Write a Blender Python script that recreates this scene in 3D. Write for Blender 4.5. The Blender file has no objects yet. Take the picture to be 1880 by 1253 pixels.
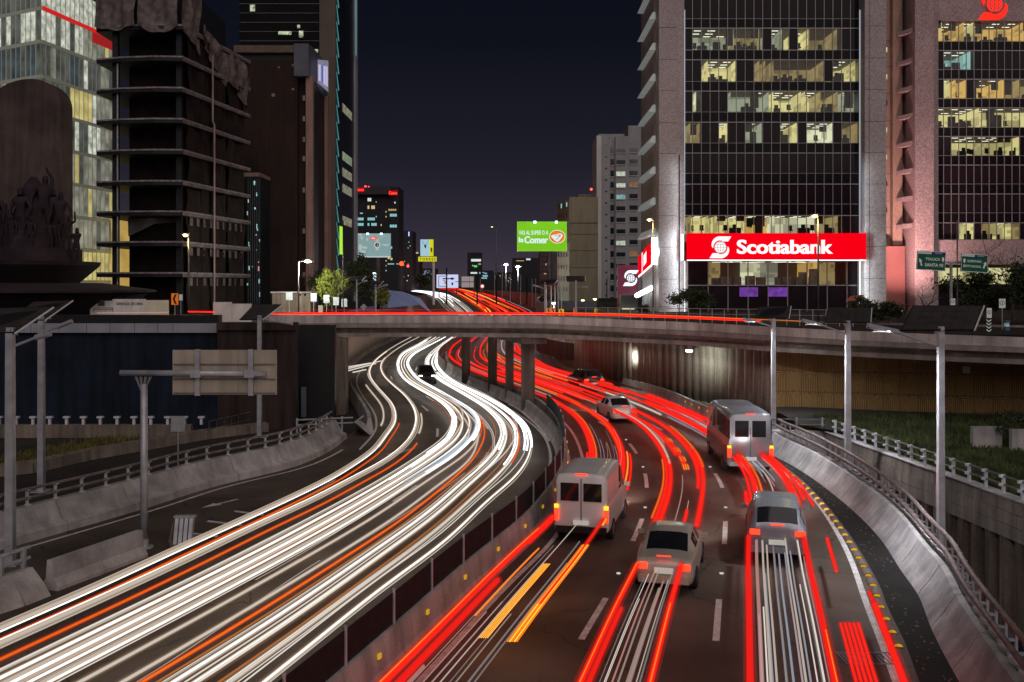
import bpy, bmesh, math, random
import numpy as np
from mathutils import Vector, Matrix
R = math.radians
rnd = random.Random(7)
scene = bpy.context.scene
col = scene.collection

# ---------------------------------------------------------------- camera
CAMH, F, CX, HY = 8.7, 1800.0, 940.0, 525.0      # eye height, focal length / centre / horizon in photo pixels
cam_d = bpy.data.cameras.new("camera"); cam = bpy.data.objects.new("camera", cam_d); col.objects.link(cam)
cam.location = (0, 0, CAMH); cam.rotation_euler = (R(90), 0, 0)
cam_d.sensor_width = 36.0; cam_d.lens = 36.0 * F / 1880.0
cam_d.shift_y = -(626.5 - HY) / 1880.0
cam_d.clip_start = 0.5; cam_d.clip_end = 6000
scene.camera = cam

# ---------------------------------------------------------------- world: night sky with city glow near the horizon
world = bpy.data.worlds.new("World"); scene.world = world; world.use_nodes = True
nt = world.node_tree; nt.nodes.clear()
o_ = nt.nodes.new("ShaderNodeOutputWorld"); bg = nt.nodes.new("ShaderNodeBackground")
tc = nt.nodes.new("ShaderNodeTexCoord"); sp = nt.nodes.new("ShaderNodeSeparateXYZ"); rp = nt.nodes.new("ShaderNodeValToRGB")
nt.links.new(tc.outputs["Generated"], sp.inputs[0]); nt.links.new(sp.outputs["Z"], rp.inputs[0])
nt.links.new(rp.outputs[0], bg.inputs[0]); nt.links.new(bg.outputs[0], o_.inputs[0])
e = rp.color_ramp.elements
e[0].position = 0.0; e[0].color = (.054, .042, .060, 1)
e[1].position = 1.0; e[1].color = (.0022, .0030, .0065, 1)
for p_, c_ in ((.05, (.032, .027, .042, 1)), (.12, (.0145, .014, .024, 1)), (.24, (.0047, .0057, .0112, 1)), (.4, (.003, .004, .009, 1))):
    k_ = e.new(p_); k_.color = c_
bg.inputs[1].default_value = .95

# the broad glow of the lit city behind the viewer
sd = bpy.data.lights.new("city_glow", 'SUN'); sd.energy = 1.05; sd.angle = R(64); sd.color = (1.0, .86, .82)
so = bpy.data.objects.new("city_glow", sd); col.objects.link(so)
so.rotation_euler = (R(52), 0, R(14))
vs = scene.view_settings
vs.view_transform = 'Standard'; vs.look = 'None'; vs.exposure = 0.0; vs.gamma = 1.0; vs.use_curve_mapping = False
scene.cycles.use_denoising = True
scene.cycles.max_bounces = 5; scene.cycles.diffuse_bounces = 2; scene.cycles.glossy_bounces = 3
scene.cycles.transparent_max_bounces = 12; scene.cycles.transmission_bounces = 3
scene.cycles.sample_clamp_indirect = 3.0
scene.cycles.caustics_reflective = False; scene.cycles.caustics_refractive = False

# ---------------------------------------------------------------- helpers
WL = {}
def road_z(Y):
    t = min(1, max(0, (Y - 170) / 450.0)); return 5.85 * t * t * (3 - 2 * t)
def P(x, y, z):                       # photo pixel + height -> point
    Y = F * (CAMH - z) / (y - HY); return Vector(((x - CX) / F * Y, Y, z))
def PY(x, y, Y):                      # photo pixel + distance -> point
    return Vector(((x - CX) / F * Y, Y, CAMH + (HY - y) * Y / F))
def XA(x, Y): return (x - CX) / F * Y
def ZA(y, Y): return CAMH + (HY - y) * Y / F
def PR(x, y, h=0.0):                  # photo pixel on the road surface (+ height h)
    lo, hi = 5.0, 1500.0
    for _ in range(60):
        m = (lo + hi) / 2
        if HY + (CAMH - road_z(m) - h) * F / m > y: lo = m
        else: hi = m
    return (XA(x, lo), lo)

def tag(o, label=None, cat=None, group=None, kind=None):
    if label: o["label"] = label
    if cat: o["category"] = cat
    if group: o["group"] = group
    if kind: o["kind"] = kind
    return o
def empty(name, loc, label=None, cat=None, group=None, kind=None):
    o = bpy.data.objects.new(name, None); col.objects.link(o); o.location = loc; o.empty_display_size = .3
    WL[o] = Vector(loc); return tag(o, label, cat, group, kind)

class MB:
    def __init__(s): s.v = []; s.f = []; s.sm = False
    def add(s, vs_, fs_):
        n = len(s.v); s.v += [tuple(v) for v in vs_]; s.f += [tuple(i + n for i in f) for f in fs_]; return s
    def box(s, a, b):
        x0, y0, z0 = a; x1, y1, z1 = b
        return s.add([(x0,y0,z0),(x1,y0,z0),(x1,y1,z0),(x0,y1,z0),(x0,y0,z1),(x1,y0,z1),(x1,y1,z1),(x0,y1,z1)],
                     [(0,3,2,1),(4,5,6,7),(0,1,5,4),(1,2,6,5),(2,3,7,6),(3,0,4,7)])
    def cbox(s, c, d, rz=0, ax=None):
        c = Vector(c); m = Matrix.Rotation(rz, 3, 'Z') if ax is None else ax
        vs_ = [c + m @ Vector((i*d[0]/2, j*d[1]/2, k*d[2]/2)) for k in (-1,1) for i, j in ((-1,-1),(1,-1),(1,1),(-1,1))]
        return s.add(vs_, [(0,3,2,1),(4,5,6,7),(0,1,5,4),(1,2,6,5),(2,3,7,6),(3,0,4,7)])
    def tube(s, pts, r, n=6, caps=True, r1=None):
        pts = [Vector(p) for p in pts]; N = len(pts); vs_ = []; up = Vector((0, 0, 1))
        for i, p in enumerate(pts):
            t = (pts[min(i+1, N-1)] - pts[max(i-1, 0)]).normalized()
            a = t.cross(up)
            if a.length < .05: a = t.cross(Vector((0, 1, 0)))
            a.normalize(); b = a.cross(t).normalized()
            rr = r if r1 is None else r + (r1 - r) * i / max(1, N - 1)
            for k in range(n):
                an = 2*math.pi*(k+.5)/n; vs_.append(p + a*(rr*math.cos(an)) + b*(rr*math.sin(an)))
        fs = [(i*n+k, i*n+(k+1) % n, (i+1)*n+(k+1) % n, (i+1)*n+k) for i in range(N-1) for k in range(n)]
        if caps: fs += [tuple(range(n-1, -1, -1)), tuple((N-1)*n+k for k in range(n))]
        return s.add(vs_, fs)
    def quad(s, a, b, c, d): return s.add([a, b, c, d], [(0,1,2,3)])
    def sweep(s, path, prof, closed=True):
        """path: list of (x,y,z); prof: list of (lateral to the right of travel, up)."""
        path = [Vector(p) for p in path]; N = len(path); n = len(prof); vs_ = []
        for i, p in enumerate(path):
            t = path[min(i+1, N-1)] - path[max(i-1, 0)]; t.z = 0; t.normalize(); a = Vector((t.y, -t.x, 0))
            for (u, w) in prof: vs_.append(p + a*u + Vector((0, 0, w)))
        m = n if closed else n-1
        fs = [(i*n+k, i*n+(k+1) % n, (i+1)*n+(k+1) % n, (i+1)*n+k) for i in range(N-1) for k in range(m)]
        if closed: fs += [tuple(range(n-1, -1, -1)), tuple((N-1)*n+k for k in range(n))]
        return s.add(vs_, fs)
    def lathe(s, c, prof, n=16):
        c = Vector(c); vs_ = []; N = len(prof)
        for (r_, z_) in prof:
            for k in range(n):
                an = 2*math.pi*k/n; vs_.append(c + Vector((r_*math.cos(an), r_*math.sin(an), z_)))
        fs = [(i*n+k, i*n+(k+1) % n, (i+1)*n+(k+1) % n, (i+1)*n+k) for i in range(N-1) for k in range(n)]
        fs += [tuple(range(n-1, -1, -1)), tuple((N-1)*n+k for k in range(n))]
        return s.add(vs_, fs)
    def build(s, name, m, parent=None, smooth=False, **kw):
        me = bpy.data.meshes.new(name)
        if parent is not None: off = WL.get(parent, Vector((0,0,0)))
        else:
            a = np.array(s.v); off = Vector(((a[:,0].min()+a[:,0].max())/2, (a[:,1].min()+a[:,1].max())/2, a[:,2].min()))
        me.from_pydata([(v[0]-off[0], v[1]-off[1], v[2]-off[2]) for v in s.v], [], s.f)
        me.materials.append(m)
        if smooth: me.polygons.foreach_set("use_smooth", [True]*len(me.polygons))
        me.update()
        o = bpy.data.objects.new(name, me); col.objects.link(o)
        if parent is not None: o.parent = parent; WL[o] = off
        else: o.location = off; WL[o] = Vector(off)
        return tag(o, **kw)

def mesh_only(mb, name, m):
    me = bpy.data.meshes.new(name); me.from_pydata(mb.v, [], mb.f); me.materials.append(m); me.update(); return me
def inst(name, me, loc, parent=None, rz=0, scale=None, **kw):      # an object that shares mesh data; loc in world space
    o = bpy.data.objects.new(name, me); col.objects.link(o)
    off = WL.get(parent, Vector((0,0,0))) if parent is not None else Vector((0,0,0))
    if parent is not None: o.parent = parent
    o.location = Vector(loc) - off; o.rotation_euler = (0, 0, rz)
    if scale: o.scale = scale
    WL[o] = Vector(loc)
    return tag(o, **kw)
def copy_tree(o, parent=None):
    c = o.copy(); col.objects.link(c); c.parent = parent
    for ch in list(o.children): copy_tree(ch, c)
    return c
def smooth(o):
    o.data.polygons.foreach_set("use_smooth", [True]*len(o.data.polygons)); return o

# ---------------------------------------------------------------- materials
def M(name, c, rough=.8, var=.2, scale=1.0, bump=0.0, bscale=20.0, metal=0.0, streak=0.0, grain=0.0, gscale=60.0, spec=.35, emit=None, es=0.0):
    m = bpy.data.materials.new(name); m.use_nodes = True; t = m.node_tree; N = t.nodes; L = t.links
    b = N["Principled BSDF"]; b.inputs["Roughness"].default_value = rough; b.inputs["Metallic"].default_value = metal
    b.inputs["Specular IOR Level"].default_value = spec
    tc = N.new("ShaderNodeTexCoord")
    cur = None
    def mixc(prev, fac, dark, light, mode='MIX'):
        pass
    n1 = N.new("ShaderNodeTexNoise"); n1.inputs["Scale"].default_value = scale; n1.inputs["Detail"].default_value = 6
    L.new(tc.outputs["Object"], n1.inputs["Vector"])
    r1 = N.new("ShaderNodeValToRGB"); L.new(n1.outputs[0], r1.inputs[0])
    r1.color_ramp.elements[0].position = .32; r1.color_ramp.elements[1].position = .68
    lo = [x*(1-var) for x in c]; hi = [min(1, x*(1+var)) for x in c]
    r1.color_ramp.elements[0].color = (*lo, 1); r1.color_ramp.elements[1].color = (*hi, 1)
    out = r1.outputs[0]
    def mult(out, tex, a, b_, p0=.35, p1=.65):
        r = N.new("ShaderNodeMapRange"); r.inputs[1].default_value = p0; r.inputs[2].default_value = p1
        r.inputs[3].default_value = a; r.inputs[4].default_value = b_; L.new(tex, r.inputs[0])
        mx = N.new("ShaderNodeMix"); mx.data_type = 'RGBA'; mx.blend_type = 'MULTIPLY'; mx.inputs[0].default_value = 1
        L.new(out, mx.inputs[6]); L.new(r.outputs[0], mx.inputs[7]); return mx.outputs[2]
    if streak:
        mp = N.new("ShaderNodeMapping"); mp.inputs["Scale"].default_value = (1.6, 1.6, .12)
        L.new(tc.outputs["Object"], mp.inputs[0]); n2 = N.new("ShaderNodeTexNoise"); n2.inputs["Scale"].default_value = 1.4
        n2.inputs["Detail"].default_value = 5; L.new(mp.outputs[0], n2.inputs["Vector"])
        out = mult(out, n2.outputs[0], 1-streak, 1+streak*.4)
    if grain:
        n3 = N.new("ShaderNodeTexNoise"); n3.inputs["Scale"].default_value = gscale; n3.inputs["Detail"].default_value = 3
        L.new(tc.outputs["Object"], n3.inputs["Vector"]); out = mult(out, n3.outputs[0], 1-grain, 1+grain, .3, .7)
    L.new(out, b.inputs["Base Color"])
    if bump:
        n4 = N.new("ShaderNodeTexNoise"); n4.inputs["Scale"].default_value = bscale; n4.inputs["Detail"].default_value = 5
        L.new(tc.outputs["Object"], n4.inputs["Vector"]); bp = N.new("ShaderNodeBump"); bp.inputs["Strength"].default_value = bump
        bp.inputs["Distance"].default_value = .03; L.new(n4.outputs[0], bp.inputs["Height"]); L.new(bp.outputs[0], b.inputs["Normal"])
    if emit:
        b.inputs["Emission Color"].default_value = (*emit, 1); b.inputs["Emission Strength"].default_value = es
    return m
def E(name, c, s, sampled=True):
    m = bpy.data.materials.new(name); m.use_nodes = True; t = m.node_tree; t.nodes.clear()
    o = t.nodes.new("ShaderNodeOutputMaterial"); e_ = t.nodes.new("ShaderNodeEmission")
    e_.inputs[0].default_value = (*c, 1); e_.inputs[1].default_value = s; t.links.new(e_.outputs[0], o.inputs[0])
    if not sampled: m.cycles.emission_sampling = 'NONE'
    return m
def LITROOM(name, c, s, c2):                              # far wall of a lit room: plain rectangular fields of different brightness
    m = bpy.data.materials.new(name); m.use_nodes = True; t = m.node_tree; N = t.nodes; L = t.links
    b = N["Principled BSDF"]; b.inputs["Base Color"].default_value = (.2,.18,.14,1)
    tc = N.new("ShaderNodeTexCoord"); mp = N.new("ShaderNodeMapping"); mp.inputs["Scale"].default_value = (.62, .5, .9); L.new(tc.outputs["Object"], mp.inputs[0])
    sn = N.new("ShaderNodeVectorMath"); sn.operation = 'FLOOR'; L.new(mp.outputs[0], sn.inputs[0])
    w = N.new("ShaderNodeTexWhiteNoise"); L.new(sn.outputs[0], w.inputs[0])
    mp2 = N.new("ShaderNodeMapping"); mp2.inputs["Scale"].default_value = (2.3, 1, 2.6); L.new(tc.outputs["Object"], mp2.inputs[0])
    sn2 = N.new("ShaderNodeVectorMath"); sn2.operation = 'FLOOR'; L.new(mp2.outputs[0], sn2.inputs[0]); w2 = N.new("ShaderNodeTexWhiteNoise"); L.new(sn2.outputs[0], w2.inputs[0])
    mm = N.new("ShaderNodeMath"); mm.operation = 'GREATER_THAN'; mm.inputs[1].default_value = .8; L.new(w2.outputs[0], mm.inputs[0])
    ms = N.new("ShaderNodeMath"); ms.operation = 'MULTIPLY_ADD'; ms.inputs[1].default_value = -.45; L.new(mm.outputs[0], ms.inputs[0]); L.new(w.outputs[0], ms.inputs[2])
    r = N.new("ShaderNodeValToRGB"); L.new(ms.outputs[0], r.inputs[0]); r.color_ramp.elements[0].position = .0; r.color_ramp.elements[1].position = .6
    r.color_ramp.elements[0].color = (*c2, 1); r.color_ramp.elements[1].color = (*c, 1)
    L.new(r.outputs[0], b.inputs["Emission Color"]); b.inputs["Emission Strength"].default_value = s; m.cycles.emission_sampling = 'NONE'
    return m
def LITGLASS(name, c, s, c2=None, scale=1.0):            # a lit room seen through glass: uneven glow put into the pane by noise
    m = bpy.data.materials.new(name); m.use_nodes = True; t = m.node_tree; N = t.nodes; L = t.links
    b = N["Principled BSDF"]; b.inputs["Base Color"].default_value = (.03,.035,.035,1); b.inputs["Roughness"].default_value = .12
    tc = N.new("ShaderNodeTexCoord"); oi = N.new("ShaderNodeObjectInfo")
    ad = N.new("ShaderNodeVectorMath"); ad.operation = 'ADD'; L.new(tc.outputs["Object"], ad.inputs[0])
    sc = N.new("ShaderNodeVectorMath"); sc.operation = 'SCALE'; L.new(oi.outputs["Location"], sc.inputs[0]); sc.inputs[3].default_value = 1.0
    L.new(sc.outputs[0], ad.inputs[1])
    n = N.new("ShaderNodeTexNoise"); n.inputs["Scale"].default_value = .9*scale; n.inputs["Detail"].default_value = 4; L.new(ad.outputs[0], n.inputs["Vector"])
    r = N.new("ShaderNodeValToRGB"); L.new(n.outputs[0], r.inputs[0])
    r.color_ramp.elements[0].position = .3; r.color_ramp.elements[1].position = .7
    c2 = c2 or tuple(x*.35 for x in c)
    r.color_ramp.elements[0].color = (*c2, 1); r.color_ramp.elements[1].color = (*c, 1)
    L.new(r.outputs[0], b.inputs["Emission Color"]); b.inputs["Emission Strength"].default_value = s
    m.cycles.emission_sampling = 'NONE'
    return m

m_asph = M("asphalt", (.098, .076, .060), .62, .30, .35, .5, 45, grain=.45, gscale=34)
def road_wear(m):
    t = m.node_tree; N = t.nodes; L = t.links; b = N["Principled BSDF"]; src = b.inputs["Base Color"].links[0].from_socket
    tc = N.new("ShaderNodeTexCoord"); n = N.new("ShaderNodeTexNoise"); n.inputs["Scale"].default_value = .11; n.inputs["Detail"].default_value = 3; n.inputs["Distortion"].default_value = 1.2
    L.new(tc.outputs["Object"], n.inputs["Vector"]); r = N.new("ShaderNodeMapRange"); r.inputs[1].default_value = .35; r.inputs[2].default_value = .65; r.inputs[3].default_value = .62; r.inputs[4].default_value = 1.3; L.new(n.outputs[0], r.inputs[0])
    nd = N.new("ShaderNodeTexNoise"); nd.inputs["Scale"].default_value = 1.3; nd.inputs["Detail"].default_value = 4; L.new(tc.outputs["Object"], nd.inputs["Vector"])
    ma = N.new("ShaderNodeVectorMath"); ma.operation = 'SCALE'; ma.inputs[3].default_value = .9; L.new(nd.outputs[1], ma.inputs[0])
    ad = N.new("ShaderNodeVectorMath"); ad.operation = 'ADD'; L.new(tc.outputs["Object"], ad.inputs[0]); L.new(ma.outputs[0], ad.inputs[1])
    v = N.new("ShaderNodeTexVoronoi"); v.feature = 'DISTANCE_TO_EDGE'; v.inputs["Scale"].default_value = .16; L.new(ad.outputs[0], v.inputs["Vector"])
    c = N.new("ShaderNodeMapRange"); c.inputs[1].default_value = .002; c.inputs[2].default_value = .007; c.inputs[3].default_value = .45; c.inputs[4].default_value = 1; L.new(v.outputs["Distance"], c.inputs[0])
    m1 = N.new("ShaderNodeMath"); m1.operation = 'MULTIPLY'; L.new(r.outputs[0], m1.inputs[0]); L.new(c.outputs[0], m1.inputs[1])
    x = N.new("ShaderNodeMix"); x.data_type = 'RGBA'; x.blend_type = 'MULTIPLY'; x.inputs[0].default_value = 1; L.new(src, x.inputs[6]); L.new(m1.outputs[0], x.inputs[7]); L.new(x.outputs[2], b.inputs["Base Color"])
    rr_ = N.new("ShaderNodeMapRange"); rr_.inputs[3].default_value = .5; rr_.inputs[4].default_value = .8; L.new(n.outputs[0], rr_.inputs[0]); L.new(rr_.outputs[0], b.inputs["Roughness"])
road_wear(m_asph)
m_asph2 = M("asphalt_shoulder", (.015, .013, .012), .95, .35, .8, .9, 12, grain=.5, gscale=30)
m_ground = M("earth_ground", (.03, .028, .025), .95, .4, .3, .6, 8)
m_conc = M("barrier_concrete", (.42, .40, .39), .95, .30, .8, .3, 10, streak=.22, grain=.14, gscale=22)
m_concd = M("weathered_concrete", (.21, .17, .14), .9, .3, .5, .4, 9, streak=.4, grain=.16, gscale=18)
m_concb = M("bridge_concrete", (.26, .225, .21), .85, .22, .35, .3, 9, streak=.25, grain=.12, gscale=14)
m_concf = M("fascia_concrete", (.50, .45, .43), .85, .22, .5, .3, 12, streak=.3, grain=.15, gscale=20)
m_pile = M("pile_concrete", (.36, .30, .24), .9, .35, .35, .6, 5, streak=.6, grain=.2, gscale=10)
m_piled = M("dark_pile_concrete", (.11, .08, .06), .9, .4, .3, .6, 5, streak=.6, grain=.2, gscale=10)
m_tower = M("tower_exposed_aggregate", (.45, .385, .385), .9, .10, .15, .6, 5, grain=.26, gscale=6.0)
m_tower2 = M("tower_smooth_concrete", (.33, .27, .25), .9, .12, .2, .3, 5, grain=.22, gscale=6)
m_navy = M("dark_painted_wall", (.006, .013, .028), .9, .5, .4, .3, 6, streak=.5)
m_brownw = M("dark_brown_wall", (.045, .03, .026), .9, .3, .3, .3, 8, streak=.5)
m_paint = M("road_paint", (.62, .62, .60), .6, .22, 3, .2, 40, grain=.35, gscale=25)
m_yel = M("yellow_reflector", (.75, .5, .03), .4, .1, 5, emit=(1, .6, .02), es=.35)
m_galv = M("galvanised_steel", (.42, .43, .46), .45, .2, 2.5, .1, 30, metal=.35, grain=.12)
m_gald = M("dark_galvanised_steel", (.16, .15, .15), .5, .25, 2, metal=.4)
m_solar = M("solar_cells", (.045, .040, .038), .4, .2, 2)
m_white = M("white_frame_paint", (.65, .65, .68), .5, .1, 3)
m_mesh = M("anti_glare_screen", (.018, .016, .018), .8, .3, 3)
m_black = M("black_plastic", (.012, .012, .013), .5, .2, 3)
m_rust = M("old_brown_steel", (.24, .19, .18), .6, .3, 3, metal=.3)
m_leaf = M("dark_leaves", (.035, .05, .02), .8, .5, 2.5)
m_leaf2 = M("yellow_green_leaves", (.16, .19, .03), .8, .45, 2.5)
m_leaf3 = M("hedge_leaves", (.05, .065, .03), .8, .5, 2.5)
m_bark = M("bark", (.07, .05, .04), .95, .3, 3)
m_grass = M("grass_blades", (.055, .075, .02), .9, .5, .8)
m_white_em = E("white_letter_light", (1, 1, 1), 1.05)
m_red_em = E("red_sign_light", (1, .0, .008), .95)
# ================================================================ plan of the expressway, as curves X(Y)
class Curve:
    def __init__(s, pts, sm=4.0, y0=6, y1=900):
        pts = sorted(pts, key=lambda p: p[1]); ys = [p[1] for p in pts]; xs = [p[0] for p in pts]
        n = len(pts)
        d = [(xs[i+1]-xs[i])/(ys[i+1]-ys[i]) for i in range(n-1)]
        m = [d[0]] + [(d[i-1]*(ys[i+1]-ys[i]) + d[i]*(ys[i]-ys[i-1]))/(ys[i+1]-ys[i-1]) for i in range(1, n-1)] + [d[-1]]
        T = np.concatenate([np.arange(y0, 170, .5), np.arange(170, y1, 2.0)])
        X = []
        for y in T:
            if y <= ys[0]: X.append(xs[0] + m[0]*(y-ys[0])); continue
            if y >= ys[-1]: X.append(xs[-1] + m[-1]*(y-ys[-1])); continue
            i = max(j for j in range(n) if ys[j] <= y); i = min(i, n-2)
            h = ys[i+1]-ys[i]; t = (y-ys[i])/h
            X.append((2*t**3-3*t*t+1)*xs[i] + (t**3-2*t*t+t)*h*m[i] + (-2*t**3+3*t*t)*xs[i+1] + (t**3-t*t)*h*m[i+1])
        X = np.array(X)
        for _ in range(3):                       # light smoothing, wider with distance
            Z = X.copy()
            for i in range(len(T)):
                w = sm*(.12 + T[i]/160.0); a = np.searchsorted(T, T[i]-w); b = np.searchsorted(T, T[i]+w)
                k = min(i-a, b-1-i)
                Z[i] = X[i-k:i+k+1].mean() if k > 0 else X[i]
            X = Z
        s.T = T; s.X = X
    def x(s, Y): return float(np.interp(Y, s.T, s.X))
    def pt(s, Y, off=0.0, h=0.0):
        dx = (s.x(Y+.5)-s.x(Y-.5)); L_ = math.hypot(dx, 1); return Vector((s.x(Y)+off/L_, Y-off*dx/L_, road_z(Y)+h))
    def ang(s, Y): return math.atan2(s.x(Y+1.5)-s.x(Y-1.5), 3.0)
def ysteps(a, b, near=.8):
    out = [a]; y = a
    while y < b:
        y += max(near, y*.022); out.append(min(y, b))
    return out

def C(pix, h=0.0, extra=(), **kw): return Curve([PR(x, y, h) for x, y in pix] + list(extra), **kw)
D2 = C([(1025,1252),(1066,1175),(1116,1094),(1162,993),(1181,949),(1188,901),(1186,874),(1173,840),(1161,821),(1139,798),(1123,788),(1065,758),(1000,730),(960,714)],
       extra=[(-3.4,100),(-4.8,125),(-4.2,160),PR(905,579),PR(873,556),PR(856,546),PR(841,537),PR(790,531)])
D1 = C([(1314,1183),(1320,1102),(1330,1001),(1332,957),(1330,904),(1320,879),(1290,843),(1265,820),(1200,782),(1100,738),(1000,702),(985,696)],
       extra=[(-.8,110),(-1.6,130),(-.8,165),PR(938,579),PR(905,561),PR(880,548),PR(850,536),PR(800,531)])
EL = C([(1645,1252),(1623,1190),(1591,1111),(1566,1036),(1529,964),(1478,898),(1428,860),(1380,830),(1308,790),(1239,755),(1157,728),(1081,708),(1030,693)],
       extra=[(3.7,104),(2.0,120),(1.6,140),(2.4,170),PR(978,580),PR(945,563),PR(915,550),PR(880,540),PR(850,534.6)])
MB_ = C([(720,1249),(779,1190),(855,1111),(908,1061),(970,1006),(1013,950),(1035,915),(1047,885),(1050,862),(1047,840),(1040,812),(1028,788),(1010,768),(985,750),(955,737)],
        extra=[(-2.6,84),(-5.6,96),(-8.0,111),(-8.6,125),(-7.6,160),PR(884,579),PR(855,557),PR(838,546),PR(822,538),PR(770,531)])
def RF(t):                                         # right carriageway field, t: 0 median, 1 lane line, 2 lane line, 3 edge line
    cs = (MB_, D2, D1, EL); i = min(2, max(0, int(t))); f = t - i; return lambda Y: cs[i].x(Y)*(1-f) + cs[i+1].x(Y)*f
hz = .65
def W(pix, extra): return C(pix, hz, extra=extra, sm=3.0)
far = lambda k: [PR(a, b, hz) for a, b in ((828+k*45, 578+k*2), (812+k*43, 561), (800+k*36, 548), (780+k*34, 539), (734+k*20, 533))]
R0 = W([(757,618),(719,639),(696,655),(680,672),(677,690),(688,708),(704,726),(717,741),(724,762),(722,777),(706,800),(683,829),(645,855),(604,880),(590,887),(471,943),(314,1014),(157,1086),(0,1154)], far(0))
R1 = W([(771,618),(742,633),(719,648),(704,662),(700,675),(706,690),(724,708),(742,723),(757,741),(765,759),(765,780),(757,800),(740,820),(719,838),(681,861),(640,882),(590,909),(471,964),(314,1039),(157,1111),(0,1181)], far(.15))
R2 = W([(793,618),(768,634),(740,649),(731,665),(732,680),(745,698),(768,713),(798,729),(821,746),(834,767),(831,790),(814,813),(783,835),(752,856),(719,877),(590,950),(500,998),(314,1092),(157,1169),(0,1246)], far(.35))
R3 = W([(819,618),(783,637),(757,652),(748,667),(755,682),(770,698),(798,713),(834,734),(860,749),(875,764),(879,784),(870,804),(854,820),(834,838),(798,861),(768,880),(650,955),(500,1039),(314,1138),(126,1236)], far(.6))
R4 = W([(833,618),(805,640),(790,655),(786,668),(795,684),(812,698),(851,721),(889,744),(915,767),(928,790),(925,815),(913,838),(889,863),(850,898),(814,932),(688,1026),(500,1158),(340,1262)], far(.8))
R5 = W([(839,621),(814,639),(803,657),(806,675),(824,693),(849,708),(882,722),(912,738),(943,758),(966,780),(976,805),(975,831),(965,854),(940,884),(908,910),(814,998),(688,1092),(563,1193),(500,1244)], far(1.0))
LR = (R0, R1, R2, R3, R4, R5)
def LF(t):
    i = min(4, max(0, int(t))); f = t - i; return lambda Y: LR[i].x(Y)*(1-f) + LR[i+1].x(Y)*f
LB = C([(0,1011),(273,932),(392,894),(534,860),(600,832)], extra=[PR(645,800),PR(672,785),PR(675,770),PR(655,745),PR(640,718),(-15.8,92),(-17.0,105),(-18.5,130),(-18.4,168),PR(790,581),PR(775,566),PR(755,553),PR(725,543),PR(680,536)], sm=1.5)

def strip(name, f0, f1, Y0, Y1, mat_, dz, kind='structure', near=1.0, **kw):
    b = MB(); ys = ysteps(Y0, Y1, near)
    for y in ys:
        b.v.append((f0(y), y, road_z(y)+dz)); b.v.append((f1(y), y, road_z(y)+dz))
    b.f = [(2*i, 2*i+1, 2*i+3, 2*i+2) for i in range(len(ys)-1)]
    return b.build(name, mat_, smooth=True, kind=kind, **kw)
# ---- ground sheets (the cutting's floor, and the street level round it)
RB0 = C([(1466,862),(1529,907),(1620,995),(1654,1048),(1685,1092),(1711,1158),(1736,1208),(1761,1253)], extra=[P(1397,823,0).xy[:], (14.8,60),(15.0,66)], sm=1.5)
strip('ground', lambda y: -120 if y < 60.2 else -26, lambda y: LB.x(y)-.1, 6, 104, m_ground, -.03, near=3)
strip('road', lambda y: LB.x(y)-.3 if y > 32 else min(LB.x(y), -16.8), lambda y: (RB0.x(y)+.1 if y < 52 else max(RB0.x(52), EL.x(y)+2.5)), 6, 95, m_asph, 0)
strip('expressway_road', lambda y: LB.x(y)-.6, lambda y: EL.x(y)+1.6, 95, 900, m_asph, 0)
def sheet(name, pts, z, mat_, **kw):
    b = MB(); b.add([(x, y, z if not callable(z) else z(x, y)) for x, y in pts], [tuple(range(len(pts)))]); return b.build(name, mat_, **kw)
GZ = 5.80
lys = ysteps(61, 900, 3)
b = MB()
for y in lys: b.v += [(-900, y, GZ), (min(LB.x(y)-1.2, -18.7 if y < 100 else 1e9), y, GZ)]
b.f = [(2*i, 2*i+1, 2*i+3, 2*i+2) for i in range(len(lys)-1)]; b.build('street_ground', m_asph2, kind='structure')
PW = [(60,54),(31.5,56.5),(23.1,58.5),(16.0,60.6),(15.6,62),(13.8,69),(9.9,80),(6.2,95),(4.6,110)]    # pile wall line
def rgx(y):
    if y < 110: return float(np.interp(y, [54,56.5,58.5,60.6,62,69,80,95,110], [60,31.5,23.1,16.0,15.6,13.8,9.9,6.2,5.0]))+.45
    return EL.x(y)+2.2
rys = ysteps(54.5, 900, 2)
b = MB()
for y in rys: b.v += [(rgx(y), y, GZ), (900, y, GZ)]
b.f = [(2*i, 2*i+1, 2*i+3, 2*i+2) for i in range(len(rys)-1)]; b.build('street_ground', m_asph2, kind='structure')
sheet('distant_ground', [(-3500,899),(3500,899),(3500,5000),(-3500,5000)], GZ-.02, m_ground, kind='structure')

# ---- painted markings
def line(fx, Y0, Y1, w, name='lane_line', z=.006, near=.8):
    b = MB(); ys = ysteps(Y0, Y1, near)
    for y in ys:
        a = math.atan2(fx(y+.3)-fx(y-.3), .6); c_, s_ = math.cos(a), math.sin(a)
        b.v += [(fx(y)-w/2*c_, y+w/2*s_, road_z(y)+z), (fx(y)+w/2*c_, y-w/2*s_, road_z(y)+z)]
    b.f = [(2*i, 2*i+1, 2*i+3, 2*i+2) for i in range(len(ys)-1)]
    return b
marks = empty('road_markings', (0, 30, 0), kind='structure')
line(EL.x, 18, 300, .17).build('edge_line', m_paint, marks)
line(lambda y: MB_.x(y)+.62, 18, 130, .16).build('edge_line', m_paint, marks)
for cv, starts in ((D1, [15.6,24.0,33.0,42.2,50.5,59,68,77]), (D2, [15.0,24.1,33.4,42.2,50.8,59.5,68,77])):
    for s0 in starts: line(cv.x, s0, s0+3.2, .17, near=.5).build('dash', m_paint, marks)
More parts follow.
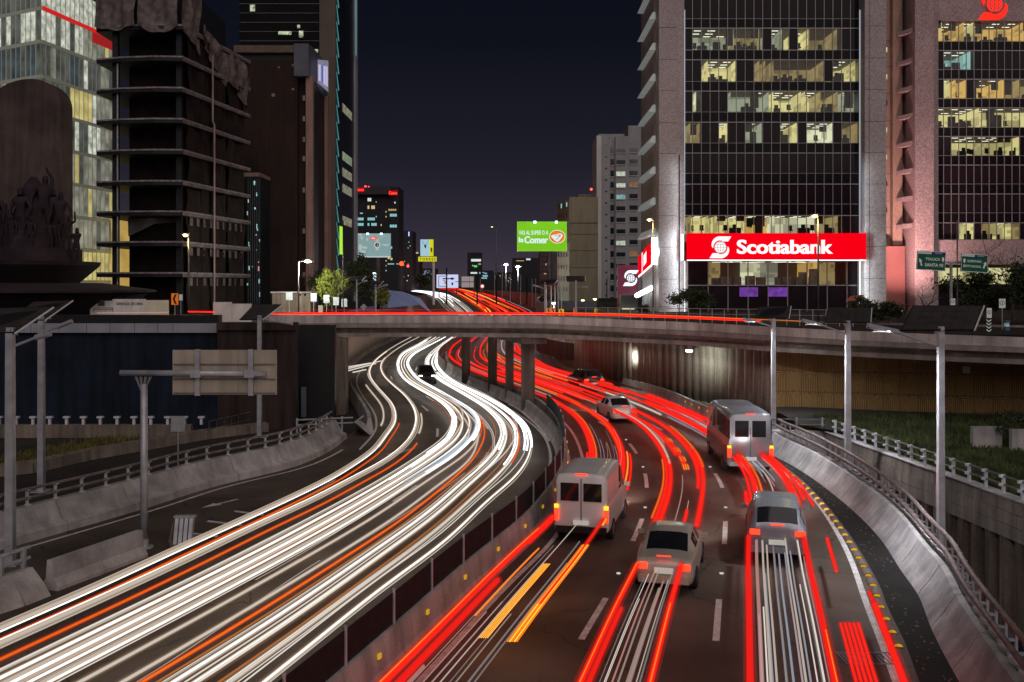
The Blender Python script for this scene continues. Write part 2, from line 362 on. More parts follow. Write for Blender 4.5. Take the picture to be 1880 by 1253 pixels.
for t_, off in ((1.55, 0), (3.5, 3), (2.5, 6)):
    fx = LF(t_)
    for k in range(7):
        s0 = 22+off+k*11.5; line(fx, s0, s0+3.2, .15, near=.5).build('dash', m_paint, marks)
line(lambda y: LB.x(y)+.55, 20, 52, .14).build('edge_line', m_paint, marks)
line(lambda y: R5.x(y)+(.9 + max(0, y-45)*.01), 45, 95, .14).build('edge_line', m_paint, marks)
line(lambda y: R0.x(y)-(1.1 if y > 60 else 1.1+max(0,(60-y))*.02), 52, 108, .13).build('edge_line', m_paint, marks)
line(lambda y: R0.x(y)-.75, 20, 44, .12).build('edge_line', m_paint, marks)
def arrow(x, y, ang, s=1.0):
    pts = [(-.12,0),(.12,0),(.12,1.7),(.42,1.7),(0,3.0),(-.42,1.7),(-.12,1.7)]
    c_, n_ = math.cos(ang), math.sin(ang)
    b = MB(); b.add([(x+s*(u*c_-v*n_), y+s*(u*n_+v*c_), .008) for u, v in pts], [tuple(range(7))]); b.build('arrow', m_paint, marks)
a_ = P(437,917,0); arrow(a_.x, a_.y, R(148), .62)
a_ = P(760,824,0); arrow(a_.x, a_.y, R(150), .8)
for k in range(3):                                                # hatching of the gore before the crash cushion
    y = 34 + k*1.6; x = R0.x(y)-1.0; b = MB(); b.add([(x-1.6+k*.16, y+.5, .007), (x-1.6+k*.16, y+.75, .007), (x, y+.1, .007), (x, y-.15, .007)], [(0,1,2,3)]); b.build('hatch', m_paint, marks)
# road studs
b = MB()
for cv in (D1, D2):
    for y in (20.7, 29.6, 38.4, 47, 55.3): b.cbox((cv.x(y), y, .02), (.11, .09, .035))
b.build('stud', E('stud_reflex', (.9,.85,.8), .7), marks)
# drain grate
g = empty('drain_grate', (XA(1610,19.5), 19.5, 0), 'rectangular iron drain grate by the white edge line', 'drain grate')
gx = EL.x(22.9)-.35; b = MB(); b.box((gx-.75,22.5,.004),(gx+.5,22.55,.02)); b.box((gx-.75,23.2,.004),(gx+.5,23.25,.02))
for k in range(14): b.box((gx-.75+k*.093,22.55,.004),(gx-.72+k*.093,23.2,.018))
g.location = (gx, 22.9, 0); WL[g] = Vector(g.location); b.build('bars', m_gald, g)
b = MB(); b.box((gx-.75,22.5,-.02),(gx+.5,23.25,.003)); b.build('pit', m_black, g)

# ---------------------------------------------------------------- median barrier: jersey concrete, reflectors, screen on posts
NJ = [(-.30,0),(-.30,.08),(-.17,.30),(-.09,.95),(.09,.95),(.17,.30),(.30,.08),(.30,0)]
med = empty('median_barrier', (MB_.x(40), 40, 0), 'long curving concrete median barrier carrying a dark anti-glare screen', 'barrier')
mc = lambda y: MB_.x(y)-.32
def along(fx, y0, y1, step):
    out = []; y = y0
    while y < y1:
        out.append(y); a = math.atan2(fx(y+.5)-fx(y-.5), 1.0); y += step*math.cos(a)
    return out
js = along(mc, 14.0, 100, 3.0)
for i in range(len(js)-1):
    y0, y1 = js[i]+.022, js[i+1]-.022
    pa = [(mc(y), y, 0) for y in np.linspace(y0, y1, 5)]
    MB().sweep(pa, NJ).build('concrete_block', m_conc, med)
yy = [y for y in np.arange(14.0, 64, .8)]
MB().sweep([(mc(y), y, .95) for y in yy], [(-.012,.02),(-.012,.72),(.012,.72),(.012,.02)]).build('screen', m_mesh, med)
for y in along(mc, 15.1, 64, 2.55):
    MB().tube([(mc(y)+.03, y-.02, .94), (mc(y)+.03, y-.02, 1.74)], .032, 6).tube([(mc(y)+.03, y-.02, 1.74), (mc(y)+.03, y-.02, 1.78)], .04, 6).build('screen_post', m_galv, med)
for y in along(mc, 15.5, 62, 3.0):
    a = MB_.ang(y); MB().cbox((MB_.x(y)-.13, y, .66), (.05,.13,.11), -a).build('reflector', m_yel, med)
# far median behind the bridge
MB().sweep([(mc(y), y, road_z(y)) for y in ysteps(100, 520, 4)], NJ).build('far_barrier_run', m_concd, med)
# second concrete run with holes on the left carriageway's side, beside the piers
lm = empty('inner_barrier', P(930,738,0), 'pale concrete barrier of short blocks curving round the bridge piers', 'barrier')
LM = C([(1028,850),(1029,836),(1012,800),(985,772),(960,752),(928,736),(894,722),(858,704),(835,690),(824,680),(819,664),(824,648),(833,636)], sm=1.5)
js = along(LM.x, 50.0, 118, 1.5)
for i in range(len(js)-1):
    pa = [(LM.x(y), y, 0) for y in np.linspace(js[i]+.02, js[i+1]-.02, 3)]
    bb = MB().sweep(pa, [(-.25,0),(-.25,.1),(-.13,.35),(-.08,.85),(.08,.85),(.13,.35),(.25,.1),(.25,0)]); bb.build('concrete_block', m_conc, lm)
for y in along(LM.x, 55, 72, .62):
    MB().cbox((LM.x(y)-.34, y, .05), (.12,.3,.1), -LM.ang(y)).build('kerb_block', m_paint, lm)

# ---------------------------------------------------------------- outer barrier on the right with double pipe rail
rb = empty('outer_barrier', (RB0.x(35), 35, 0), 'sloping concrete parapet with a double pipe rail curving beside the right lanes', 'barrier')
TP = C([(1510,862),(1572,894),(1667,985),(1704,1048),(1745,1127),(1792,1205),(1817,1253)], .85, extra=[P(1410,808,.85).xy[:]], sm=1.0)
js = along(RB0.x, 14, 52.6, 2.8)
for i in range(len(js)-1):
    bb = MB()
    ys = np.linspace(js[i]+.025, js[i+1]-.025, 5)
    for k, y in enumerate(ys):
        x0 = RB0.x(y); bb.v += [(x0,y,0),(x0+.08,y,.12),(x0+.34,y,.42),(x0+.62,y,.85),(x0+1.0,y,.86),(x0+1.0,y,-.6)]
    for k in range(4):
        for j in range(5): a = k*6+j; bb.f.append((a, a+1, a+7, a+6))
    bb.f += [(5,4,3,2,1,0), tuple(range(24,30))]
    bb.build('concrete_block', m_conc, rb)
rx = lambda y: RB0.x(y)+.78
for hgt, dx in ((1.22, 0), (1.55, .14)):
    MB().tube([(rx(y)+dx, y, hgt) for y in np.arange(14, 53, .8)], .07, 8).build('pipe_rail', m_rust, rb, smooth=True)
for y in along(rx, 14.4, 53, .82):
    a = -RB0.ang(y)
    MB().cbox((rx(y)+.26, y, 1.14), (.05,.13,.56), a).cbox((rx(y)+.12, y, 1.20), (.24,.05,.06), a).cbox((rx(y)+.20, y, 1.50), (.10,.05,.08), a).cbox((rx(y)+.2, y, .87),(.26,.2,.03),a).build('rail_post', m_galv, rb)
# fallen concrete end with yellow face where the far barrier stops
fb = empty('end_barrier', P(1390,815,0), 'concrete barrier with yellow studs ending in a yellow painted nose', 'barrier')
FB = C([(1397,822),(1354,798),(1277,764),(1239,745),(1190,727),(1150,716),(1100,702)], sm=1.5)
js = along(FB.x, 53.0, 84, 3.0)
for i in range(len(js)-1): MB().sweep([(FB.x(y), y, 0) for y in np.linspace(js[i]+.02, js[i+1]-.02, 4)], NJ).build('concrete_block', m_conc, fb)
y = 52.95; MB().sweep([(FB.x(52.6), 52.6, 0), (FB.x(53.0), 53.0, 0)], NJ).build('painted_nose', M('yellow_paint', (.6,.5,.08), .7), fb)
for y in along(FB.x, 54, 68, 1.7): MB().cbox((FB.x(y)-.18, y, .72), (.06,.14,.1)).build('reflector', m_yel, fb)

# yellow and black lane separators
YB = C([(1400,836),(1441,863),(1522,943),(1560,998),(1580,1033),(1601,1073),(1620,1124),(1632,1149),(1645,1177),(1670,1249)], sm=1.0)
lsm = MB(); n = 10
for k in range(n+1):
    an = math.pi*k/n; lsm.v += [(.13*math.cos(an), -.30, .11*math.sin(an)), (.13*math.cos(an), .30, .11*math.sin(an))]
lsm.f = [(2*k, 2*k+1, 2*k+3, 2*k+2) for k in range(n)] + [tuple(2*k for k in range(n+1))[::-1], tuple(2*k+1 for k in range(n+1))]
sep_me = mesh_only(lsm, 'separator_body', M('dusty_rubber', (.16,.13,.12), .8))
cap = MB(); cap.add([(.10*math.cos(math.pi*k/n), -.306, .015+.075*math.sin(math.pi*k/n)) for k in range(n+1)] + [(.10*math.cos(math.pi*k/n), -.302, .015+.075*math.sin(math.pi*k/n)) for k in range(n+1)],
        [tuple(range(n, -1, -1))]); cap_me = mesh_only(cap, 'separator_reflector', m_yel)
for y in along(YB.x, 18.2, 50, .98):
    if 21.8 < y < 23.6: continue
    t_ = empty('lane_separator', (YB.x(y), y, 0), 'small half-round rubber separator with yellow reflector end on the right shoulder', 'lane separator', 'lane separators along the right shoulder')
    t_.rotation_euler = (0, 0, -YB.ang(y))
    for nm, me in (('rubber_body', sep_me), ('reflector', cap_me)):
        o = bpy.data.objects.new(nm, me); col.objects.link(o); o.parent = t_
# dark litter-strewn shoulder between separators and parapet
strip('shoulder_ground', lambda y: YB.x(y)+.2, lambda y: RB0.x(y)+.02, 14, 50, m_asph2, .005)
b = MB()
for _ in range(150):
    y = rnd.uniform(17, 48); f = rnd.random(); x = YB.x(y)+.3 + (RB0.x(y)-YB.x(y)-.4)*f
    s_ = rnd.uniform(.012,.045); b.cbox((x, y, .02), (s_*rnd.uniform(1,2), s_, .02), rnd.uniform(0, 3))
b.build('leaf_litter', M('litter', (.3,.27,.22), .8), kind='stuff', label='scattered leaves and litter on the dark right shoulder', category='litter') if False else b.build('leaf_litter', M('litter', (.16,.13,.10), .8), kind='stuff', label='scattered leaves and litter on the dark right shoulder')

# ---------------------------------------------------------------- lower ramp on the far right: trench, pile wall, coping with rail
sheet('ramp_road', [(RB0.x(14)+.3,8),(40,8),(40,53),(12,53)], -5.6, m_asph, kind='structure')
CW = [(20.4,10),(19.5,24),(18.5,35.5),(17.6,45),(16.9,52.7)]
def lerp_path(pth, n):
    out = []; L_ = [0]
    for i in range(1, len(pth)): L_.append(L_[-1]+math.dist(pth[i], pth[i-1]))
    for k in range(n): 
        d = L_[-1]*k/(n-1); out.append(tuple(float(np.interp(d, L_, [p[j] for p in pth])) for j in range(len(pth[0]))))
    return out
cw = empty('ramp_wall', (18.5,35.5,-5.6), 'tall dark pile wall of the lower ramp under a banded concrete coping', 'wall')
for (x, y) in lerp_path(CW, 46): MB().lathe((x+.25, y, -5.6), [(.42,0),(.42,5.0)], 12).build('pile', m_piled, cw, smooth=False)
pth = lerp_path([(x-.1,y) for x, y in CW], 16)
for i in range(15):
    (x0,y0),(x1,y1) = pth[i], pth[i+1]; d = Vector((x1-x0,y1-y0,0)).normalized()*.012
    for z0, z1 in ((-.62,-.14),(-.12,.34),(.36,.82)):
        MB().sweep([(x0+d.x,y0+d.y,0),(x1-d.x,y1-d.y,0)], [(-.05 if z0 < 0 else -.0,z0),(-.05 if z0 < 0 else 0,z1),(.6,z1),(.6,z0)]).build('coping_panel', m_concd, cw)
MB().sweep([(x+.2,y,.84) for x, y in pth], [(-.25,0),(-.25,.05),(.3,.05),(.3,0)]).build('coping_ledge', m_conc, cw)
rr = empty('ramp_guardrail', (18.6,35.5,.9), 'white post guard rail along the top of the ramp wall beside the grass', 'guard rail')
cwx = lambda y: float(np.interp(y, [c[1] for c in CW], [c[0] for c in CW]))+.1
for h_ in (.34, .66): MB().tube([(cwx(y), y, .89+h_) for y in np.arange(14, 53, 1.5)], .045, 6).build('pipe_rail', m_gald, rr)
for y in np.arange(15, 52.6, 1.15):
    MB().cbox((cwx(y), y, 1.25), (.09,.14,.72)).cbox((cwx(y)-.06, y, 1.55), (.2,.12,.1)).cbox((cwx(y)-.06,y,1.23),(.2,.12,.1)).build('rail_post', M('pale_post_paint',(.55,.56,.6),.5) if 'pale_post_paint' not in bpy.data.materials else bpy.data.materials['pale_post_paint'], rr)
ew = empty('trench_end_wall', (15.6,53,-5), 'short block wall with horizontal rails closing the ramp trench', 'wall')
for i in range(3):
    for j in range(3): MB().box((13.6+i*1.2,53,-.5+j*.45),(14.79+i*1.2,53.4,-.06+j*.45)).build('block', m_conc, ew)
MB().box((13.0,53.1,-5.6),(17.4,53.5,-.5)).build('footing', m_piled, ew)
for h_ in (1.15, 1.45): MB().tube([(13.7,53.2,h_),(17.0,53.2,h_)], .04, 6).build('rail', m_gald, ew)
for x in (14.0,15.4,16.8): MB().box((x,53.15,.8),(x+.08,53.25,1.55)).build('rail_post', m_galv, ew)
# grass bank
def gz(x, y): return .8 + max(0, (y-44)*.03)
b = MB()
gxs = np.linspace(0, 1, 8); gys = np.linspace(12, 60, 24)
for y in gys:
    x0 = cwx(min(y,52.7))+.15 if y < 52.7 else 15.8; x1 = min(55, float(np.interp(y, [54,56.5,58.5,60.6], [60,31.5,23.1,16.6]))+.3) if y > 53 else 55
    for f_ in gxs: x = x0+(max(x1,x0+.2)-x0)*f_; b.v.append((x, y, gz(x, y)))
b.f = [(i*8+k, i*8+k+1, (i+1)*8+k+1, (i+1)*8+k) for i in range(len(gys)-1) for k in range(7)]
b.build('bank_ground', m_ground, kind='structure')
b = MB()
for _ in range(15000):
    y = 30 + 27*rnd.random(); x0 = (cwx(min(y,52.7))+.4); x1 = min(.56*y, float(np.interp(y, [54,56.5,58.5,60.6], [60,31,23,15.6])))
    if x1 < x0: continue
    x = rnd.uniform(x0, x1); h_ = rnd.uniform(.12,.34); a = rnd.uniform(0, 6.3); w = rnd.uniform(.03,.07); z = gz(x,y)-.02
    dx, dy = w*math.cos(a), w*math.sin(a); lx, ly = rnd.uniform(-.12,.12), rnd.uniform(-.12,.12)
    b.add([(x-dx,y-dy,z),(x+dx,y+dy,z),(x+lx,y+ly,z+h_)], [(0,1,2)])
b.build('grass', m_grass, kind='stuff', label='dark green grass on the bank below the patterned wall')
b = MB()
for k in range(7): b.box((19.6+k*1.52 , 49.0-k*.5, 1.0),(21.1+k*1.52, 49.35-k*.5, 1.85))
lw = empty('planter_wall', (24,47,1), 'low pale retaining wall with hedge above at the bank', 'wall')
for k in range(7): MB().box((22.2+k*1.42 , 47.2-k*.9, .6),(23.6+k*1.42, 47.5-k*.9, 1.9)).build('block', m_conc, lw)
# ================================================================ retaining walls
pw = empty('pile_wall', (9.9,80,0), 'tall stained concrete pile wall beside the red-lit lanes under the bridge', 'wall')
seg = [(15.75,61.5),(13.9,69),(10.1,80),(6.4,95),(4.9,110)]
pp = lerp_path(seg, 46)
pm = MB().lathe((0,0,0), [(.64,0),(.64,5.2)], 14); pme = mesh_only(pm, 'pile', m_pile); pme.polygons.foreach_set("use_smooth", [True]*14+[False]*2 if len(pme.polygons)==16 else [True]*len(pme.polygons))
for (x, y) in pp: inst('pile', pme, (x+.5+rnd.uniform(-.06,.06), y, 0), pw)
b = MB(); b.sweep([(x-.15,y,0) for x, y in lerp_path(seg, 12)], [(-.12,0),(-.12,.45),(.5,.5),(.5,0)]); b.build('footing', m_concd, pw)
lp = empty('pile_wall', (-17.8,110,0), 'brown pile wall on the left seen through the bridge opening', 'wall')
lseg = [(LB.x(y)-.5, y) for y in np.arange(90, 190, 4)]
for (x, y) in lerp_path(lseg, 66): inst('pile', pme, (x-.4+rnd.uniform(-.05,.05), y, road_z(y)), lp)
MB().sweep([(x+.1,y,0) for x, y in lseg[::2]], [(-.3,0),(-.3,.7),(.15,.5),(.3,0)]).build('footing', m_concd, lp)
# far cutting walls
for nm, fx, sx, lab in (('cutting_wall', lambda y: LB.x(y)-.9, -1, 'retaining wall along the left of the far expressway'), ('cutting_wall', lambda y: EL.x(y)+1.9, 1, 'retaining wall along the right of the far expressway')):
    b = MB(); ys = ysteps(112 if sx > 0 else 190, 600, 4)
    for y in ys: b.v += [(fx(y), y, road_z(y)-.2), (fx(y), y, GZ+.75), (fx(y)+.4*sx, y, GZ+.75), (fx(y)+.4*sx, y, GZ-.3)]
    b.f = [(i*4+k, i*4+k+1, (i+1)*4+k+1, (i+1)*4+k) for i in range(len(ys)-1) for k in range(3)]
    b.build(nm, m_concd, label=lab, cat='wall')

# patterned wall: cast panels with arch and cross line relief
m_pat = M('ochre_cast_panels', (.20,.12,.045), .8, .2, .5, .2, 10, streak=.2, grain=.1)
m_patl = M('ochre_relief_lines', (.50,.33,.13), .8, .2, .8)
pt = empty('patterned_wall', (21.5,57,0), 'ochre panelled wall with raised arch and cross patterns under the bridge', 'wall')
A, B_, C_ = Vector((15.95,60.6,0)), Vector((23.1,58.4,0)), Vector((47.0,52.8,0))
def relief(arch):
    b = MB(); w = .013
    def bar(x0, z0, x1, z1):
        d = Vector((x1-x0, 0, z1-z0)); L_ = d.length
        if L_ < .01: return
        d /= L_; nrm = Vector((-d.z, 0, d.x))*w
        a = Vector((x0, 0, z0)); c = Vector((x1, 0, z1))
        vs_ = [a-nrm, a+nrm, c+nrm, c-nrm]; b.add([(v.x, -.0, v.z) for v in vs_] + [(v.x, -.03, v.z) for v in vs_], [(4,5,6,7)[::-1],(0,4,5,1),(1,5,6,2),(2,6,7,3),(3,7,4,0)])
    if arch:
        for k in range(4):
            h = .43-k*.105; top = 1.2-k*.105; r_ = min(.2, h*.8)
            bar(-h, .05, -h, top-r_); bar(h, .05, h, top-r_); bar(-h+r_, top, h-r_, top)
            for j in range(3):
                for sx in (-1, 1):
                    a0, a1 = math.pi/2*j/3, math.pi/2*(j+1)/3
                    bar(sx*(h-r_+r_*math.cos(a0)), top-r_+r_*math.sin(a0), sx*(h-r_+r_*math.cos(a1)), top-r_+r_*math.sin(a1))
        bar(0, .05, 0, 1.08)
    else:
        for k in range(5):
            o_ = k*.1
            for sx in (-1, 1):
                bar(sx*.02*k + sx*o_*.9, .64, sx*.47, .64+ (.47-o_*.9-.02*k)*1.25) if .47 > o_*.9+.02*k else None
                bar(sx*.02*k + sx*o_*.9, .64, sx*.47, .64- (.47-o_*.9-.02*k)*1.25) if .47 > o_*.9+.02*k else None
            if 0 < k < 4:
                v = k*.13; bar(-.43+v*.75, 1.24, 0, .64+v) ; bar(.43-v*.75, 1.24, 0, .64+v); bar(-.43+v*.75, .04, 0, .64-v); bar(.43-v*.75, .04, 0, .64-v)
    return b
me_arch = mesh_only(relief(True), 'arch_relief', m_patl); me_cross = mesh_only(relief(False), 'cross_relief', m_patl)
pan = MB().box((-.995,0,0),(.995,.12,2.55)); pan_me = mesh_only(pan, 'panel', m_pat)
for (S0, S1) in ((A, B_), (B_, C_)):
    d = S1-S0; L_ = d.length; n = round(L_/2.0); u = d/L_; an = math.atan2(u.y, u.x); sx = L_/(n*2.0)
    for i in range(n):
        c = S0+u*(i+.5)*2.0*sx
        for k in range(2):
            inst('panel', pan_me, (c.x, c.y, -.35+k*2.56), pt, an, (sx,1,1))
        for j in range(2):
            cc = S0+u*(i*2+j+.5)*1.0*sx
            for r_ in range(4):
                inst('relief', me_arch if (j+r_) % 2 == 0 else me_cross, (cc.x, cc.y, -.35+r_*1.28), pt, an, (sx,1,1))
MB().box((XA(1769,57.2),57.0,ZA(685,57.2)),(XA(1778,57.2),57.3,ZA(673,57.2))).build('wall_lamp_box', m_white, pt)

# left side walls
nw = empty('left_retaining_wall', (-22,60,0), 'long dark navy retaining wall on the left under a pale coping', 'wall')
MB().box((-60,60,0),(-13.4,60.6,5.75)).build('wall_face', m_navy, nw)
xs = [XA(x, 60) for x in (10,60,112,162,205,250,292,320,400)]
for i in range(len(xs)-1): MB().box((xs[i]+.015,59.75,ZA(611,60)),(xs[i+1]-.015,60.5,ZA(594,60))).build('coping_panel', M('pale_coping', (.30,.31,.36), .8, .15, 1) if 'pale_coping' not in bpy.data.materials else bpy.data.materials['pale_coping'], nw)
MB().box((-60,60.1,5.76),(XA(400,60),60.9,6.9)).build('parapet', m_black, nw)
bw = empty('abutment', (XA(575,62),62,0), 'dark brown abutment wall and recess at the left end of the bridge', 'wall')
MB().box((XA(402,59.5),59.2,0),(XA(545,59.5),60.0,ZA(606,59.5))).build('wall_face', m_brownw, bw)
MB().box((XA(402,59.5),59.0,ZA(606,59.5)),(XA(545,59.5),60.0,ZA(592,59.5))).build('beam', m_brownw, bw)
MB().box((XA(545,62),62.5,0),(XA(612,62),63,6.2)).build('recess_wall', m_black, bw)
MB().box((XA(547,61),61.9,0.4),(XA(556,61),62.1,2.3)).build('door', M('blue_grey_door',(.10,.13,.16),.7), bw)
MB().box((XA(600,64.2),64,0),(XA(613,64.2),65.5,5.4)).build('pilaster', m_concd, bw)
MB().box((XA(618,66),66,0),(XA(634,66),67.2,5.15)).build('pilaster', m_concd, bw)
# outer barrier, left: concrete with double rail
lb = empty('left_barrier', (LB.x(40),40,0), 'grey concrete barrier with double pipe rail along the unlit exit lane', 'barrier')
js = along(LB.x, 20, 57.5, 3.2)
for i in range(len(js)-1):
    bb = MB(); ys = np.linspace(js[i]+.022, js[i+1]-.022, 5)
    for y in ys:
        x0 = LB.x(y); a = LB.ang(y); c_, s_ = math.cos(a), math.sin(a)
        for u, w in ((.0,0),(-.03,.28),(-.30,.42),(-.62,1.05),(-.95,1.06),(-.95,-.1)): bb.v.append((x0+u*c_, y-u*s_, w))
    for k in range(4):
        for j in range(5): q = k*6+j; bb.f.append((q, q+6, q+7, q+1))
    bb.f += [(0,1,2,3,4,5), tuple(range(29,23,-1))]
    bb.build('concrete_block', m_conc, lb)
def lbp(y, u, z): a = LB.ang(y); return (LB.x(y)+u*math.cos(a), y-u*math.sin(a), z)
for h_ in (1.33, 1.64): MB().tube([lbp(y, -.70, h_) for y in np.arange(20, 55.5, .7)], .055, 8).build('pipe_rail', m_rust, lb)
for y in along(LB.x, 20.5, 55, 1.2): MB().cbox(lbp(y,-.78,1.32), (.07,.09,.54), -LB.ang(y)).cbox(lbp(y,-.72,1.33),(.13,.12,.08),-LB.ang(y)).cbox(lbp(y,-.72,1.62),(.13,.12,.08),-LB.ang(y)).cbox(lbp(y,-.74,1.08),(.16,.16,.04),-LB.ang(y)).build('rail_post', m_white, lb)
# twisted end of the barrier facing the camera
te = empty('barrier_end', P(668,790,0), 'broken concrete barrier end curving away below the pier', 'barrier')
js = [(678,797),(676,785),(668,768),(655,745),(645,728),(638,706)]
for i in range(5):
    a, b2 = P(*js[i],0), P(*js[i+1],0); MB().sweep([a, b2], [(-.25,0),(-.1,.9),(.12,.9),(.28,0)]).build('concrete_block', m_conc, te)
a, b2 = P(652,800,0), P(680,797,0); MB().add([P(655,790,0),P(680,800,0),P(684,790,.0),P(662,772,.9)+Vector((0,0,0)),P(652,776,.95)], [(0,1,3,4),(1,2,3)]).build('fallen_slab', m_conc, te)
MB().tube([P(651,776,1.25),P(667,764,1.25)], .05, 6).build('rail', m_galv, te)
# divider between exit lane and main lanes, with crash cushion and curved end
dv = empty('divider_barrier', P(190,1060,0), 'concrete divider barrier beside the sign gantry pole', 'barrier')
a, b2 = P(107,1086,0), P(273,1023,0); d = (b2-a)
for k in range(2):
    p0 = a+d*(k*.5)+d.normalized()*.01; p1 = a+d*((k+1)*.5)-d.normalized()*.01
    MB().sweep([p0+Vector((-.3,.1,0)), p1+Vector((-.3,.1,0))], [(-.30,0),(-.30,.1),(-.14,.35),(-.10,.85),(.10,.85),(.14,.35),(.30,.1),(.30,0)]).build('concrete_block', m_conc, dv)
cb = empty('curved_barrier', P(50,1120,0), 'cracked concrete barrier with pipe rails bending off at the lower left', 'barrier')
q = [P(105,1092,0)+Vector((-.4,0,0)), P(60,1110,0)+Vector((-.4,0,0)), P(0,1132,0)+Vector((-.5,0,0)), P(-60,1160,0)+Vector((-.8,0,0)), P(-200,1200,0)+Vector((-1,0,0))]
for i in range(4): MB().sweep([q[i+1], q[i]+(q[i+1]-q[i]).normalized()*.02], [(-.75,0),(-.7,.72),(-.35,.75),(.1,.3),(.3,0)]).build('concrete_block', m_conc, cb)
for h_ in (.98, 1.28): MB().tube([p+Vector((-.5,.25,h_)) for p in q], .055, 8).build('pipe_rail', m_galv, cb)
for i, f_ in ((0,.25),(1,.1),(1,.9),(2,.7)):
    p = q[i].lerp(q[i+1], f_)+Vector((-.5,.25,0)); MB().cbox(p+Vector((0,0,.98)), (.12,.12,.6)).build('rail_post', m_galv, cb)
cc = empty('crash_cushion', P(330,1000,0), 'striped crash cushion standing at the tip of the divider', 'crash cushion')
c0 = P(333,1002,0)
MB().box((c0.x-.35,c0.y-.1,0),(c0.x+.45,c0.y+1.0,.12)).build('base', m_rust, cc)
for k in range(4):
    MB().add([(c0.x-.20+k*.16,c0.y-.25,.1),(c0.x-.08+k*.16,c0.y-.25,.1),(c0.x-.12+k*.16,c0.y+.1,.9),(c0.x-.24+k*.16,c0.y+.1,.9),
              (c0.x-.20+k*.16,c0.y-.05,.1),(c0.x-.08+k*.16,c0.y-.05,.1),(c0.x-.12+k*.16,c0.y+.3,.9),(c0.x-.24+k*.16,c0.y+.3,.9)],
             [(0,1,2,3),(5,4,7,6),(1,5,6,2),(4,0,3,7),(3,2,6,7),(0,4,5,1)]).build('steel_fin', m_galv, cc)
MB().add([(c0.x-.45,c0.y,0.1),(c0.x-.25,c0.y-.2,.1),(c0.x-.28,c0.y+.1,.92),(c0.x-.34,c0.y+.3,.92),(c0.x-.3,c0.y+.9,.1)], [(0,1,2,3),(0,3,4),(1,4,3,2)]).build('side_plate', m_rust, cc)
MB().cbox((c0.x+.06,c0.y+.2,.93),(.7,.25,.06)).build('top_bar', m_galv, cc)

# lower-left second line: kerb wall, grass, stub rail, hand rails, back of a small sign
kw = empty('kerb_wall', P(250,850,0), 'low kerb wall curving between grass patch and exit lane', 'wall')
kp = [P(-60,880,0),P(60,868,0),P(160,845,0),P(255,828,0),P(380,806,0),P(490,792,0)]
for i in range(5): MB().sweep([kp[i],kp[i+1]-(kp[i+1]-kp[i]).normalized()*.02], [(-.25,0),(-.25,.55),(.2,.5),(.25,0)]).build('kerb_block', m_concd, kw)
b = MB()
for _ in range(2500):
    f = rnd.random(); p = P(-60,890,0).lerp(P(230,822,0), f); y = p.y+rnd.uniform(.2, 7); x = p.x + rnd.uniform(-2,0)
    h_ = rnd.uniform(.1,.35); a = rnd.uniform(0,6.3); w = .05
    b.add([(x-w*math.cos(a),y-w*math.sin(a),0),(x+w*math.cos(a),y+w*math.sin(a),0),(x+rnd.uniform(-.1,.1),y,h_)], [(0,1,2)])
b.build('grass', M('dry_grass',(.12,.11,.03),.9,.5,1), kind='stuff', label='dry yellowish grass patch at the foot of the navy wall')
sr = empty('stub_rail', P(170,808,.5), 'row of white T-headed rail stubs on a kerb in front of the navy wall', 'guard rail')
MB().box((XA(-60,56),56,0),(XA(350,56),56.4,.75)).build('kerb', m_concd, sr)
for k in range(-1, 12):
    x = XA(27+k*31, 56.0); MB().box((x-.07,56.1,.75),(x+.07,56.25,1.1)).box((x-.17,56.05,1.12),(x+.17,56.3,1.22)).build('stub_post', m_white, sr)
hr = empty('hand_rail', P(450,800,0), 'grey steel hand rail climbing beside the abutment steps', 'hand rail')
MB().tube([P(384,806,0)+Vector((0,0,1.0)),P(450,790,0)+Vector((0,0,1.0)),P(520,786,0)+Vector((0,0,1.5))], .03, 6).build('top_rail', m_gald, hr)
MB().tube([P(384,806,0)+Vector((0,0,.55)),P(450,790,0)+Vector((0,0,.55)),P(520,786,0)+Vector((0,0,1.0))], .02, 6).build('mid_rail', m_gald, hr)
for k in range(11):
    f = k/10; p = P(384,806,0).lerp(P(450,790,0), f*2) if f < .5 else P(450,790,0).lerp(P(520,786,0)+Vector((0,0,.5)), f*2-1)
    MB().tube([p, p+Vector((0,0,1.0))], .02, 5).build('baluster', m_gald, hr)
h2 = empty('guard_rail', P(590,790,0), 'short horizontal guard rail in front of the abutment', 'guard rail')
p0, p1 = P(545,800,0), P(648,795,0)
for h_ in (.6,.9): MB().tube([p0+Vector((0,0,h_)), p1+Vector((0,0,h_))], .05, 6).build('rail', m_galv, h2)
for f in (0,.4,.8): p = p0.lerp(p1, f); MB().cbox(p+Vector((0,.05,.5)), (.1,.1,1.0)).build('rail_post', m_galv, h2)
ss = empty('traffic_sign', P(327,858,0), 'back of a small square sign on a thin post by the exit lane', 'traffic sign')
p = P(327,858,0); MB().tube([p, p+Vector((0,0,2.2))], .03, 6).build('post', m_galv, ss)
MB().box((p.x-.34,p.y-.03,1.7),(p.x+.34,p.y,2.45)).build('plate', m_galv, ss)
# ================================================================ the overpass
br = empty('overpass_bridge', (0,66,5.8), 'wide concrete road bridge crossing over the expressway on four piers', 'bridge')
FE = [(-30,66),(-20,66),(-12.5,66.4),(-4.1,66.7),(2.2,66),(7.8,64),(11.6,61.5),(15,58.5),(19.2,56),(23.5,53.5),(27.2,52),(36,49.5),(46,47.5)]
def bz(x): return float(np.interp(x, [-13,-4.1,2.2,7.8,11.6,15,19.2,23.5,27.2,36,46], [0,0,-.03,-.22,-.30,-.42,-.56,-.65,-.72,-.85,-.95]))
cf = lerp_path(FE, 90)
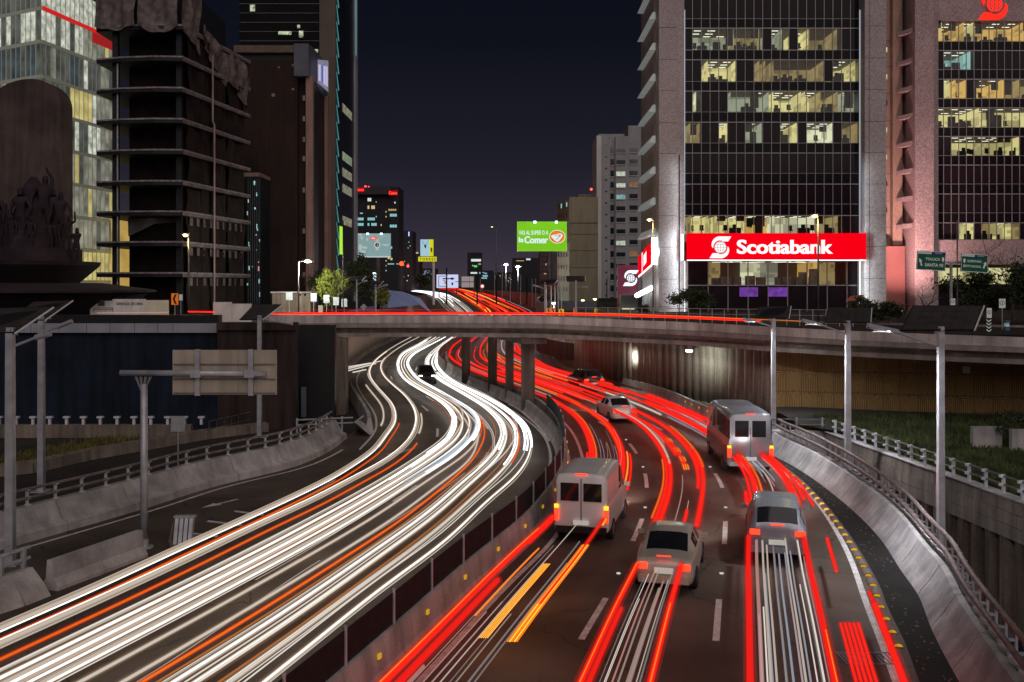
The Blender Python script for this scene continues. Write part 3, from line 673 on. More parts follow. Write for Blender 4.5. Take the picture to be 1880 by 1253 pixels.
# smooth the plan
for _ in range(4): cf = [cf[0]] + [tuple((cf[i-1][j]+2*cf[i][j]+cf[i+1][j])/4 for j in (0,1)) for i in range(1, len(cf)-1)] + [cf[-1]]
cf = [c for c in cf if c[0] > -16.5]
c3 = [(x, y, bz(x)) for x, y in cf]
def offp(path, d):
    out = []
    for i, p in enumerate(path):
        a, b2 = path[max(i-1,0)], path[min(i+1,len(path)-1)]; t = Vector((b2[0]-a[0], b2[1]-a[1])).normalized(); out.append((p[0]-t.y*d, p[1]+t.x*d, p[2] if len(p) > 2 else 0))
    return out
k = 0; n = 6
while k < len(c3)-1:                                        # parapet cast in lengths
    seg_ = c3[k:k+n+1]
    if len(seg_) > 1:
        seg_ = [Vector(p) for p in seg_]; seg_[0] = seg_[0].lerp(seg_[1], .02); seg_[-1] = seg_[-1].lerp(seg_[-2], .02)
        MB().sweep(seg_, [(.0,6.16),(.03,6.68),(-.22,6.68),(-.28,6.16)]).build('parapet', m_concf, br)
    k += n
MB().sweep(c3, [(.10,5.86),(.10,6.15),(-1.2,6.15),(-1.2,5.86)]).build('edge_slab', m_concb, br)
MB().sweep(offp(c3,.45), [(0,5.50),(0,5.855),(-1.5,5.855),(-1.5,5.50)]).build('upper_girder', m_concd, br)
MB().sweep(offp(c3,.22), [(0,5.22),(0,5.495),(-1.8,5.495),(-1.8,5.22)]).build('girder', m_concb, br)
back = [(-17,91),(16,91),(20,82),(26,74),(36,68),(50,62)]
b = MB(); top = lerp_path([(x,y) for x, y in cf], 40); bk = lerp_path(back, 40)
for (x,y),(u,w) in zip(top, bk): b.v += [(x,y+.3,5.82+bz(x)),(u,w,5.815),(u,w,5.45),(x,y+.9,5.45+bz(x))]
b.f = [(i*4+k, i*4+(k+1)%4, (i+1)*4+(k+1)%4, (i+1)*4+k) for i in range(39) for k in range(4)]; b.build('deck', m_concb, br)
MB().sweep([(x,y,0) for x, y in bk], [(0,5.2),(0,5.93),(-.3,5.93),(-.3,5.2)]).build('rear_parapet', m_concb, br)
m_pier = M('pier_concrete', (.13,.10,.085), .9, .3, .5, .4, 8, streak=.4, grain=.2)
piers = [P(969.5,757,0), P(935.5,738,0), P(904,725,0), P(855,706,0)]
wid = [.95,.62,.72,.72]
for p, w in zip(piers, wid): MB().box((p.x-w/2,p.y,0),(p.x+w/2,p.y+1.0,4.75)).build('pier', m_pier, br)
d_ = (piers[0]-piers[3]).normalized(); q0 = piers[3]-d_*2.5; q1 = piers[0]+d_*1.6
MB().sweep([q0+Vector((0,.5,0)), q1+Vector((0,.5,0))], [(-.85,4.75),(-.95,5.22),(.95,5.22),(.85,4.75)]).build('cap_beam', m_pier, br)
# light bridge railing on the right half
brl = empty('bridge_railing', (12,58,6), 'thin steel railing on the far kerb of the overpass', 'railing')
rp_ = [P_ for P_ in [(5,78,5.82),(12,75,5.82),(18,72,5.82),(24,69,5.82)]]
rpp = lerp_path(rp_, 24)
MB().tube([Vector(p)+Vector((0,0,1.15)) for p in rpp], .03, 5).tube([Vector(p)+Vector((0,0,.75)) for p in rpp], .02, 5).build('rail', m_galv, brl)
for p in rpp: MB().box((p[0]-.025,p[1]-.025,5.82),(p[0]+.025,p[1]+.025,6.97)).build('post', m_galv, brl)
# curved ramp wall with small parapet openings seen beneath the bridge
rw = empty('curved_ramp_wall', (4,103,3), 'curving brown fascia with a pale pierced railing beneath the bridge', 'wall')
rwp = lerp_path([XY for XY in [(XA(985,112),112),(XA(1000,106),106),(XA(1030,100),100),(XA(1065,96),96),(XA(1098,94),94)]], 22)
MB().sweep([(x,y,0) for x,y in rwp], [(0,1.3),(0,3.0),(-.4,3.0),(-.4,1.3)]).build('fascia', m_brownw, rw)
MB().sweep([(x,y,0) for x,y in rwp], [(.03,3.0),(.03,3.12),(-.2,3.12),(-.2,3.0)]).sweep([(x,y,0) for x,y in rwp], [(.03,3.55),(.03,3.68),(-.2,3.68),(-.2,3.55)]).build('rail', m_conc, rw)
for (x,y) in rwp: MB().box((x-.1,y-.06,3.1),(x+.1,y+.12,3.6)).build('baluster', m_conc, rw)

# ================================================================ solar street lights
led = E('led_lens_glow', (.95,.96,1), 6)
def solar_light(x, ybase, ytop, wpx, panel, arm, lab, Yd=None, zb=0, single=False):
    """panel: 4 photo points TL TR BR BL; arm: photo points of the luminaire arm."""
    Y = F*(CAMH-zb)/(ybase-HY) if Yd is None else Yd
    X = XA(x, Y); zt = ZA(ytop, Y); w = wpx/F*Y
    t = empty('solar_street_light', (X, Y, zb), lab, 'street light', 'solar street lights beside the expressway')
    MB().add([(X-w/2,Y-w/2,zb),(X+w/2,Y-w/2,zb),(X+w/2,Y+w/2,zb),(X-w/2,Y+w/2,zb),(X-w*.42,Y-w*.42,zt),(X+w*.42,Y-w*.42,zt),(X+w*.42,Y+w*.42,zt),(X-w*.42,Y+w*.42,zt)],
             [(0,3,2,1),(4,5,6,7),(0,1,5,4),(1,2,6,5),(2,3,7,6),(3,0,4,7)]).build('pole', m_galv, t)
    MB().cbox((X,Y,zb+.03),(w*2.6,w*2.6,.06)).build('base_plate', m_galv, t)
    zlo = ZA((panel[2][1]+panel[3][1])/2, Y); 
    BL, BR = Vector((XA(panel[3][0],Y-.1),Y-.1,zlo)), Vector((XA(panel[2][0],Y-.1),Y-.1,zlo))
    Yf = Y+1.05
    TR, TL = PY(panel[1][0],panel[1][1],Yf), PY(panel[0][0],panel[0][1],Yf)
    n = (BR-BL).cross(TL-BL).normalized(); 
    if n.z < 0: n = -n
    th = n*.045
    MB().add([BL,BR,TR,TL,BL-th,BR-th,TR-th,TL-th],[(0,1,2,3),(4,7,6,5),(0,4,5,1),(1,5,6,2),(2,6,7,3),(3,7,4,0)]).build('panel_frame', m_black, t)
    MB().tube([BR-th*.5+(BR-BL).normalized()*.02, TR-th*.5+(TR-TL).normalized()*.02], .035, 4).build('edge_trim', m_white, t)
    u, v = (BR-BL), (TL-BL); nu, nv = 6, 4; up = n*.004
    for i in range(nu):
        for j in range(nv):
            f0, f1, g0, g1 = .015+i*.97/nu+.004, .015+(i+1)*.97/nu-.004, .02+j*.96/nv+.006, .02+(j+1)*.96/nv-.006
            q = lambda a, c: BL+u*a+((TL-BL)*(1-a)+(TR-BR)*a)*c+up
            MB().quad(q(f0,g0),q(f1,g0),q(f1,g1),q(f0,g1)).build('solar_cell', m_solar, t)
    MB().cbox((X,Y+.3,zt+.1),(.12,.9,.1)).cbox((X,Y+.1,zt+.05),(w*.9,.3,.25)).build('panel_bracket', m_galv, t)
    ap = [PY(a, c, Y-.15*i) for i, (a, c) in enumerate(arm)]
    MB().tube(ap[:2], .045, 6).build('arm', m_galv, t)
    if len(ap) > 2 and ybase > 700 and x > 900:
        lp_ = ap[1].lerp(ap[2], .55)
        MB().quad(lp_+Vector((-.25,-.04,-.10)),lp_+Vector((.25,-.04,-.10)),lp_+Vector((.25,.04,-.10)),lp_+Vector((-.25,.04,-.10))).build('led_lens', led, t)
        al = bpy.data.lights.new('led_light', 'AREA'); al.energy = (380 if x > 1500 else 260 if x > 900 else 50); al.size = .5; al.color = (.93,.93,1); al.spread = R(130)
        ao = bpy.data.objects.new('led_light', al); col.objects.link(ao); ao.location = lp_+Vector((0,0,-.12)); ao.rotation_euler = (0, R(-12) if x > 900 else R(12), 0)
    if len(ap) > 2:
        d = (ap[2]-ap[1]); MB().tube([ap[1],ap[1]+d*.2,ap[1]+d*.8,ap[2]], .09, 8).build('luminaire', m_galv, t)
    return t
solar_light(1420,787,590,8,[(1391,564),(1452,562),(1448,583.5),(1386,584.5)],[(1418,600),(1388,591),(1365,586)],'solar street light pole directly in front of the pile wall end', Yd=55.5, zb=.55)
solar_light(1556.5,864,596,10,[(1520,564.5),(1600,565),(1598,592.5),(1514,591)],[(1552,613),(1508,597),(1472,588)],'solar street light pole standing mid-way along the right parapet')
solar_light(1727,1032,610,12,[(1676,561),(1806,561),(1788,607),(1653,605)],[(1722,636),(1648,610),(1592,598)],'tallest solar street light pole with the big tilted panel, nearest on the right parapet')
solar_light(19,1036,612,15,[(-25,566),(97,563.5),(25,611.5),(-92,611.5)],[(26,636),(66,620),(92,613)],'nearest solar street light pole at the left edge of the photo')
solar_light(76,903,589,11,[(62,554),(133,551.5),(80,587),(12,590)],[(80,610),(105,601),(132,590)],'second solar street light pole, just behind the left edge one')
solar_light(476.5,803,585,8,[(466,559),(518,559),(481,584.6),(439,590)],[(480,586),(500,589),(537,595)],'solar street light pole behind the back of the road sign')
# two more solar lamps beyond the bridge
for (x, yb, yt, pn, ar, lab) in ((655,592,517,[(640,508),(672,507),(664,516),(638,516)],[(657,522),(668,517),(674,516)],'solar street light beside the lit green tree beyond the bridge'),
                                 (690,592,526,[(680,515),(704,516),(695,525),(678,526)],[(692,530),(703,525),(712,523)],'solar street light next to the blue letter sign beyond the bridge'),
                                 (1057.5,590,518,[(1041,507),(1074,507),(1074,516.5),(1041,516.5)],[(1060,528),(1070,527),(1078,528)],'solar street light in front of the beige block'),
                                 (1000.5,590,522,[(993,514),(1024,513),(1018,521),(991,522)],[(998,530),(990,527),(978,524)],'solar street light standing left of the orange chevrons')):
    solar_light(x, yb, yt, 2.6, pn, ar, lab, Yd=96, zb=5.8)

# ================================================================ sign gantry at the divider
sg = empty('sign_gantry', P(265,1006,0), 'galvanised T-shaped gantry carrying the blank back of a large road sign', 'sign gantry')
Yg = P(265,1006,0).y; Xg = XA(264.5, Yg)
zT = ZA(686, Yg)
MB().tube([(Xg,Yg,0),(Xg,Yg,zT-.35)], .125, 14, r1=.115).build('pole', m_galv, sg, smooth=True)
MB().lathe((Xg,Yg,0),[(.3,0),(.3,.05),(.16,.06),(.14,.3)],14).build('base_flange', m_galv, sg)
for k in range(4): MB().add([(Xg-.28+k*.16,Yg-.1,zT-.1),(Xg-.18+k*.16,Yg-.1,zT-.1),(Xg-.05+k*.03,Yg-.06,zT-.6),(Xg-.09+k*.03,Yg-.06,zT-.6)],[(0,1,2,3),(3,2,1,0)]).build('gusset', m_galv, sg)
MB().tube([(XA(221,Yg),Yg,zT+.02),(XA(488,Yg),Yg,zT)], .095, 12).build('arm', m_galv, sg, smooth=True)
x0, x1, z0, z1 = XA(317.5,Yg+.25), XA(509,Yg+.25), ZA(725,Yg+.25), ZA(642.5,Yg+.25)
pw_ = (x1-x0)
m_sback = M('aluminium_sign_back', (.42,.37,.30), .5, .12, 1.2, metal=.2, streak=.2)
for j in range(3):
    for i, (f0, f1) in enumerate(((0,.245),(.245,.63),(.63,1))):
        MB().box((x0+pw_*f0+.005,Yg+.2,z0+(z1-z0)*[0,.33,.67][j]+.005),(x0+pw_*f1-.005,Yg+.24,z0+(z1-z0)*[.33,.67,1][j]-.005)).build('sign_panel', m_sback, sg)
for f in (.245,.755): 
    x = x0+pw_*f; MB().box((x-.08,Yg+.1,z0-.02),(x+.08,Yg+.19,z1+.02)).build('upright', m_galv, sg); MB().box((x-.16,Yg-.12,zT-.13),(x+.16,Yg+.1,zT+.13)).build('clamp', m_galv, sg)
for z in (z0+.06, z0+(z1-z0)*.35, z0+(z1-z0)*.68): MB().box((x0+.05,Yg+.15,z-.015),(x1-.05,Yg+.195,z+.015)).build('stiffener', m_gald, sg)

# ================================================================ text and logos
def text_mesh(body, width, height, ext=.03, bold=0.0, shear=0.0):
    cu = bpy.data.curves.new('txt', 'FONT'); cu.body = body; cu.size = 1; cu.extrude = 0; cu.offset = bold; cu.align_x = 'LEFT'; cu.shear = shear
    o = bpy.data.objects.new('txt', cu); col.objects.link(o); bpy.context.view_layer.update()
    dg = bpy.context.evaluated_depsgraph_get(); me = bpy.data.meshes.new_from_object(o.evaluated_get(dg)); bpy.data.objects.remove(o)
    a = np.array([v.co[:] for v in me.vertices]); lo, hi = a.min(0), a.max(0); sx = width/(hi[0]-lo[0]); sy = height/(hi[1]-lo[1])
    vs_ = [((v[0]-lo[0])*sx-width/2, (v[1]-lo[1])*sy-height/2) for v in a]
    return vs_, [tuple(p.vertices) for p in me.polygons]
def put_text(body, c, width, height, m, parent, u=(1,0,0), name='lettering', bold=.02, out=.02, shear=0.0, fat=0.0):
    """c: centre; u: reading direction; normal faces u x up reversed (towards the viewer)."""
    vs_, fs = text_mesh(body, width, height, bold=min(bold,.018), shear=shear); u = Vector(u).normalized(); up = Vector((0,0,1)); n = u.cross(up).normalized()
    c = Vector(c)+n*out; b = MB(); fat = fat or (height*.035 if bold > .03 else 0)
    for k, s_ in enumerate((0,-1,1,-.5,.5) if fat else (0,)): b.add([c+u*(x+s_*fat)+up*y+n*(k*.003) for x, y in vs_], fs)
    return b.build(name, m, parent)
def poly(pts, c, s, m, parent, u=(1,0,0), out=.02, name='emblem', sy=None):
    u = Vector(u).normalized(); n = u.cross(Vector((0,0,1))).normalized(); c = Vector(c)+n*out
    b = MB(); b.add([c+u*(x*s)+Vector((0,0,1))*(y*(sy or s)) for x, y in pts], [tuple(range(len(pts)))]); return b.build(name, m, parent)
def disc(c, r_, m, parent, u=(1,0,0), out=.02, name='emblem', n=28, ry=None):
    return poly([(math.cos(2*math.pi*k/n), math.sin(2*math.pi*k/n)*((ry or r_)/r_)) for k in range(n)], c, r_, m, parent, u, out, name)
def s_logo(c, h, m_fg, m_bg, parent, u=(1,0,0), out=.02):
    """an S ribbon wrapped round a small globe; h = height."""
    def arcp(cx, cy, r_, a0, a1, n=10): return [(cx+r_*math.cos(R(a0+(a1-a0)*k/n)), cy+r_*math.sin(R(a0+(a1-a0)*k/n))) for k in range(n+1)]
    upper = [(.50,.50),(.36,.27),(.10,.27)] + arcp(-.02,.02,.30,75,175) + [(-.34,-.05)] + arcp(-.02,.12,.385,190,95)[0:] + [(.0,.50)]
    lower = [(-x,-y) for x, y in upper]
    poly(upper, c, h, m_fg, parent, u, out); poly(lower, c, h, m_fg, parent, u, out)
    disc(c, h*.25, m_fg, parent, u, out+.006)
    u_ = Vector(u).normalized(); n = u_.cross(Vector((0,0,1))).normalized(); cc_ = Vector(c)+n*(out+.012); b = MB(); w = h*.012
    def line_(pts):
        for (xa,ya),(xb,yb) in zip(pts, pts[1:]):
            d = Vector((xb-xa, yb-ya)); 
            if d.length < 1e-6: continue
            d.normalize(); q = Vector((-d.y, d.x))*w
            b.add([cc_+u_*(x_)+Vector((0,0,y_)) for x_, y_ in ((xa-q.x,ya-q.y),(xb-q.x,yb-q.y),(xb+q.x,yb+q.y),(xa+q.x,ya+q.y))], [(0,1,2,3)])
    r_ = h*.25
    line_([(0,-r_),(0,r_)]); line_([(-r_,0),(r_,0)])
    for s_ in (-1,1):
        line_([(s_*r_*.55*math.cos(R(a)), r_*math.sin(R(a))) for a in range(-90,91,20)])
        line_([(-r_*.87, s_*r_*.5),(r_*.87, s_*r_*.5)])
    line_([(r_*1.06*math.cos(R(a)), r_*1.06*math.sin(R(a))) for a in range(0,361,18)])
    b.build('globe_lines', m_bg, parent)

# ================================================================ bank tower
BY = 110.0
bt = empty('office_tower', (XA(1400,BY),BY,GZ), 'tall concrete and glass bank tower with a wide red illuminated sign band', 'office tower')
px = lambda x: XA(x, BY); pz = lambda y: ZA(y, BY)
TOP = 54.0
MB().box((px(1578)+.02,BY-1.6,GZ),(px(1617),BY+14,TOP)).build('side_pier', m_tower, bt)
MB().box((px(1207),BY-1.2,GZ),(px(1239),BY+2,TOP)).build('side_pier', m_tower, bt)
MB().box((px(1239)+.02,BY-.6,GZ),(px(1254.5),BY+2,TOP)).build('side_pier', m_tower, bt)
MB().box((px(1586),BY-1.62,GZ),(px(1586)+.04,BY-1.6,TOP)).build('pier_joint', m_black, bt)
b = MB()
for y in (55,113,170,228,284,341,397,454,512,562): b.box((px(1578),BY-1.612,pz(y)-.02),(px(1617)+.01,BY-1.59,pz(y)+.02)).box((px(1207),BY-1.212,pz(y+1)-.02),(px(1239),BY-1.19,pz(y+1)+.02))
b.build('panel_joints', m_black, bt)
m_pane = M('tinted_glass', (.020,.014,.017), .06, .3, .3, spec=.08)
m_pane2 = M('spandrel_glass', (.012,.010,.012), .1, .3, .3, spec=.06)
m_mull = M('mullion_metal', (.30,.28,.30), .4, .1, 2, metal=.4)
mg = bpy.data.materials.new('clear_glass'); mg.use_nodes = True; t = mg.node_tree; t.nodes.clear()
o_ = t.nodes.new('ShaderNodeOutputMaterial'); a_ = t.nodes.new('ShaderNodeBsdfTransparent'); g_ = t.nodes.new('ShaderNodeBsdfGlossy'); mx = t.nodes.new('ShaderNodeMixShader')
a_.inputs[0].default_value = (.82,.84,.78,1); g_.inputs['Roughness'].default_value = .05; mx.inputs[0].default_value = .02
t.links.new(a_.outputs[0], mx.inputs[1]); t.links.new(g_.outputs[0], mx.inputs[2]); t.links.new(mx.outputs[0], o_.inputs[0])
rows = [(-4.5,35),(53,92),(111,150),(168.5,206),(225.5,263),(282,318.5),(339,375),(396.6,429)]
bays = [1255+16.1*i for i in range(21)]
lit = {1:[(1,5.7,'grey',.55),(5.7,8.6,'dimy',.25),(10,11.2,'grey',.5),(13.0,14.2,'yellow',.45),(14.4,17.5,'dimy',.45)],
       2:[(2.8,5.9,'yellow',.95),(8.7,9.3,'dimy',.6),(10.3,16,'dimy',.55),(16.9,19.6,'yellow',.7)],
       3:[(1.0,1.4,'white',.6),(5.4,9.7,'grey',.7),(10.3,13.4,'yellow',1.1),(13.9,15.6,'yellow',.9),(15.6,17.6,'dimy',.5),(18.3,19.4,'grey',.3)],
       4:[(.8,1.8,'dimy',.45),(4.1,5,'yellow',.8),(6.9,8.9,'grey',.6),(10.9,12.9,'yellow',.8),(13.9,17,'white',.9),(18,19.8,'dimy',.35)],
       7:[(0,.8,'dimy',.9),(.9,2.8,'yellow',.9),(3.8,7,'yellow',.8),(7.2,10.4,'amber',.7),(10.4,16,'white',.75),(16,17.6,'dimy',.9)]}
cols_ = {'grey':(.30,.33,.27), 'white':(.80,.80,.60), 'yellow':(.78,.68,.32), 'dimy':(.30,.22,.10), 'amber':(.70,.42,.12)}
def wallmat(k):
    nm = 'lit_room_'+k
    if nm in bpy.data.materials: return bpy.data.materials[nm]
    m = LITROOM(nm, cols_[k], 1.15, tuple(x*.42 for x in cols_[k])); return m
m_ceil = E('ceiling_panel_light', (1,.98,.85), 1.8, False)
m_furn = M('office_furniture', (.012,.011,.01), .7, .3, 2)
m_int = M('office_interior', (.16,.14,.10), .9, .2, .5)
m_blind = M('roller_blind', (.06,.045,.035), .8, .2, 1)
panes = {}
def pane(parent, x0, x1, z0, z1, Y, mat_):
    key = (round(x1-x0,2), round(z1-z0,2), mat_.name)
    if key not in panes: panes[key] = mesh_only(MB().box((0,0,0),(x1-x0,.03,z1-z0)), 'pane', mat_)
    return inst('pane', panes[key], (x0,Y,z0), parent)
def tower_facade(parent, Y, bx, rows_, lit_, pxf, pzf, solid_depth=6.0, name_floor=True, spans=None):
    furn = MB(); ceil_ = MB(); slabs = MB()
    x0, x1 = pxf(bx[0]), pxf(bx[-1])
    for r_, (yt, yb) in enumerate(rows_):
        zt, zb = pzf(yt), pzf(yb); L_ = lit_.get(r_, [])
        for i in range(len(bx)-1):
            on = any(a < i+1-.15 and c > i+.15 for a, c, *_ in L_)
            pane(parent, pxf(bx[i])+.03, pxf(bx[i+1])-.03, zb, zt, Y, mg if on else m_pane)
        yn = rows_[r_+1][0] if r_+1 < len(rows_) else None
        if yn and yn-yb > 4:
            for i in range(len(bx)-1): pane(parent, pxf(bx[i])+.03, pxf(bx[i+1])-.03, pzf(yn)+.08, zb-.05, Y, m_pane2)
        slabs.box((x0,Y+.25,zb-.9),(x1,Y+7,zb)); slabs.box((x0,Y+.25,zt),(x1,Y+7,zt+.12))
        bw_ = (x1-x0)/(len(bx)-1)
        edges = []
        for (a, c, kk, s_) in L_:
            ax, cx_ = x0+a*bw_, x0+c*bw_; d = rnd.uniform(3.2, 5.5)
            rm = MB().box((ax,Y+d,zb),(cx_,Y+d+.1,zt)); rm.box((ax-.06,Y+.2,zb),(ax,Y+d,zt)); rm.box((cx_,Y+.2,zb),(cx_+.06,Y+d,zt)); rm.build('lit_room', wallmat(kk), parent)
            if kk != 'dimy':
                nx = max(1, int((cx_-ax)/1.5))
                for j in range(nx):
                    for q in (.8, 2.2, 3.4):
                        if q < d-.3 and rnd.random() < .8: xx = ax+(j+.5)*(cx_-ax)/nx; ceil_.box((xx-.42,Y+q,zt-.05),(xx+.42,Y+q+.18,zt-.01))
            nb = max(1, round((cx_-ax)/bw_))
            for j in range(nb):                                       # some blinds half or fully lowered
                if rnd.random() < .22:
                    hh = rnd.choice((.3,.45,.6,.8)); xb = ax+(cx_-ax)*j/nb
                    MB().box((xb+.05,Y+.12,zt-(zt-zb)*hh),(xb+(cx_-ax)/nb-.05,Y+.14,zt)).build('blind', m_blind, parent)
            x = ax+.2
            while x < cx_-.5:                                         # desks, chairs, screens, plants near the glass
                t_ = rnd.random(); yq = Y+rnd.uniform(.6,2.2)
                if t_ < .35: furn.box((x,yq,zb),(x+rnd.uniform(.8,1.5),yq+.6,zb+.72)); furn.box((x+.3,yq,zb+.72),(x+.75,yq+.05,zb+1.1))
                elif t_ < .6: furn.box((x,yq,zb+.4),(x+.45,yq+.4,zb+.5)).box((x,yq+.35,zb+.5),(x+.45,yq+.4,zb+1.05)).box((x+.2,yq+.15,zb),(x+.26,yq+.2,zb+.4))
                elif t_ < .7: furn.box((x,yq+1,zb),(x+.8,yq+1.4,zb+rnd.uniform(1.2,1.9)))
                elif t_ < .76: furn.box((x,yq+.5,zt-rnd.uniform(.5,1.2)),(x+1.0,yq+.53,zt))
                x += rnd.uniform(.6,1.3)
    furn.build('office_furniture', m_furn, parent, kind='stuff'); 
    if ceil_.v: ceil_.build('ceiling_lights', m_ceil, parent, kind='stuff')
    slabs.build('floor_slabs', m_int, parent)
    for x in bx: MB().box((pxf(x)-.03,Y-.10,pzf(rows_[-1][1])),(pxf(x)+.03,Y+.04,pzf(rows_[0][0]))).build('mullion', m_mull, parent)
    for yt, yb in rows_:
        MB().box((x0,Y-.11,pzf(yt)-.02),(x1,Y+.035,pzf(yt)+.075)).build('transom', m_mull, parent)
        MB().box((x0,Y-.08,pzf(yb)-.03),(x1,Y+.035,pzf(yb)+.012)).build('transom', m_mull, parent)
tower_facade(bt, BY, bays, rows, lit, px, pz)
MB().box((px(1255),BY-.02,pz(-5)),(px(1578),BY+7,TOP)).build('upper_glazing', m_pane2, bt)
MB().box((px(1255),BY+7,GZ),(px(1578),BY+14,TOP)).build('core', m_int, bt)
# ground storeys: two-storey glass hall below the sign
gb = [1264,1302,1338.5,1375.5,1412.5,1448.5,1484.5,1521.5,1558,1578]
hall = {0:('blind',0),1:('dimy',.3),2:('room',1),3:('room',1),4:('grey',.4),5:('room',1),6:('amber',1),7:('dimy',.5),8:('blind',0)}
for i in range(9):
    x0, x1 = px(gb[i]), px(gb[i+1]); z0, z1 = pz(524), pz(480)
    if i in (1,2,3,4,5,6,7): pane(bt, x0+.04, x1-.04, z0, z1, BY+.6, mg)
    else: pane(bt, x0+.04, x1-.04, z0, z1, BY+.6, m_pane)
    pane(bt, x0+.04, x1-.04, GZ+.25, z0-.06, BY+.6, m_pane)
    MB().box((x0-.05,BY+.5,GZ),(x0+.05,BY+.66,z1)).build('mullion', m_mull, bt)
    kk, s_ = hall[i]
    MB().box((x0,BY+4.2+(i%3)*.5,z0),(x1,BY+4.4+(i%3)*.5,z1)).build('lit_room', wallmat({'room':'white','grey':'grey','dimy':'dimy','amber':'amber','blind':'dimy'}[kk]), bt)
    if kk == 'blind': MB().box((x0+.05,BY+.75,pz(513)),(x1-.05,BY+.78,z1-.1)).build('blind', M('pale_blind',(.33,.26,.2),.8,.1,1) if 'pale_blind' not in bpy.data.materials else bpy.data.materials['pale_blind'], bt)
MB().box((px(1264),BY+.5,pz(524)-.08),(px(1578),BY+.7,pz(524)+.04)).build('transom', m_mull, bt)
fm = MB(); cl_ = MB()
for k in range(22):
    x = px(rnd.uniform(1310,1500)); q = BY+rnd.uniform(1.2,3.5); z0 = pz(524); t_ = rnd.random()
    if t_ < .5: fm.box((x,q,z0),(x+rnd.uniform(.7,1.6),q+.6,z0+rnd.uniform(.7,1.1)))
    elif t_ < .8: fm.box((x,q+.5,z0),(x+.9,q+.9,z0+rnd.uniform(1.4,2.0)))
    cl_.box((x,q,pz(481)),(x+.9,q+.2,pz(481)+.05))
fm.build('office_furniture', M('grey_office_furniture',(.30,.31,.30),.7,.3,2), bt, kind='stuff'); cl_.build('ceiling_lights', m_ceil, bt, kind='stuff')
for (a, c) in ((1360,1394),(1413,1448)): MB().box((px(a),BY+.56,pz(545)),(px(c),BY+.59,pz(528))).build('purple_screen', LITGLASS('purple_screen_glow',(.20,.05,.45),.9,(.07,.02,.16),2), bt)
MB().box((px(1255),BY+.4,GZ),(px(1264),BY+1,pz(480))).build('end_pier', m_tower, bt)
MB().box((px(1255),BY+4.9,GZ),(px(1578),BY+7,pz(478))).build('hall_back', m_int, bt)
# oblique left flank: stepped concrete spandrels with a faint glow put into their colour
MB().box((px(1207)-.25,BY+1,GZ),(px(1207)+1.5,BY+12,TOP)).build('flank_wall', m_tower2, bt)
MB().box((XA(1181,121),121,GZ),(XA(1181,121)+1.2,122.5,TOP)).build('corner_pier', m_conc, bt)
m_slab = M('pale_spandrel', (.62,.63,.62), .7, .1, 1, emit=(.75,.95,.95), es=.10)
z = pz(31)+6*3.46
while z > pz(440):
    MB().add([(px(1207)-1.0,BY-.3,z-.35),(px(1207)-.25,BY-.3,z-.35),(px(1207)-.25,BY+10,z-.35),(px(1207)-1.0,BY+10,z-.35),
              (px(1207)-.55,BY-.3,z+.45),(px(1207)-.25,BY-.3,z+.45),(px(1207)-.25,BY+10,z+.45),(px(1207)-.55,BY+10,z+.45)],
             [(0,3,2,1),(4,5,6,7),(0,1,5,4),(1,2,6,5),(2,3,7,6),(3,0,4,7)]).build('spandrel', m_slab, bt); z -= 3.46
for k in range(9): MB().box((px(1207)-.5,BY+1+k*1.0,GZ),(px(1207)-.3,BY+1.12+k*1.0,pz(500))).build('flank_fin', m_conc, bt)
# the sign band
sb = empty('bank_sign', (px(1416),BY-2.2,pz(478)), 'wide red illuminated bank sign band with white emblem and lettering', 'sign')
MB().box((px(1255.5),BY-2.3,pz(478)),(px(1576.5),BY-1.65,pz(430.5))).build('sign_box', m_red_em, sb)
MB().box((px(1255.5),BY-2.32,pz(478)-.11),(px(1576.5),BY-1.8,pz(478)-.02)).build('light_trim', E('white_tube_glow',(.85,.97,1),2.0), sb)
Ys = BY-2.3
cS = PY(1416,454,Ys)
put_text('Scotiabank', PY(1441,453.5,Ys), (1529-1354)/F*Ys, 26/F*Ys, m_white_em, sb, bold=.035)
s_logo(PY(1322.5,454.5,Ys), 40/F*Ys, m_white_em, E('logo_grey',(.75,.62,.6),.8), sb)
# light tubes at the ends of the sign, washing the rough piers
for (x, u) in ((1252.5,-1),(1581,1)):
    lt = empty('light_tube', PY(x,478,BY-1.9), 'vertical white light tube on the '+('left' if u < 0 else 'right')+' end of the red sign band', 'light tube')
    MB().box(PY(x-.8,478,BY-2.2),PY(x+.8,431,BY-1.9)).build('tube', E('cool_tube',(.75,.93,1),4.5), lt)
def area(name, loc, tgt, w, sx, sy, c):
    d = bpy.data.lights.new(name, 'AREA'); d.energy = w; d.shape = 'RECTANGLE'; d.size = sx; d.size_y = sy; d.color = c
    o = bpy.data.objects.new(name, d); col.objects.link(o); o.location = loc; v = Vector(tgt)-Vector(loc); o.rotation_euler = v.to_track_quat('-Z','Y').to_euler(); return o
for (x, a, lab) in ((1576.8, 1, 'hair-thin white light line up the right edge of the bank tower glazing'), (1256.2, -1, 'hair-thin white light line up the left edge of the bank tower glazing')):
    ll = empty('light_line', (px(x),BY-.3,GZ), lab, 'light line')
    MB().box((px(x)-.04,BY-.35,pz(430)),(px(x)+.04,BY-.25,pz(20))).build('upper_tube', E('line_upper',(.75,.85,.95),.5), ll)
    MB().box((px(x)-.05,BY-.35,pz(578)),(px(x)+.05,BY-.25,pz(480))).build('lower_tube', E('line_lower',(.85,1,.97),1.6), ll)
    for (yy, h_, w_) in ((500, 9, 110), (380, 10, 45)):
        ar_ = area('line_light', PY(x-a*1.5,yy,BY-2.9), PY(x+a*12,yy,BY-1.4), w_, .3, h_, (.80,.95,1)); ar_.data.spread = R(85)
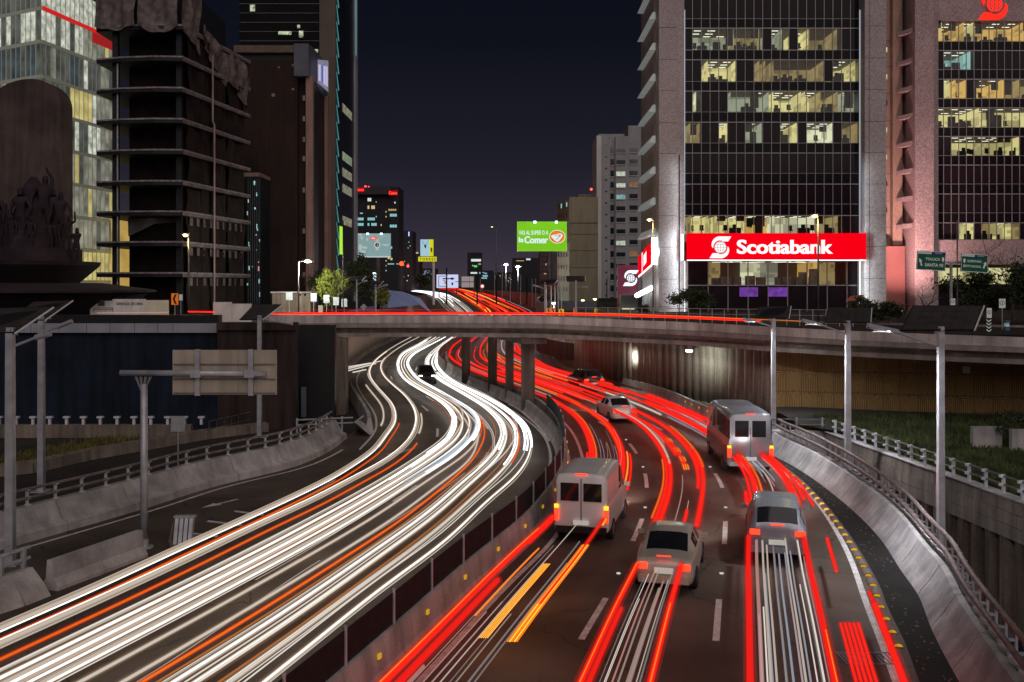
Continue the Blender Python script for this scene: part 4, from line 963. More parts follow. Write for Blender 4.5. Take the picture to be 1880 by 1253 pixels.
# side sign facing down the avenue, bright end cap and tube
s2 = empty('flank_sign', PY(1190,510,112), 'red sign turned edge-on with a glaring white end, left of the tower', 'sign')
q = [PY(1171.5,472,121.5), PY(1197,443,110.6), PY(1197,484,110.6), PY(1171.5,507,121.5)]
MB().add(q+[p+Vector((.5,.0,0)) for p in q], [(0,1,2,3),(4,7,6,5),(0,4,5,1),(1,5,6,2),(2,6,7,3),(3,7,4,0)]).build('sign_box', m_red_em, s2)
u = (q[1]-q[0]); u.z = 0; u.normalize()
MB().box(PY(1197.3,486,110.0),PY(1206,437,110.5)).build('bright_end', E('glare_white',(.9,.98,1),6), s2)
MB().tube([q[3]+Vector((0,0,-.15)), q[2]+Vector((0,0,-.15))], .10, 6).build('light_trim', E('white_tube_glow2',(.85,.97,1),2.0), s2)
nrm = u.cross(Vector((0,0,1)))
MB().add([q[0].lerp(q[1],.30).lerp(q[3].lerp(q[2],.30), f_)+nrm*.03 for f_ in (.02,.98)]+[q[0].lerp(q[1],.36).lerp(q[3].lerp(q[2],.36), f_)+nrm*.03 for f_ in (.98,.02)], [(0,1,2,3)]).build('white_stroke', m_white_em, s2)
MB().add([q[0].lerp(q[1],.42).lerp(q[3].lerp(q[2],.42), .25)+nrm*.03, q[0].lerp(q[1],.42).lerp(q[3].lerp(q[2],.42), .8)+nrm*.03, q[0].lerp(q[1],.64).lerp(q[3].lerp(q[2],.64), .72)+nrm*.03, q[0].lerp(q[1],.64).lerp(q[3].lerp(q[2],.64), .18)+nrm*.03], [(0,1,2,3)]).build('white_stroke', m_white_em, s2)
area('flank_lamp', PY(1207.5,465,109.3), PY(1216,462,108.9), 130, 2.5, .5, (.7,.93,1))
lt = empty('light_tube', PY(1181,545,112), 'thick slanting white light tube low on the tower flank', 'light tube')
MB().tube([PY(1169,543,118), PY(1196,529,108.6)], .28, 10).build('tube', E('glare_white2',(.9,.98,1),5), lt)
# second sign with the emblem, on its own red-purple board
s3 = empty('emblem_sign', PY(1153,575,118), 'dim red board with a white S emblem beside the tower', 'sign')
MB().box(PY(1133.5,541,119.2),PY(1172,487,118.8)).build('board', M('plum_board',(.11,.018,.04),.5,.3,.5, emit=(.5,.05,.16), es=.12), s3)
MB().box(PY(1133.5,578,119),PY(1136,541,118.9)).build('leg', M('red_post',(.3,.03,.03),.5), s3)
s_logo(PY(1158,511,118.8), 29/F*118.8, E('emblem_white',(.9,.96,1),1.2), m_black, s3)
kio = empty('kiosk', PY(1155,575,121), 'low grey kiosk with a lit pale yellow counter under the emblem board', 'kiosk')
MB().box(PY(1137,577,122),PY(1171,543,120.5)).build('booth', M('booth_grey',(.16,.17,.18),.6), kio)
MB().box(PY(1142,575,120.4),PY(1165,566,120.3)).build('lit_counter', E('counter_glow',(.85,.85,.5),.9), kio)

# ================================================================ second tower
TY = 118.0
t2 = empty('office_tower', (XA(1800,TY),TY,GZ), 'second concrete office tower at the right edge with a red emblem near its top', 'office tower')
p2 = lambda x: XA(x, TY); z2 = lambda y: ZA(y, TY)
m_pink = M('pinkish_aggregate', (.36,.28,.28), .9, .10, .2, .8, 5, grain=.35, gscale=6)
MB().box((p2(1670),TY-1.6,GZ),(p2(1704),TY+10,TOP)).build('corner_pier', m_pink, t2)
MB().box((p2(1704)+.02,TY-.8,GZ),(p2(1717.5),TY+2,TOP)).build('corner_pier', m_pink, t2)
MB().box((p2(1717.5),TY-.6,z2(40)),(p2(1920),TY+9,TOP)).build('top_wall', m_pink, t2)
MB().box((p2(1717.5),TY-.6,z2(486)),(p2(1920),TY+1,z2(441.5))).build('band_wall', m_pink, t2)
MB().box((p2(1717.5),TY+7,GZ),(p2(1920),TY+12,TOP-1)).build('core', m_int, t2)
rows2 = [(41,76),(94,128),(146.5,181),(199,234),(251.5,286),(304,338),(357,391),(410,440)]
bays2 = [1718+13.95*i for i in range(15)]
lit2 = {0:[(0,.8,'yellow',1),(.8,3.7,'amber',.6),(3.8,5,'yellow',.8),(5.2,11.5,'amber',.7),(11.6,14,'amber',.9)],
        1:[(1,4.6,'blue',.7)], 2:[(1,1.8,'yellow',.5),(2.7,4,'amber',.8),(4.9,8.8,'amber',.8),(9.1,11,'amber',1),(11,14,'dimy',.5)],
        3:[(0,5.7,'yellow',1),(5.8,14,'yellow',1)], 4:[(2,11,'yellow',.7)], 7:[(3.8,5.1,'yellow',.8),(6,7.2,'dimy',.5),(8.1,9.9,'yellow',.9),(10.2,11,'dimy',.7)]}
cols_['blue'] = (.30,.55,.60)
tower_facade(t2, TY, bays2, rows2, lit2, p2, z2)
MB().box((p2(1718),TY+.6,GZ),(p2(1920),TY+.8,z2(520))).build('entrance_glazing', m_pane, t2)
MB().box((p2(1720),TY+.5,z2(522)),(p2(1860),TY+.6,z2(492))).build('lobby_glow', LITGLASS('lobby_glow',(.95,.9,.45),.9,(.1,.08,.02),.6), t2)
# recess block between the towers, square windows
m_rec = M('salmon_panel', (.34,.24,.19), .9, .12, .3, .2, 5, grain=.2, gscale=6)
MB().box((p2(1617)-1,TY+2,GZ),(p2(1646),TY+12,z2(-60))).build('recess_wall', m_rec, t2)
MB().box((p2(1646)+.02,TY+1.2,z2(450)),(p2(1664),TY+10,z2(-60))).build('recess_wall', m_rec, t2)
MB().box((p2(1612),TY+.5,GZ),(p2(1665),TY+1.98,z2(452))).build('base_block', M('red_stucco',(.30,.12,.11),.9,.15,.3), t2)
b = MB()
for y in (68,116,166,217,266,316,367,416): b.box((p2(1617),TY+1.98,z2(y)-.02),(p2(1646),TY+2,z2(y)+.02))
b.box((p2(1626),TY+1.978,GZ),(p2(1626)+.04,TY+2,z2(-60))); b.build('panel_joints', m_black, t2)
m_wl = LITGLASS('small_window_glow',(.9,.85,.45),.95)
for k, y in enumerate((85,135.5,184.5,234.8,285,334.5,384,433)):
    for x, w in ((1635.5,9),(1619,5)):
        on = y < 180 or 230 < y < 240 or (280 < y < 290 and x > 1630)
        MB().box((p2(x-w/2),TY+1.9,z2(y+4.8)),(p2(x+w/2),TY+1.97,z2(y-4.8))).build('window', m_wl if on else m_black, t2)
        MB().box((p2(x-w/2)-.05,TY+1.8,z2(y+4.8)-.08),(p2(x+w/2)+.05,TY+1.99,z2(y+4.8))).build('window_sill', m_rec, t2)
for y in (55,110,160,210,261,311,361,411):
    MB().add([(p2(1652),TY+1.1,z2(y+8)),(p2(1668),TY-1.2,z2(y+8)),(p2(1668),TY-1.2,z2(y)),(p2(1652),TY+1.1,z2(y+2)),(p2(1652)+.5,TY+1.6,z2(y+8)),(p2(1669),TY+1,z2(y+8)),(p2(1669),TY+1,z2(y)),(p2(1652)+.5,TY+1.6,z2(y+2))],
             [(0,1,2,3),(4,7,6,5),(0,4,5,1),(3,2,6,7),(1,5,6,2),(0,3,7,4)]).build('balcony_slab', m_pink, t2)
es_ = empty('rooftop_emblem', PY(1826,34,TY-.7), 'glowing red S emblem on the concrete top of the right tower', 'emblem')
s_logo(PY(1826,8,TY-.75), 58/F*TY, E('red_emblem',(1,.02,.01),1.6), m_rust, es_)
# red floodlight at the foot of the recess
fl = empty('floodlight', PY(1652,574,112), 'floodlight washing the right tower\'s corner in salmon pink', 'floodlight')
MB().cbox(PY(1652,574,112),(.6,.4,.3)).build('housing', m_black, fl); MB().cbox(PY(1652,571.5,112.05),(.5,.3,.05)).build('lens', E('flood_lens',(1,.4,.35),6), fl)
ar = area('flood_lamp', PY(1652,570,111), PY(1680,330,116.5), 2600, 1.0, 1.0, (1,.56,.53)); ar.data.spread = R(110)
# ================================================================ left: bright glass office block
gb_ = empty('glass_office', (-53.3,111,GZ), 'bright curved-corner glass office block with a red line, glowing between monument and scaffold', 'office building')
K0 = Vector((-53.3,111,0)); ur = Vector((1.5,9,0)).normalized(); ul = Vector((-6.5,3.6,0)).normalized()
zf = [ZA(y,111) for y in (-46,17,78,142,205,268,331,394,457,520)]
GM = [LITGLASS('gl_grey',(.20,.21,.185),.5,(.06,.065,.06),.7), LITGLASS('gl_green',(.50,.50,.40),.6,(.13,.13,.10),.7), LITGLASS('gl_yellow',(.85,.75,.30),.8,(.35,.28,.08),.6),
      LITGLASS('gl_white',(.85,.88,.74),.85,(.22,.24,.19),1.3), LITGLASS('gl_blue',(.10,.14,.16),.5,(.03,.045,.05),.6)]
pm2 = [mesh_only(MB().box((0,0,0),(.84,.04,3.45)), 'pane', m) for m in GM]
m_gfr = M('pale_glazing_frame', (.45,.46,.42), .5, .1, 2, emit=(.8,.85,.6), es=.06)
def gpick(fl, i, right):
    if right:
        return {1:3 if i < 9 else 1, 2:0 if i < 6 else (4 if i < 8 else 3 if i < 10 else 0), 3:0 if i < 6 else (2 if i < 12 else 1), 4:(0,3,3,3,3,0,3,3)[(i)%8] if i < 13 else 1,
                5:1 if i % 4 else 0, 6:1 if i % 5 else 2, 7:1 if i % 3 else 0, 8:2, 0:3}.get(fl, 1)
    return {0:0, 1:(0,3,3,3,0)[i%5], 2:4 if i % 3 else 0, 3:0, 4:0, 5:1}.get(fl, 0)
for f_ in range(len(zf)-1):
    z1, z0 = zf[f_], zf[f_+1]; h = z1-z0
    for (u, n, right) in ((ur, 17, True), (ul, 11, False)):
        an = math.atan2(u.y, u.x)
        for i in range(n):
            s = .03+i*.9; c = K0+u*(s if right else s+.87)
            k = gpick(f_, i, right)
            if rnd.random() < .12: k = (k+1) % 4
            inst('pane', pm2[k], (c.x, c.y, z0+.35), gb_, an if right else an+math.pi)
        a, c = K0+Vector((0,0,z0)), K0+u*(n*.9)+Vector((0,0,z0))
        MB().sweep([a+(u*.0), c], [(-.12,-.1),(-.12,.3),(.12,.3),(.12,-.1)]).build('floor_edge', m_gfr, gb_)
for (u, n) in ((ur, 17), (ul, 11)):
    b = MB()
    for i in range(n+1):
        c = K0+u*(i*.9); b.box((c.x-.03,c.y-.12,zf[-1]),(c.x+.03,c.y-.02,zf[0]))
    b.build('mullions', m_gfr, gb_, kind='stuff')
a = K0+Vector((0,0,zf[1]+.05)); MB().sweep([a, a+ur*15.3], [(.13,-.15),(.13,.32),(.2,.32),(.2,-.15)]).build('red_line', E('red_line_glow',(.75,.02,.02),.8), gb_)
c = K0+ur*9.6+Vector((0,0,zf[1]-.9)); MB().sweep([c, c+ur*5.6], [(.16,-.5),(.16,.75),(.22,.75),(.22,-.5)]).build('red_panel', E('red_panel_glow',(.45,.02,.02),.7), gb_)
MB().add([(-53.6,111.9,GZ),(-52.3,120,GZ),(-51.2,126.5,GZ),(-75,130,GZ),(-75,124,GZ)]+[(-53.6,111.9,zf[0]),(-52.3,120,zf[0]),(-51.2,126.5,zf[0]),(-75,130,zf[0]),(-75,124,zf[0])],
         [(0,1,6,5),(1,2,7,6),(2,3,8,7),(3,4,9,8),(4,0,5,9),(5,6,7,8,9)]).build('core', m_int, gb_)
MB().box((-49.5,121,GZ),(-46.2,124,ZA(400,122))).build('yellow_base_wall', LITGLASS('base_glow',(.75,.50,.12),.75,(.35,.22,.05),.4), gb_)
MB().box((-46.15,121,GZ),(-42,124,ZA(415,122))).build('white_base_wall', LITGLASS('base_glow_white',(.72,.78,.72),.75,(.3,.33,.3),.6), gb_)

# ================================================================ unfinished tower with bare slabs and tarpaulins
ct = empty('unfinished_tower', (-37,105,GZ), 'dark unfinished tower of bare floor slabs wrapped in tarpaulin', 'construction building')
m_slabe = M('slab_edge', (.17,.14,.145), .9, .4, .8, .4, 8, grain=.2, gscale=12)
m_slabt = M('slab_edge_lit', (.26,.235,.24), .9, .45, 2.5, .3, 10)  # paler tone: light along the slab tops put into the colour
m_dark = M('steel_dark', (.014,.015,.018), .6, .3, 2)
m_net = M('debris_netting', (.018,.011,.010), .95, .5, .8)
m_tarp = M('grey_tarpaulin', (.15,.125,.12), .75, .45, 1.6, .5, 3)
sy = [45,103,160,217,274,331,387,443,500]
fp = [(-42.9,101.2),(-40,100.3),(-36.5,99.8),(-33.6,100),(-31.0,116.2),(-42.9,116.2)]
for y in sy:
    z = ZA(y,100); b = MB(); n = len(fp)
    b.add([(x,yy,z-.5) for x, yy in fp]+[(x,yy,z-.06) for x, yy in fp], [tuple(range(n))[::-1], tuple(range(n,2*n))]+[(i,(i+1)%n,n+(i+1)%n,n+i) for i in range(n)])
    b.build('floor_slab', m_dark if False else m_dark, ct)
    b = MB(); g_ = 1.004; cx_, cy_ = -37, 108
    q = [(cx_+(x-cx_)*g_, cy_+(yy-cy_)*g_) for x, yy in fp]
    b.add([(x,yy,z-.16) for x, yy in q]+[(x,yy,z) for x, yy in q], [tuple(range(n))[::-1], tuple(range(n,2*n))]+[(i,(i+1)%n,n+(i+1)%n,n+i) for i in range(n)])
    b.build('lit_slab_edge', m_slabt, ct)  # thin pale band painted as light catching the slab's upper edge
    MB().add([(-33.58,100.02,z-.5),(-30.98,116.2,z-.42),(-30.98,116.2,z-.17),(-33.58,100.02,z-.17),(-34.2,100.3,z-.5),(-31.5,116,z-.42),(-31.5,116,z-.17),(-34.2,100.3,z-.17)],
             [(0,1,2,3),(4,7,6,5),(0,4,5,1),(3,2,6,7),(0,3,7,4),(1,5,6,2)]).build('edge_beam', m_slabe, ct)
for (x,yy) in ((-41.0,101.5),(-34.3,101.2),(-32.6,110.5),(-31.9,115.3),(-41.9,113)):
    MB().box((x-.28,yy-.28,GZ),(x+.28,yy+.28,ZA(40,100))).build('column', m_dark, ct)
MB().tube([(-40.6,100.9,GZ),(-40.6,100.9,ZA(104,100))], .09, 6).build('downpipe', m_galv, ct)
xv, yv = -32.35, 106.6
MB().tube([(xv,yv,GZ),(xv,yv,ZA(230,107)),(xv-.15,yv-.1,ZA(225,107)),(xv-.15,yv-.1,ZA(104,107))], .10, 6).build('debris_chute', M('pink_grey_pipe',(.36,.27,.26),.8,.2,1), ct)
for k in range(len(sy)):
    zt = ZA(sy[k],100)-.5; zb = ZA(sy[k+1],100) if k+1 < len(sy) else GZ
    for (y0, y1) in ((101.6,106.2),(107,110.2),(110.8,115)):               # netting on the flank, sagging folds
        b = MB(); nu, nv = 10, 6
        for j in range(nv+1):
            for i in range(nu+1):
                f, g = i/nu, j/nv; yy = y0+(y1-y0)*f; x = -33.9+(yy-100)*.161+.12*math.sin(f*9+k*2)+.1*math.sin(g*5+f*4+k)
                b.v.append((x, yy, zb+(zt-zb)*g-(.25*math.sin(f*math.pi) if j == nv and k % 2 else 0)))
        b.f = [(j*(nu+1)+i, j*(nu+1)+i+1, (j+1)*(nu+1)+i+1, (j+1)*(nu+1)+i) for j in range(nv) for i in range(nu)]
        b.build('netting', m_net if (k+int(y0)) % 3 else m_tarp if k in (3,8) else m_net, ct, smooth=True)
    MB().box((-40.4,103.5,zb),(-34.4,103.6,zt)).build('netting', m_net, ct)
    if k in (6,):
        MB().add([(-40.2,102.6,zt-.1),(-34.6,102.6,zt-.1),(-34.6,102.7,zt-.5),(-37.5,102.7,zt-.7),(-40.2,102.7,zb+.6)], [(0,4,3,2,1)]).build('tarpaulin', M('pale_tarp',(.20,.20,.18),.8,.3,1), ct)
    if k >= 6:
        for i in range(9): yy = 101.8+i*1.5; MB().box((-33.75+(yy-100)*.161,yy,zt-.9),(-33.7+(yy-100)*.161,yy+.8,zt-.05)).build('vent_panel', m_slabe, ct)
def drape(p0, p1, ztop, zbot, seed, amp=.35, name='tarpaulin', n=26, bulge=None):
    b = MB(); r_ = random.Random(seed); ph = [r_.uniform(0,6) for _ in range(6)]; nv = 12
    d = Vector((p1[0]-p0[0], p1[1]-p0[1], 0)); L_ = d.length; nn = Vector((d.y,-d.x,0)).normalized()
    for j in range(nv+1):
        g = j/nv
        for i in range(n+1):
            f = i/n; sag = (1-g)*.9*abs(math.sin(f*math.pi*2.2+ph[0]))
            o_ = amp*(math.sin(f*L_*2.1+ph[1]+g*1.5)*.5+math.sin(f*L_*4.7+ph[2]-g*3)*.25+math.sin(g*6+f*5+ph[3])*.4)*(.4+.6*math.sin(g*math.pi))
            p = Vector((p0[0],p0[1],0))+d*f+nn*(o_+.2); z = zbot(f)+(ztop(f)-zbot(f))*g
            b.v.append((p.x,p.y,z-sag*.2))
    b.f = [(j*(n+1)+i, j*(n+1)+i+1, (j+1)*(n+1)+i+1, (j+1)*(n+1)+i) for j in range(nv) for i in range(n)]
    return b.build(name, m_tarp, ct, smooth=True)
zt0 = ZA(45,100)
MB().box((-39.5,104.5,GZ),(-33.0,115,ZA(60,100))).build('core', m_net, ct)  # dark box added inside so no sky shows between the slabs
drape((-42.9,101),(-38.3,99.9), lambda f: zt0+4.5, lambda f: zt0+.1-.5*math.sin(f*3.1), 1)
drape((-38.1,99.9),(-34.0,99.9), lambda f: zt0+4.5, lambda f: zt0-.1-.7*math.sin(f*3.1), 2)
drape((-33.7,99.8),(-33.2,103.8), lambda f: zt0+4, lambda f: zt0-2.0*f-.2, 3, .5)
drape((-33.1,104.2),(-32.2,110), lambda f: zt0+1.2-f*2, lambda f: zt0-3.0*f-1.2, 4, .7)
drape((-32.2,110.2),(-31.2,115.9), lambda f: zt0+.2-f*1.5, lambda f: zt0-3.2-3*f, 5, .8)
MB().box((-42.5,101.5,zt0),(-33.6,115,zt0+4.2)).build('plant_room', m_dark, ct)

# ================================================================ brown tower, corner columns
bb_ = empty('brown_tower', (XA(500,130),130,GZ), 'dark brown blank-walled tower with pale lit corner columns', 'tower block')
q = lambda x, Y=130: XA(x, Y)
m_brown = M('dark_brown_render', (.026,.014,.011), .9, .35, .15, .2, 5, streak=.3)
m_colm = M('rose_stone_column', (.30,.19,.16), .8, .15, .4, .2, 8, streak=.2)
m_pent = M('slate_cladding', (.10,.11,.14), .7, .15, .5)
MB().box((q(430),130,GZ),(q(546),140,ZA(110,130))).build('wall', m_brown, bb_)
MB().box((q(430),130.5,ZA(110,130)),(q(541),140,ZA(97,130))).build('recess_band', m_black, bb_)
MB().box((q(430),129.8,ZA(97,130)),(q(541),140,ZA(84,130))).build('cornice', M('cornice_tan',(.13,.10,.075),.8), bb_)
MB().box((q(541),129.5,ZA(141,130)),(q(568),135,ZA(82,130))).build('penthouse', m_pent, bb_)
MB().box((q(546)+.02,131,GZ),(q(560),146,ZA(141,130))).build('side_wall', m_brown, bb_)
MB().add([(q(568)+.02,131,ZA(141,131)),(XA(600,146),146,ZA(186,146)),(XA(600,146),146,ZA(117,146)),(q(568)+.02,131,ZA(84,131)),(q(560),131,ZA(141,131)),(q(560),146,ZA(186,146)),(q(560),146,ZA(117,146)),(q(560),131,ZA(84,131))],
         [(0,1,2,3),(4,7,6,5),(0,4,5,1),(3,2,6,7),(0,3,7,4)]).build('penthouse_side', m_pent, bb_)
MB().box((XA(562,130.4),130.2,GZ),(XA(575,130.4),131,ZA(140,130))).build('corner_column', m_colm, bb_)
MB().box((XA(591,144),143.5,GZ),(XA(603,144),146,ZA(178,144))).build('corner_column', m_colm, bb_)
MB().add([(XA(575,131),131.1,GZ),(XA(590,144),144,GZ),(XA(590,144),144,ZA(178,144)),(XA(575,131),131.1,ZA(150,131))],[(0,1,2,3)]).build('window_strip', m_black, bb_)
bl_ = LITGLASS('pale_balcony_glow',(.5,.48,.32),.6,(.1,.09,.06),1.5)
for k, y in enumerate((176,214,252,287,345,420,500)):
    MB().box((XA(556,130),129.9,ZA(y+9,130)),(XA(560,130),130.1,ZA(y,130))).build('window', m_colm, bb_)
    Yk = 137; MB().add([(XA(579,Yk),Yk,ZA(y+22,Yk)),(XA(587,Yk+4),Yk+4,ZA(y+22,Yk+4)),(XA(587,Yk+4),Yk+4,ZA(y+8,Yk+4)),(XA(579,Yk),Yk,ZA(y+8,Yk))],[(0,1,2,3)]).build('window', bl_ if k in (3,4) else m_pent, bb_)
bs_ = [PY(580,153,130.9), PY(600,170,143), PY(600,112,143), PY(580,110,130.9)]
MB().add([p+Vector((.25,-.1,0)) for p in bs_],[(0,1,2,3)]).build('sign_face', LITGLASS('side_sign_glow',(.38,.34,.42),.8,(.12,.12,.2),3), bb_)
for k in range(4):
    f0, f1 = .1+k*.22, .24+k*.22
    MB().add([bs_[0].lerp(bs_[1],f0).lerp(bs_[3].lerp(bs_[2],f0),.15)+Vector((.3,-.15,0)), bs_[0].lerp(bs_[1],f1).lerp(bs_[3].lerp(bs_[2],f1),.15)+Vector((.3,-.15,0)),
              bs_[0].lerp(bs_[1],f1).lerp(bs_[3].lerp(bs_[2],f1),.8)+Vector((.3,-.15,0)), bs_[0].lerp(bs_[1],f0).lerp(bs_[3].lerp(bs_[2],f0),.8)+Vector((.3,-.15,0))],[(0,1,2,3)]).build('sign_stroke', E('violet_white',(.75,.68,.95),.7) if k != 1 else E('blue_stroke',(.08,.15,.55),.8), bb_)
for x, y, w in ((502,175,6),(512,124,3),(538,120,4),(538,164,4)): MB().box((q(x-w/2),129.95,ZA(y+w/2,130)),(q(x+w/2),129.99,ZA(y-w/2,130))).build('patch', m_colm, bb_)

# tall dark glass tower behind it
tt = empty('glass_tower', (XA(600,165),165,GZ), 'tallest dark glass tower left of the sky with a teal-lit edge', 'tower block')
MB().box((XA(440,165),165,GZ),(XA(587,165),180,64)).build('glazing', M('black_glazing',(.006,.006,.007),.6,.3,.3,spec=.1), tt)
for y in range(8,100,17): MB().box((XA(440,165),164.9,ZA(y,165)),(XA(587,165),164.99,ZA(y,165)+.08)).build('floor_line', m_gald, tt)
MB().box((XA(587.5,165),164.5,GZ),(XA(617,165),180,64)).build('stone_pier', M('brown_grey_stone',(.13,.105,.085),.9,.15,.2,.2,4,grain=.15,gscale=4), tt)
X0 = XA(617,165)
m_teal = E('teal_edge_glow',(.22,.75,.75),.42, False); m_sidebl = M('side_glass',(.012,.013,.016),.3,.3,.2,spec=.3)
MB().box((X0-.3,165.02,GZ),(X0+.02,186,64)).build('side_glazing', m_sidebl, tt)
for k in range(19):
    z = ZA(10+k*30.5,166); MB().add([(X0+.05,165.0,z+2.6),(X0+.05,167.0,z-.2),(X0+.18,167.0,z-.2),(X0+.12,165.0,z+2.6)],[(0,1,2,3),(3,2,1,0)]).build('teal_strip', m_teal, tt)
    if k in (6,9,10,11,13): MB().add([(X0+.06,171,z-.2),(X0+.06,181,z-.2),(X0+.06,181,z+1.3),(X0+.06,171,z+1.3)],[(0,1,2,3)]).build('lit_window', bl_ if k != 9 else LITGLASS('greenish_glow',(.35,.45,.28),.7), tt)
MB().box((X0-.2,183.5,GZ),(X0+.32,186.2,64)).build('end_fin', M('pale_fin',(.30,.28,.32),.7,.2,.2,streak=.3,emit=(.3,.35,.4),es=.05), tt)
for z0, z1, c in ((ZA(105,185),ZA(0,185),m_teal),): MB().box((X0+.33,183.6,z0),(X0+.36,184.4,z1)).build('light_strip', c, tt)
rf_ = LITGLASS('rooftop_lamps',(.8,.9,.6),.9,(.03,.03,.03),2.5)
for x, y, w, h in ((510,60,24,6),(548,62,8,12),(545,48,5,6),(577,93,6,6),(458,14,9,12)): MB().box((XA(x,164),164.3,ZA(y+h/2,164)),(XA(x+w,164),164.4,ZA(y-h/2,164))).build('lit_window', rf_, tt)
MB().add([(X0+.07,168,ZA(415,168)),(X0+.07,171.5,ZA(415,168)),(X0+.07,171.5,ZA(467,168)),(X0+.07,168,ZA(467,168))],[(0,1,2,3),(3,2,1,0)]).build('green_strip', E('green_bar',(.45,.85,.05),1.0), tt)

# low teal glass block by the scaffold
lg = empty('low_glass_block', (XA(469,125),125,GZ), 'low teal glass block squeezed beside the unfinished tower', 'office building')
MB().box((XA(452,125),125,GZ),(XA(478,125),133,ZA(325,125))).build('glazing', M('teal_glass',(.015,.025,.03),.15,.3,.3,spec=.6), lg)
MB().box((XA(448,125),124.6,ZA(325,125)),(XA(479,125),133,ZA(318,125))).build('roof_edge', m_colm, lg)
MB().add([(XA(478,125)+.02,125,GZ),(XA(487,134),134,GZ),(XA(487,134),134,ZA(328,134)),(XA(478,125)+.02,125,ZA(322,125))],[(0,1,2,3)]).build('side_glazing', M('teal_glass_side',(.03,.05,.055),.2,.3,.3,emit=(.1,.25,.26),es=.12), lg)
tealw = LITGLASS('teal_window_glow',(.5,.9,.9),.9,(.05,.12,.13),3); pinkw = E('pink_glow',(.9,.45,.6),.6,False)
for k in range(26):
    x = rnd.uniform(453,485); y = rnd.uniform(330,540); h = rnd.uniform(1,9); w = rnd.uniform(1,2.2)
    MB().box((XA(x,124.9),124.85,ZA(y+h,125)),(XA(min(x+w,477),124.9),124.95,ZA(y,125))).build('lit_window', tealw if k % 6 else pinkw, lg) if x < 476 else None
for k in range(6): MB().box((XA(455+k*4,124.9),124.9,GZ),(XA(455+k*4,124.9)+.06,124.98,ZA(326,125))).build('mullion', m_gald, lg)

# ================================================================ distant blocks
def block(name, x0, x1, ytop, Y, m, lab, cat='building', depth=20, side=None):
    t = empty(name, (XA((x0+x1)/2,Y),Y,GZ), lab, cat)
    MB().box((XA(x0,Y),Y,GZ),(XA(x1,Y),Y+depth,ZA(ytop,Y))).build('wall', m, t); return t
m_fardark = M('far_dark_wall',(.02,.022,.028),.8,.2,.05)
m_fard2 = M('far_plum_wall',(.045,.035,.045),.8,.2,.05)
wt = [E('far_teal',(.35,.75,.78),.75,False), E('far_yellow',(.85,.7,.3),.8,False), E('far_white',(.8,.85,.8),.9,False), E('far_amber',(.8,.5,.25),.6,False)]
def win(t, Y, x, y, w, h, m, name='lit_window', kind=None): MB().box((XA(x,Y),Y-.15,ZA(y+h,Y)),(XA(x+w,Y),Y-.02,ZA(y,Y))).build(name, m, t, kind=kind)
c1 = block('distant_tower', 645, 732, 343, 450, m_fardark, 'distant dark tower with red rooftop signs beyond the watch billboard', 'tower block')
MB().box((XA(652,448),447,ZA(358,450)),(XA(718,448),450,ZA(345,450))).build('roof_band', m_fard2, c1)
for (x,y,w,h,k) in ((675,364,7,6,2),(675,378,17,6,1),(713,384,15,3.5,3),(716,393,13,5,0),(655,400,13,5,0),(675,400,17,5,0),(655,410,13,5,0),(675,410,17,5,0),(716,413,13,5,0),(661,391,6,2,0),(724,371,2.5,3,2),(699,412,2,3,1),(712,473,4,3,1),(717,474,8,4,1),(712,484,20,2,0),(717,453,7,4,0)):
    for j in range(max(1,int(w/3.4))): 
        ww = w/max(1,int(w/3.4)); 
        if rnd.random() < .88: win(c1, 450, x+j*ww, y, ww*.85, h, wt[k])
for x in (690,700,708):
    for y in range(370,500,9): 
        if rnd.random() < .3: win(c1, 450, x, y, 1.6, 2.5, wt[rnd.choice((0,1,3))])
rs = empty('rooftop_sign', PY(662,350,446.5), 'red glowing rooftop sign on the left end of the distant tower', 'sign'); put_text('Canon', PY(661,348.5,446.6), 14/F*446, 5.5/F*446, E('red_text',(1,.05,.03),1.6), rs, bold=.05)
MB().box(PY(654,352.5,446.9),PY(668,345,446.7)).build('backing', E('red_back',(.75,.0,.01),.75), rs)
rs = empty('rooftop_sign', PY(722,357,446.5), 'red glowing rooftop sign on the right end of the distant tower', 'sign'); put_text('Canon', PY(721.5,354.5,446.6), 15/F*446, 6/F*446, E('red_text2',(1,.05,.03),1.6), rs, bold=.05)
MB().box(PY(714,358.5,446.9),PY(729,350.5,446.7)).build('backing', E('red_back2',(.75,.0,.01),.75), rs)
def beacon(x, y, Y, lab, s=.35, c=(1,.05,.03)):
    o = MB().lathe(PY(x,y,Y), [(s*.5,-s),(s,-s*.3),(s,s*.3),(s*.5,s)], 8).build('aviation_beacon', E('beacon',c,5,False)); tag(o, lab, 'beacon'); return o
beacon(671,343.2,449,'leftmost of the red roof beacons on the distant tower',.5); beacon(677,343.4,449,'dim second red roof beacon on the distant tower',.3); beacon(701,346.8,449,'red roof beacon at the middle of the distant tower',.5)
c2 = block('distant_tower', 732, 757, 424, 520, m_fard2, 'distant plum-dark tower behind the red traffic light with two violet lights', 'tower block')
for x, y in ((732,427),(750,427)): win(c2, 520, x, y-1, 1.6, 8, E('violet_glow',(.35,.45,1),2.2,False))
for _ in range(16): win(c2, 520, rnd.uniform(733,754), rnd.uniform(436,515), 1.6, 1.6, rnd.choice(wt))
c3_ = block('distant_block', 757, 770, 463, 560, m_fard2, 'narrow distant block left of the yellow lettered sign')
win(c3_, 560, 759, 463.5, 9, 2.4, wt[1])
c4 = block('distant_block', 752, 800, 493, 600, m_fard2, 'low distant block lit in violet below the yellow lettered sign')
vio = E('far_violet',(.5,.4,.95),.8,False); mag = E('far_magenta',(.9,.25,.7),.8,False)
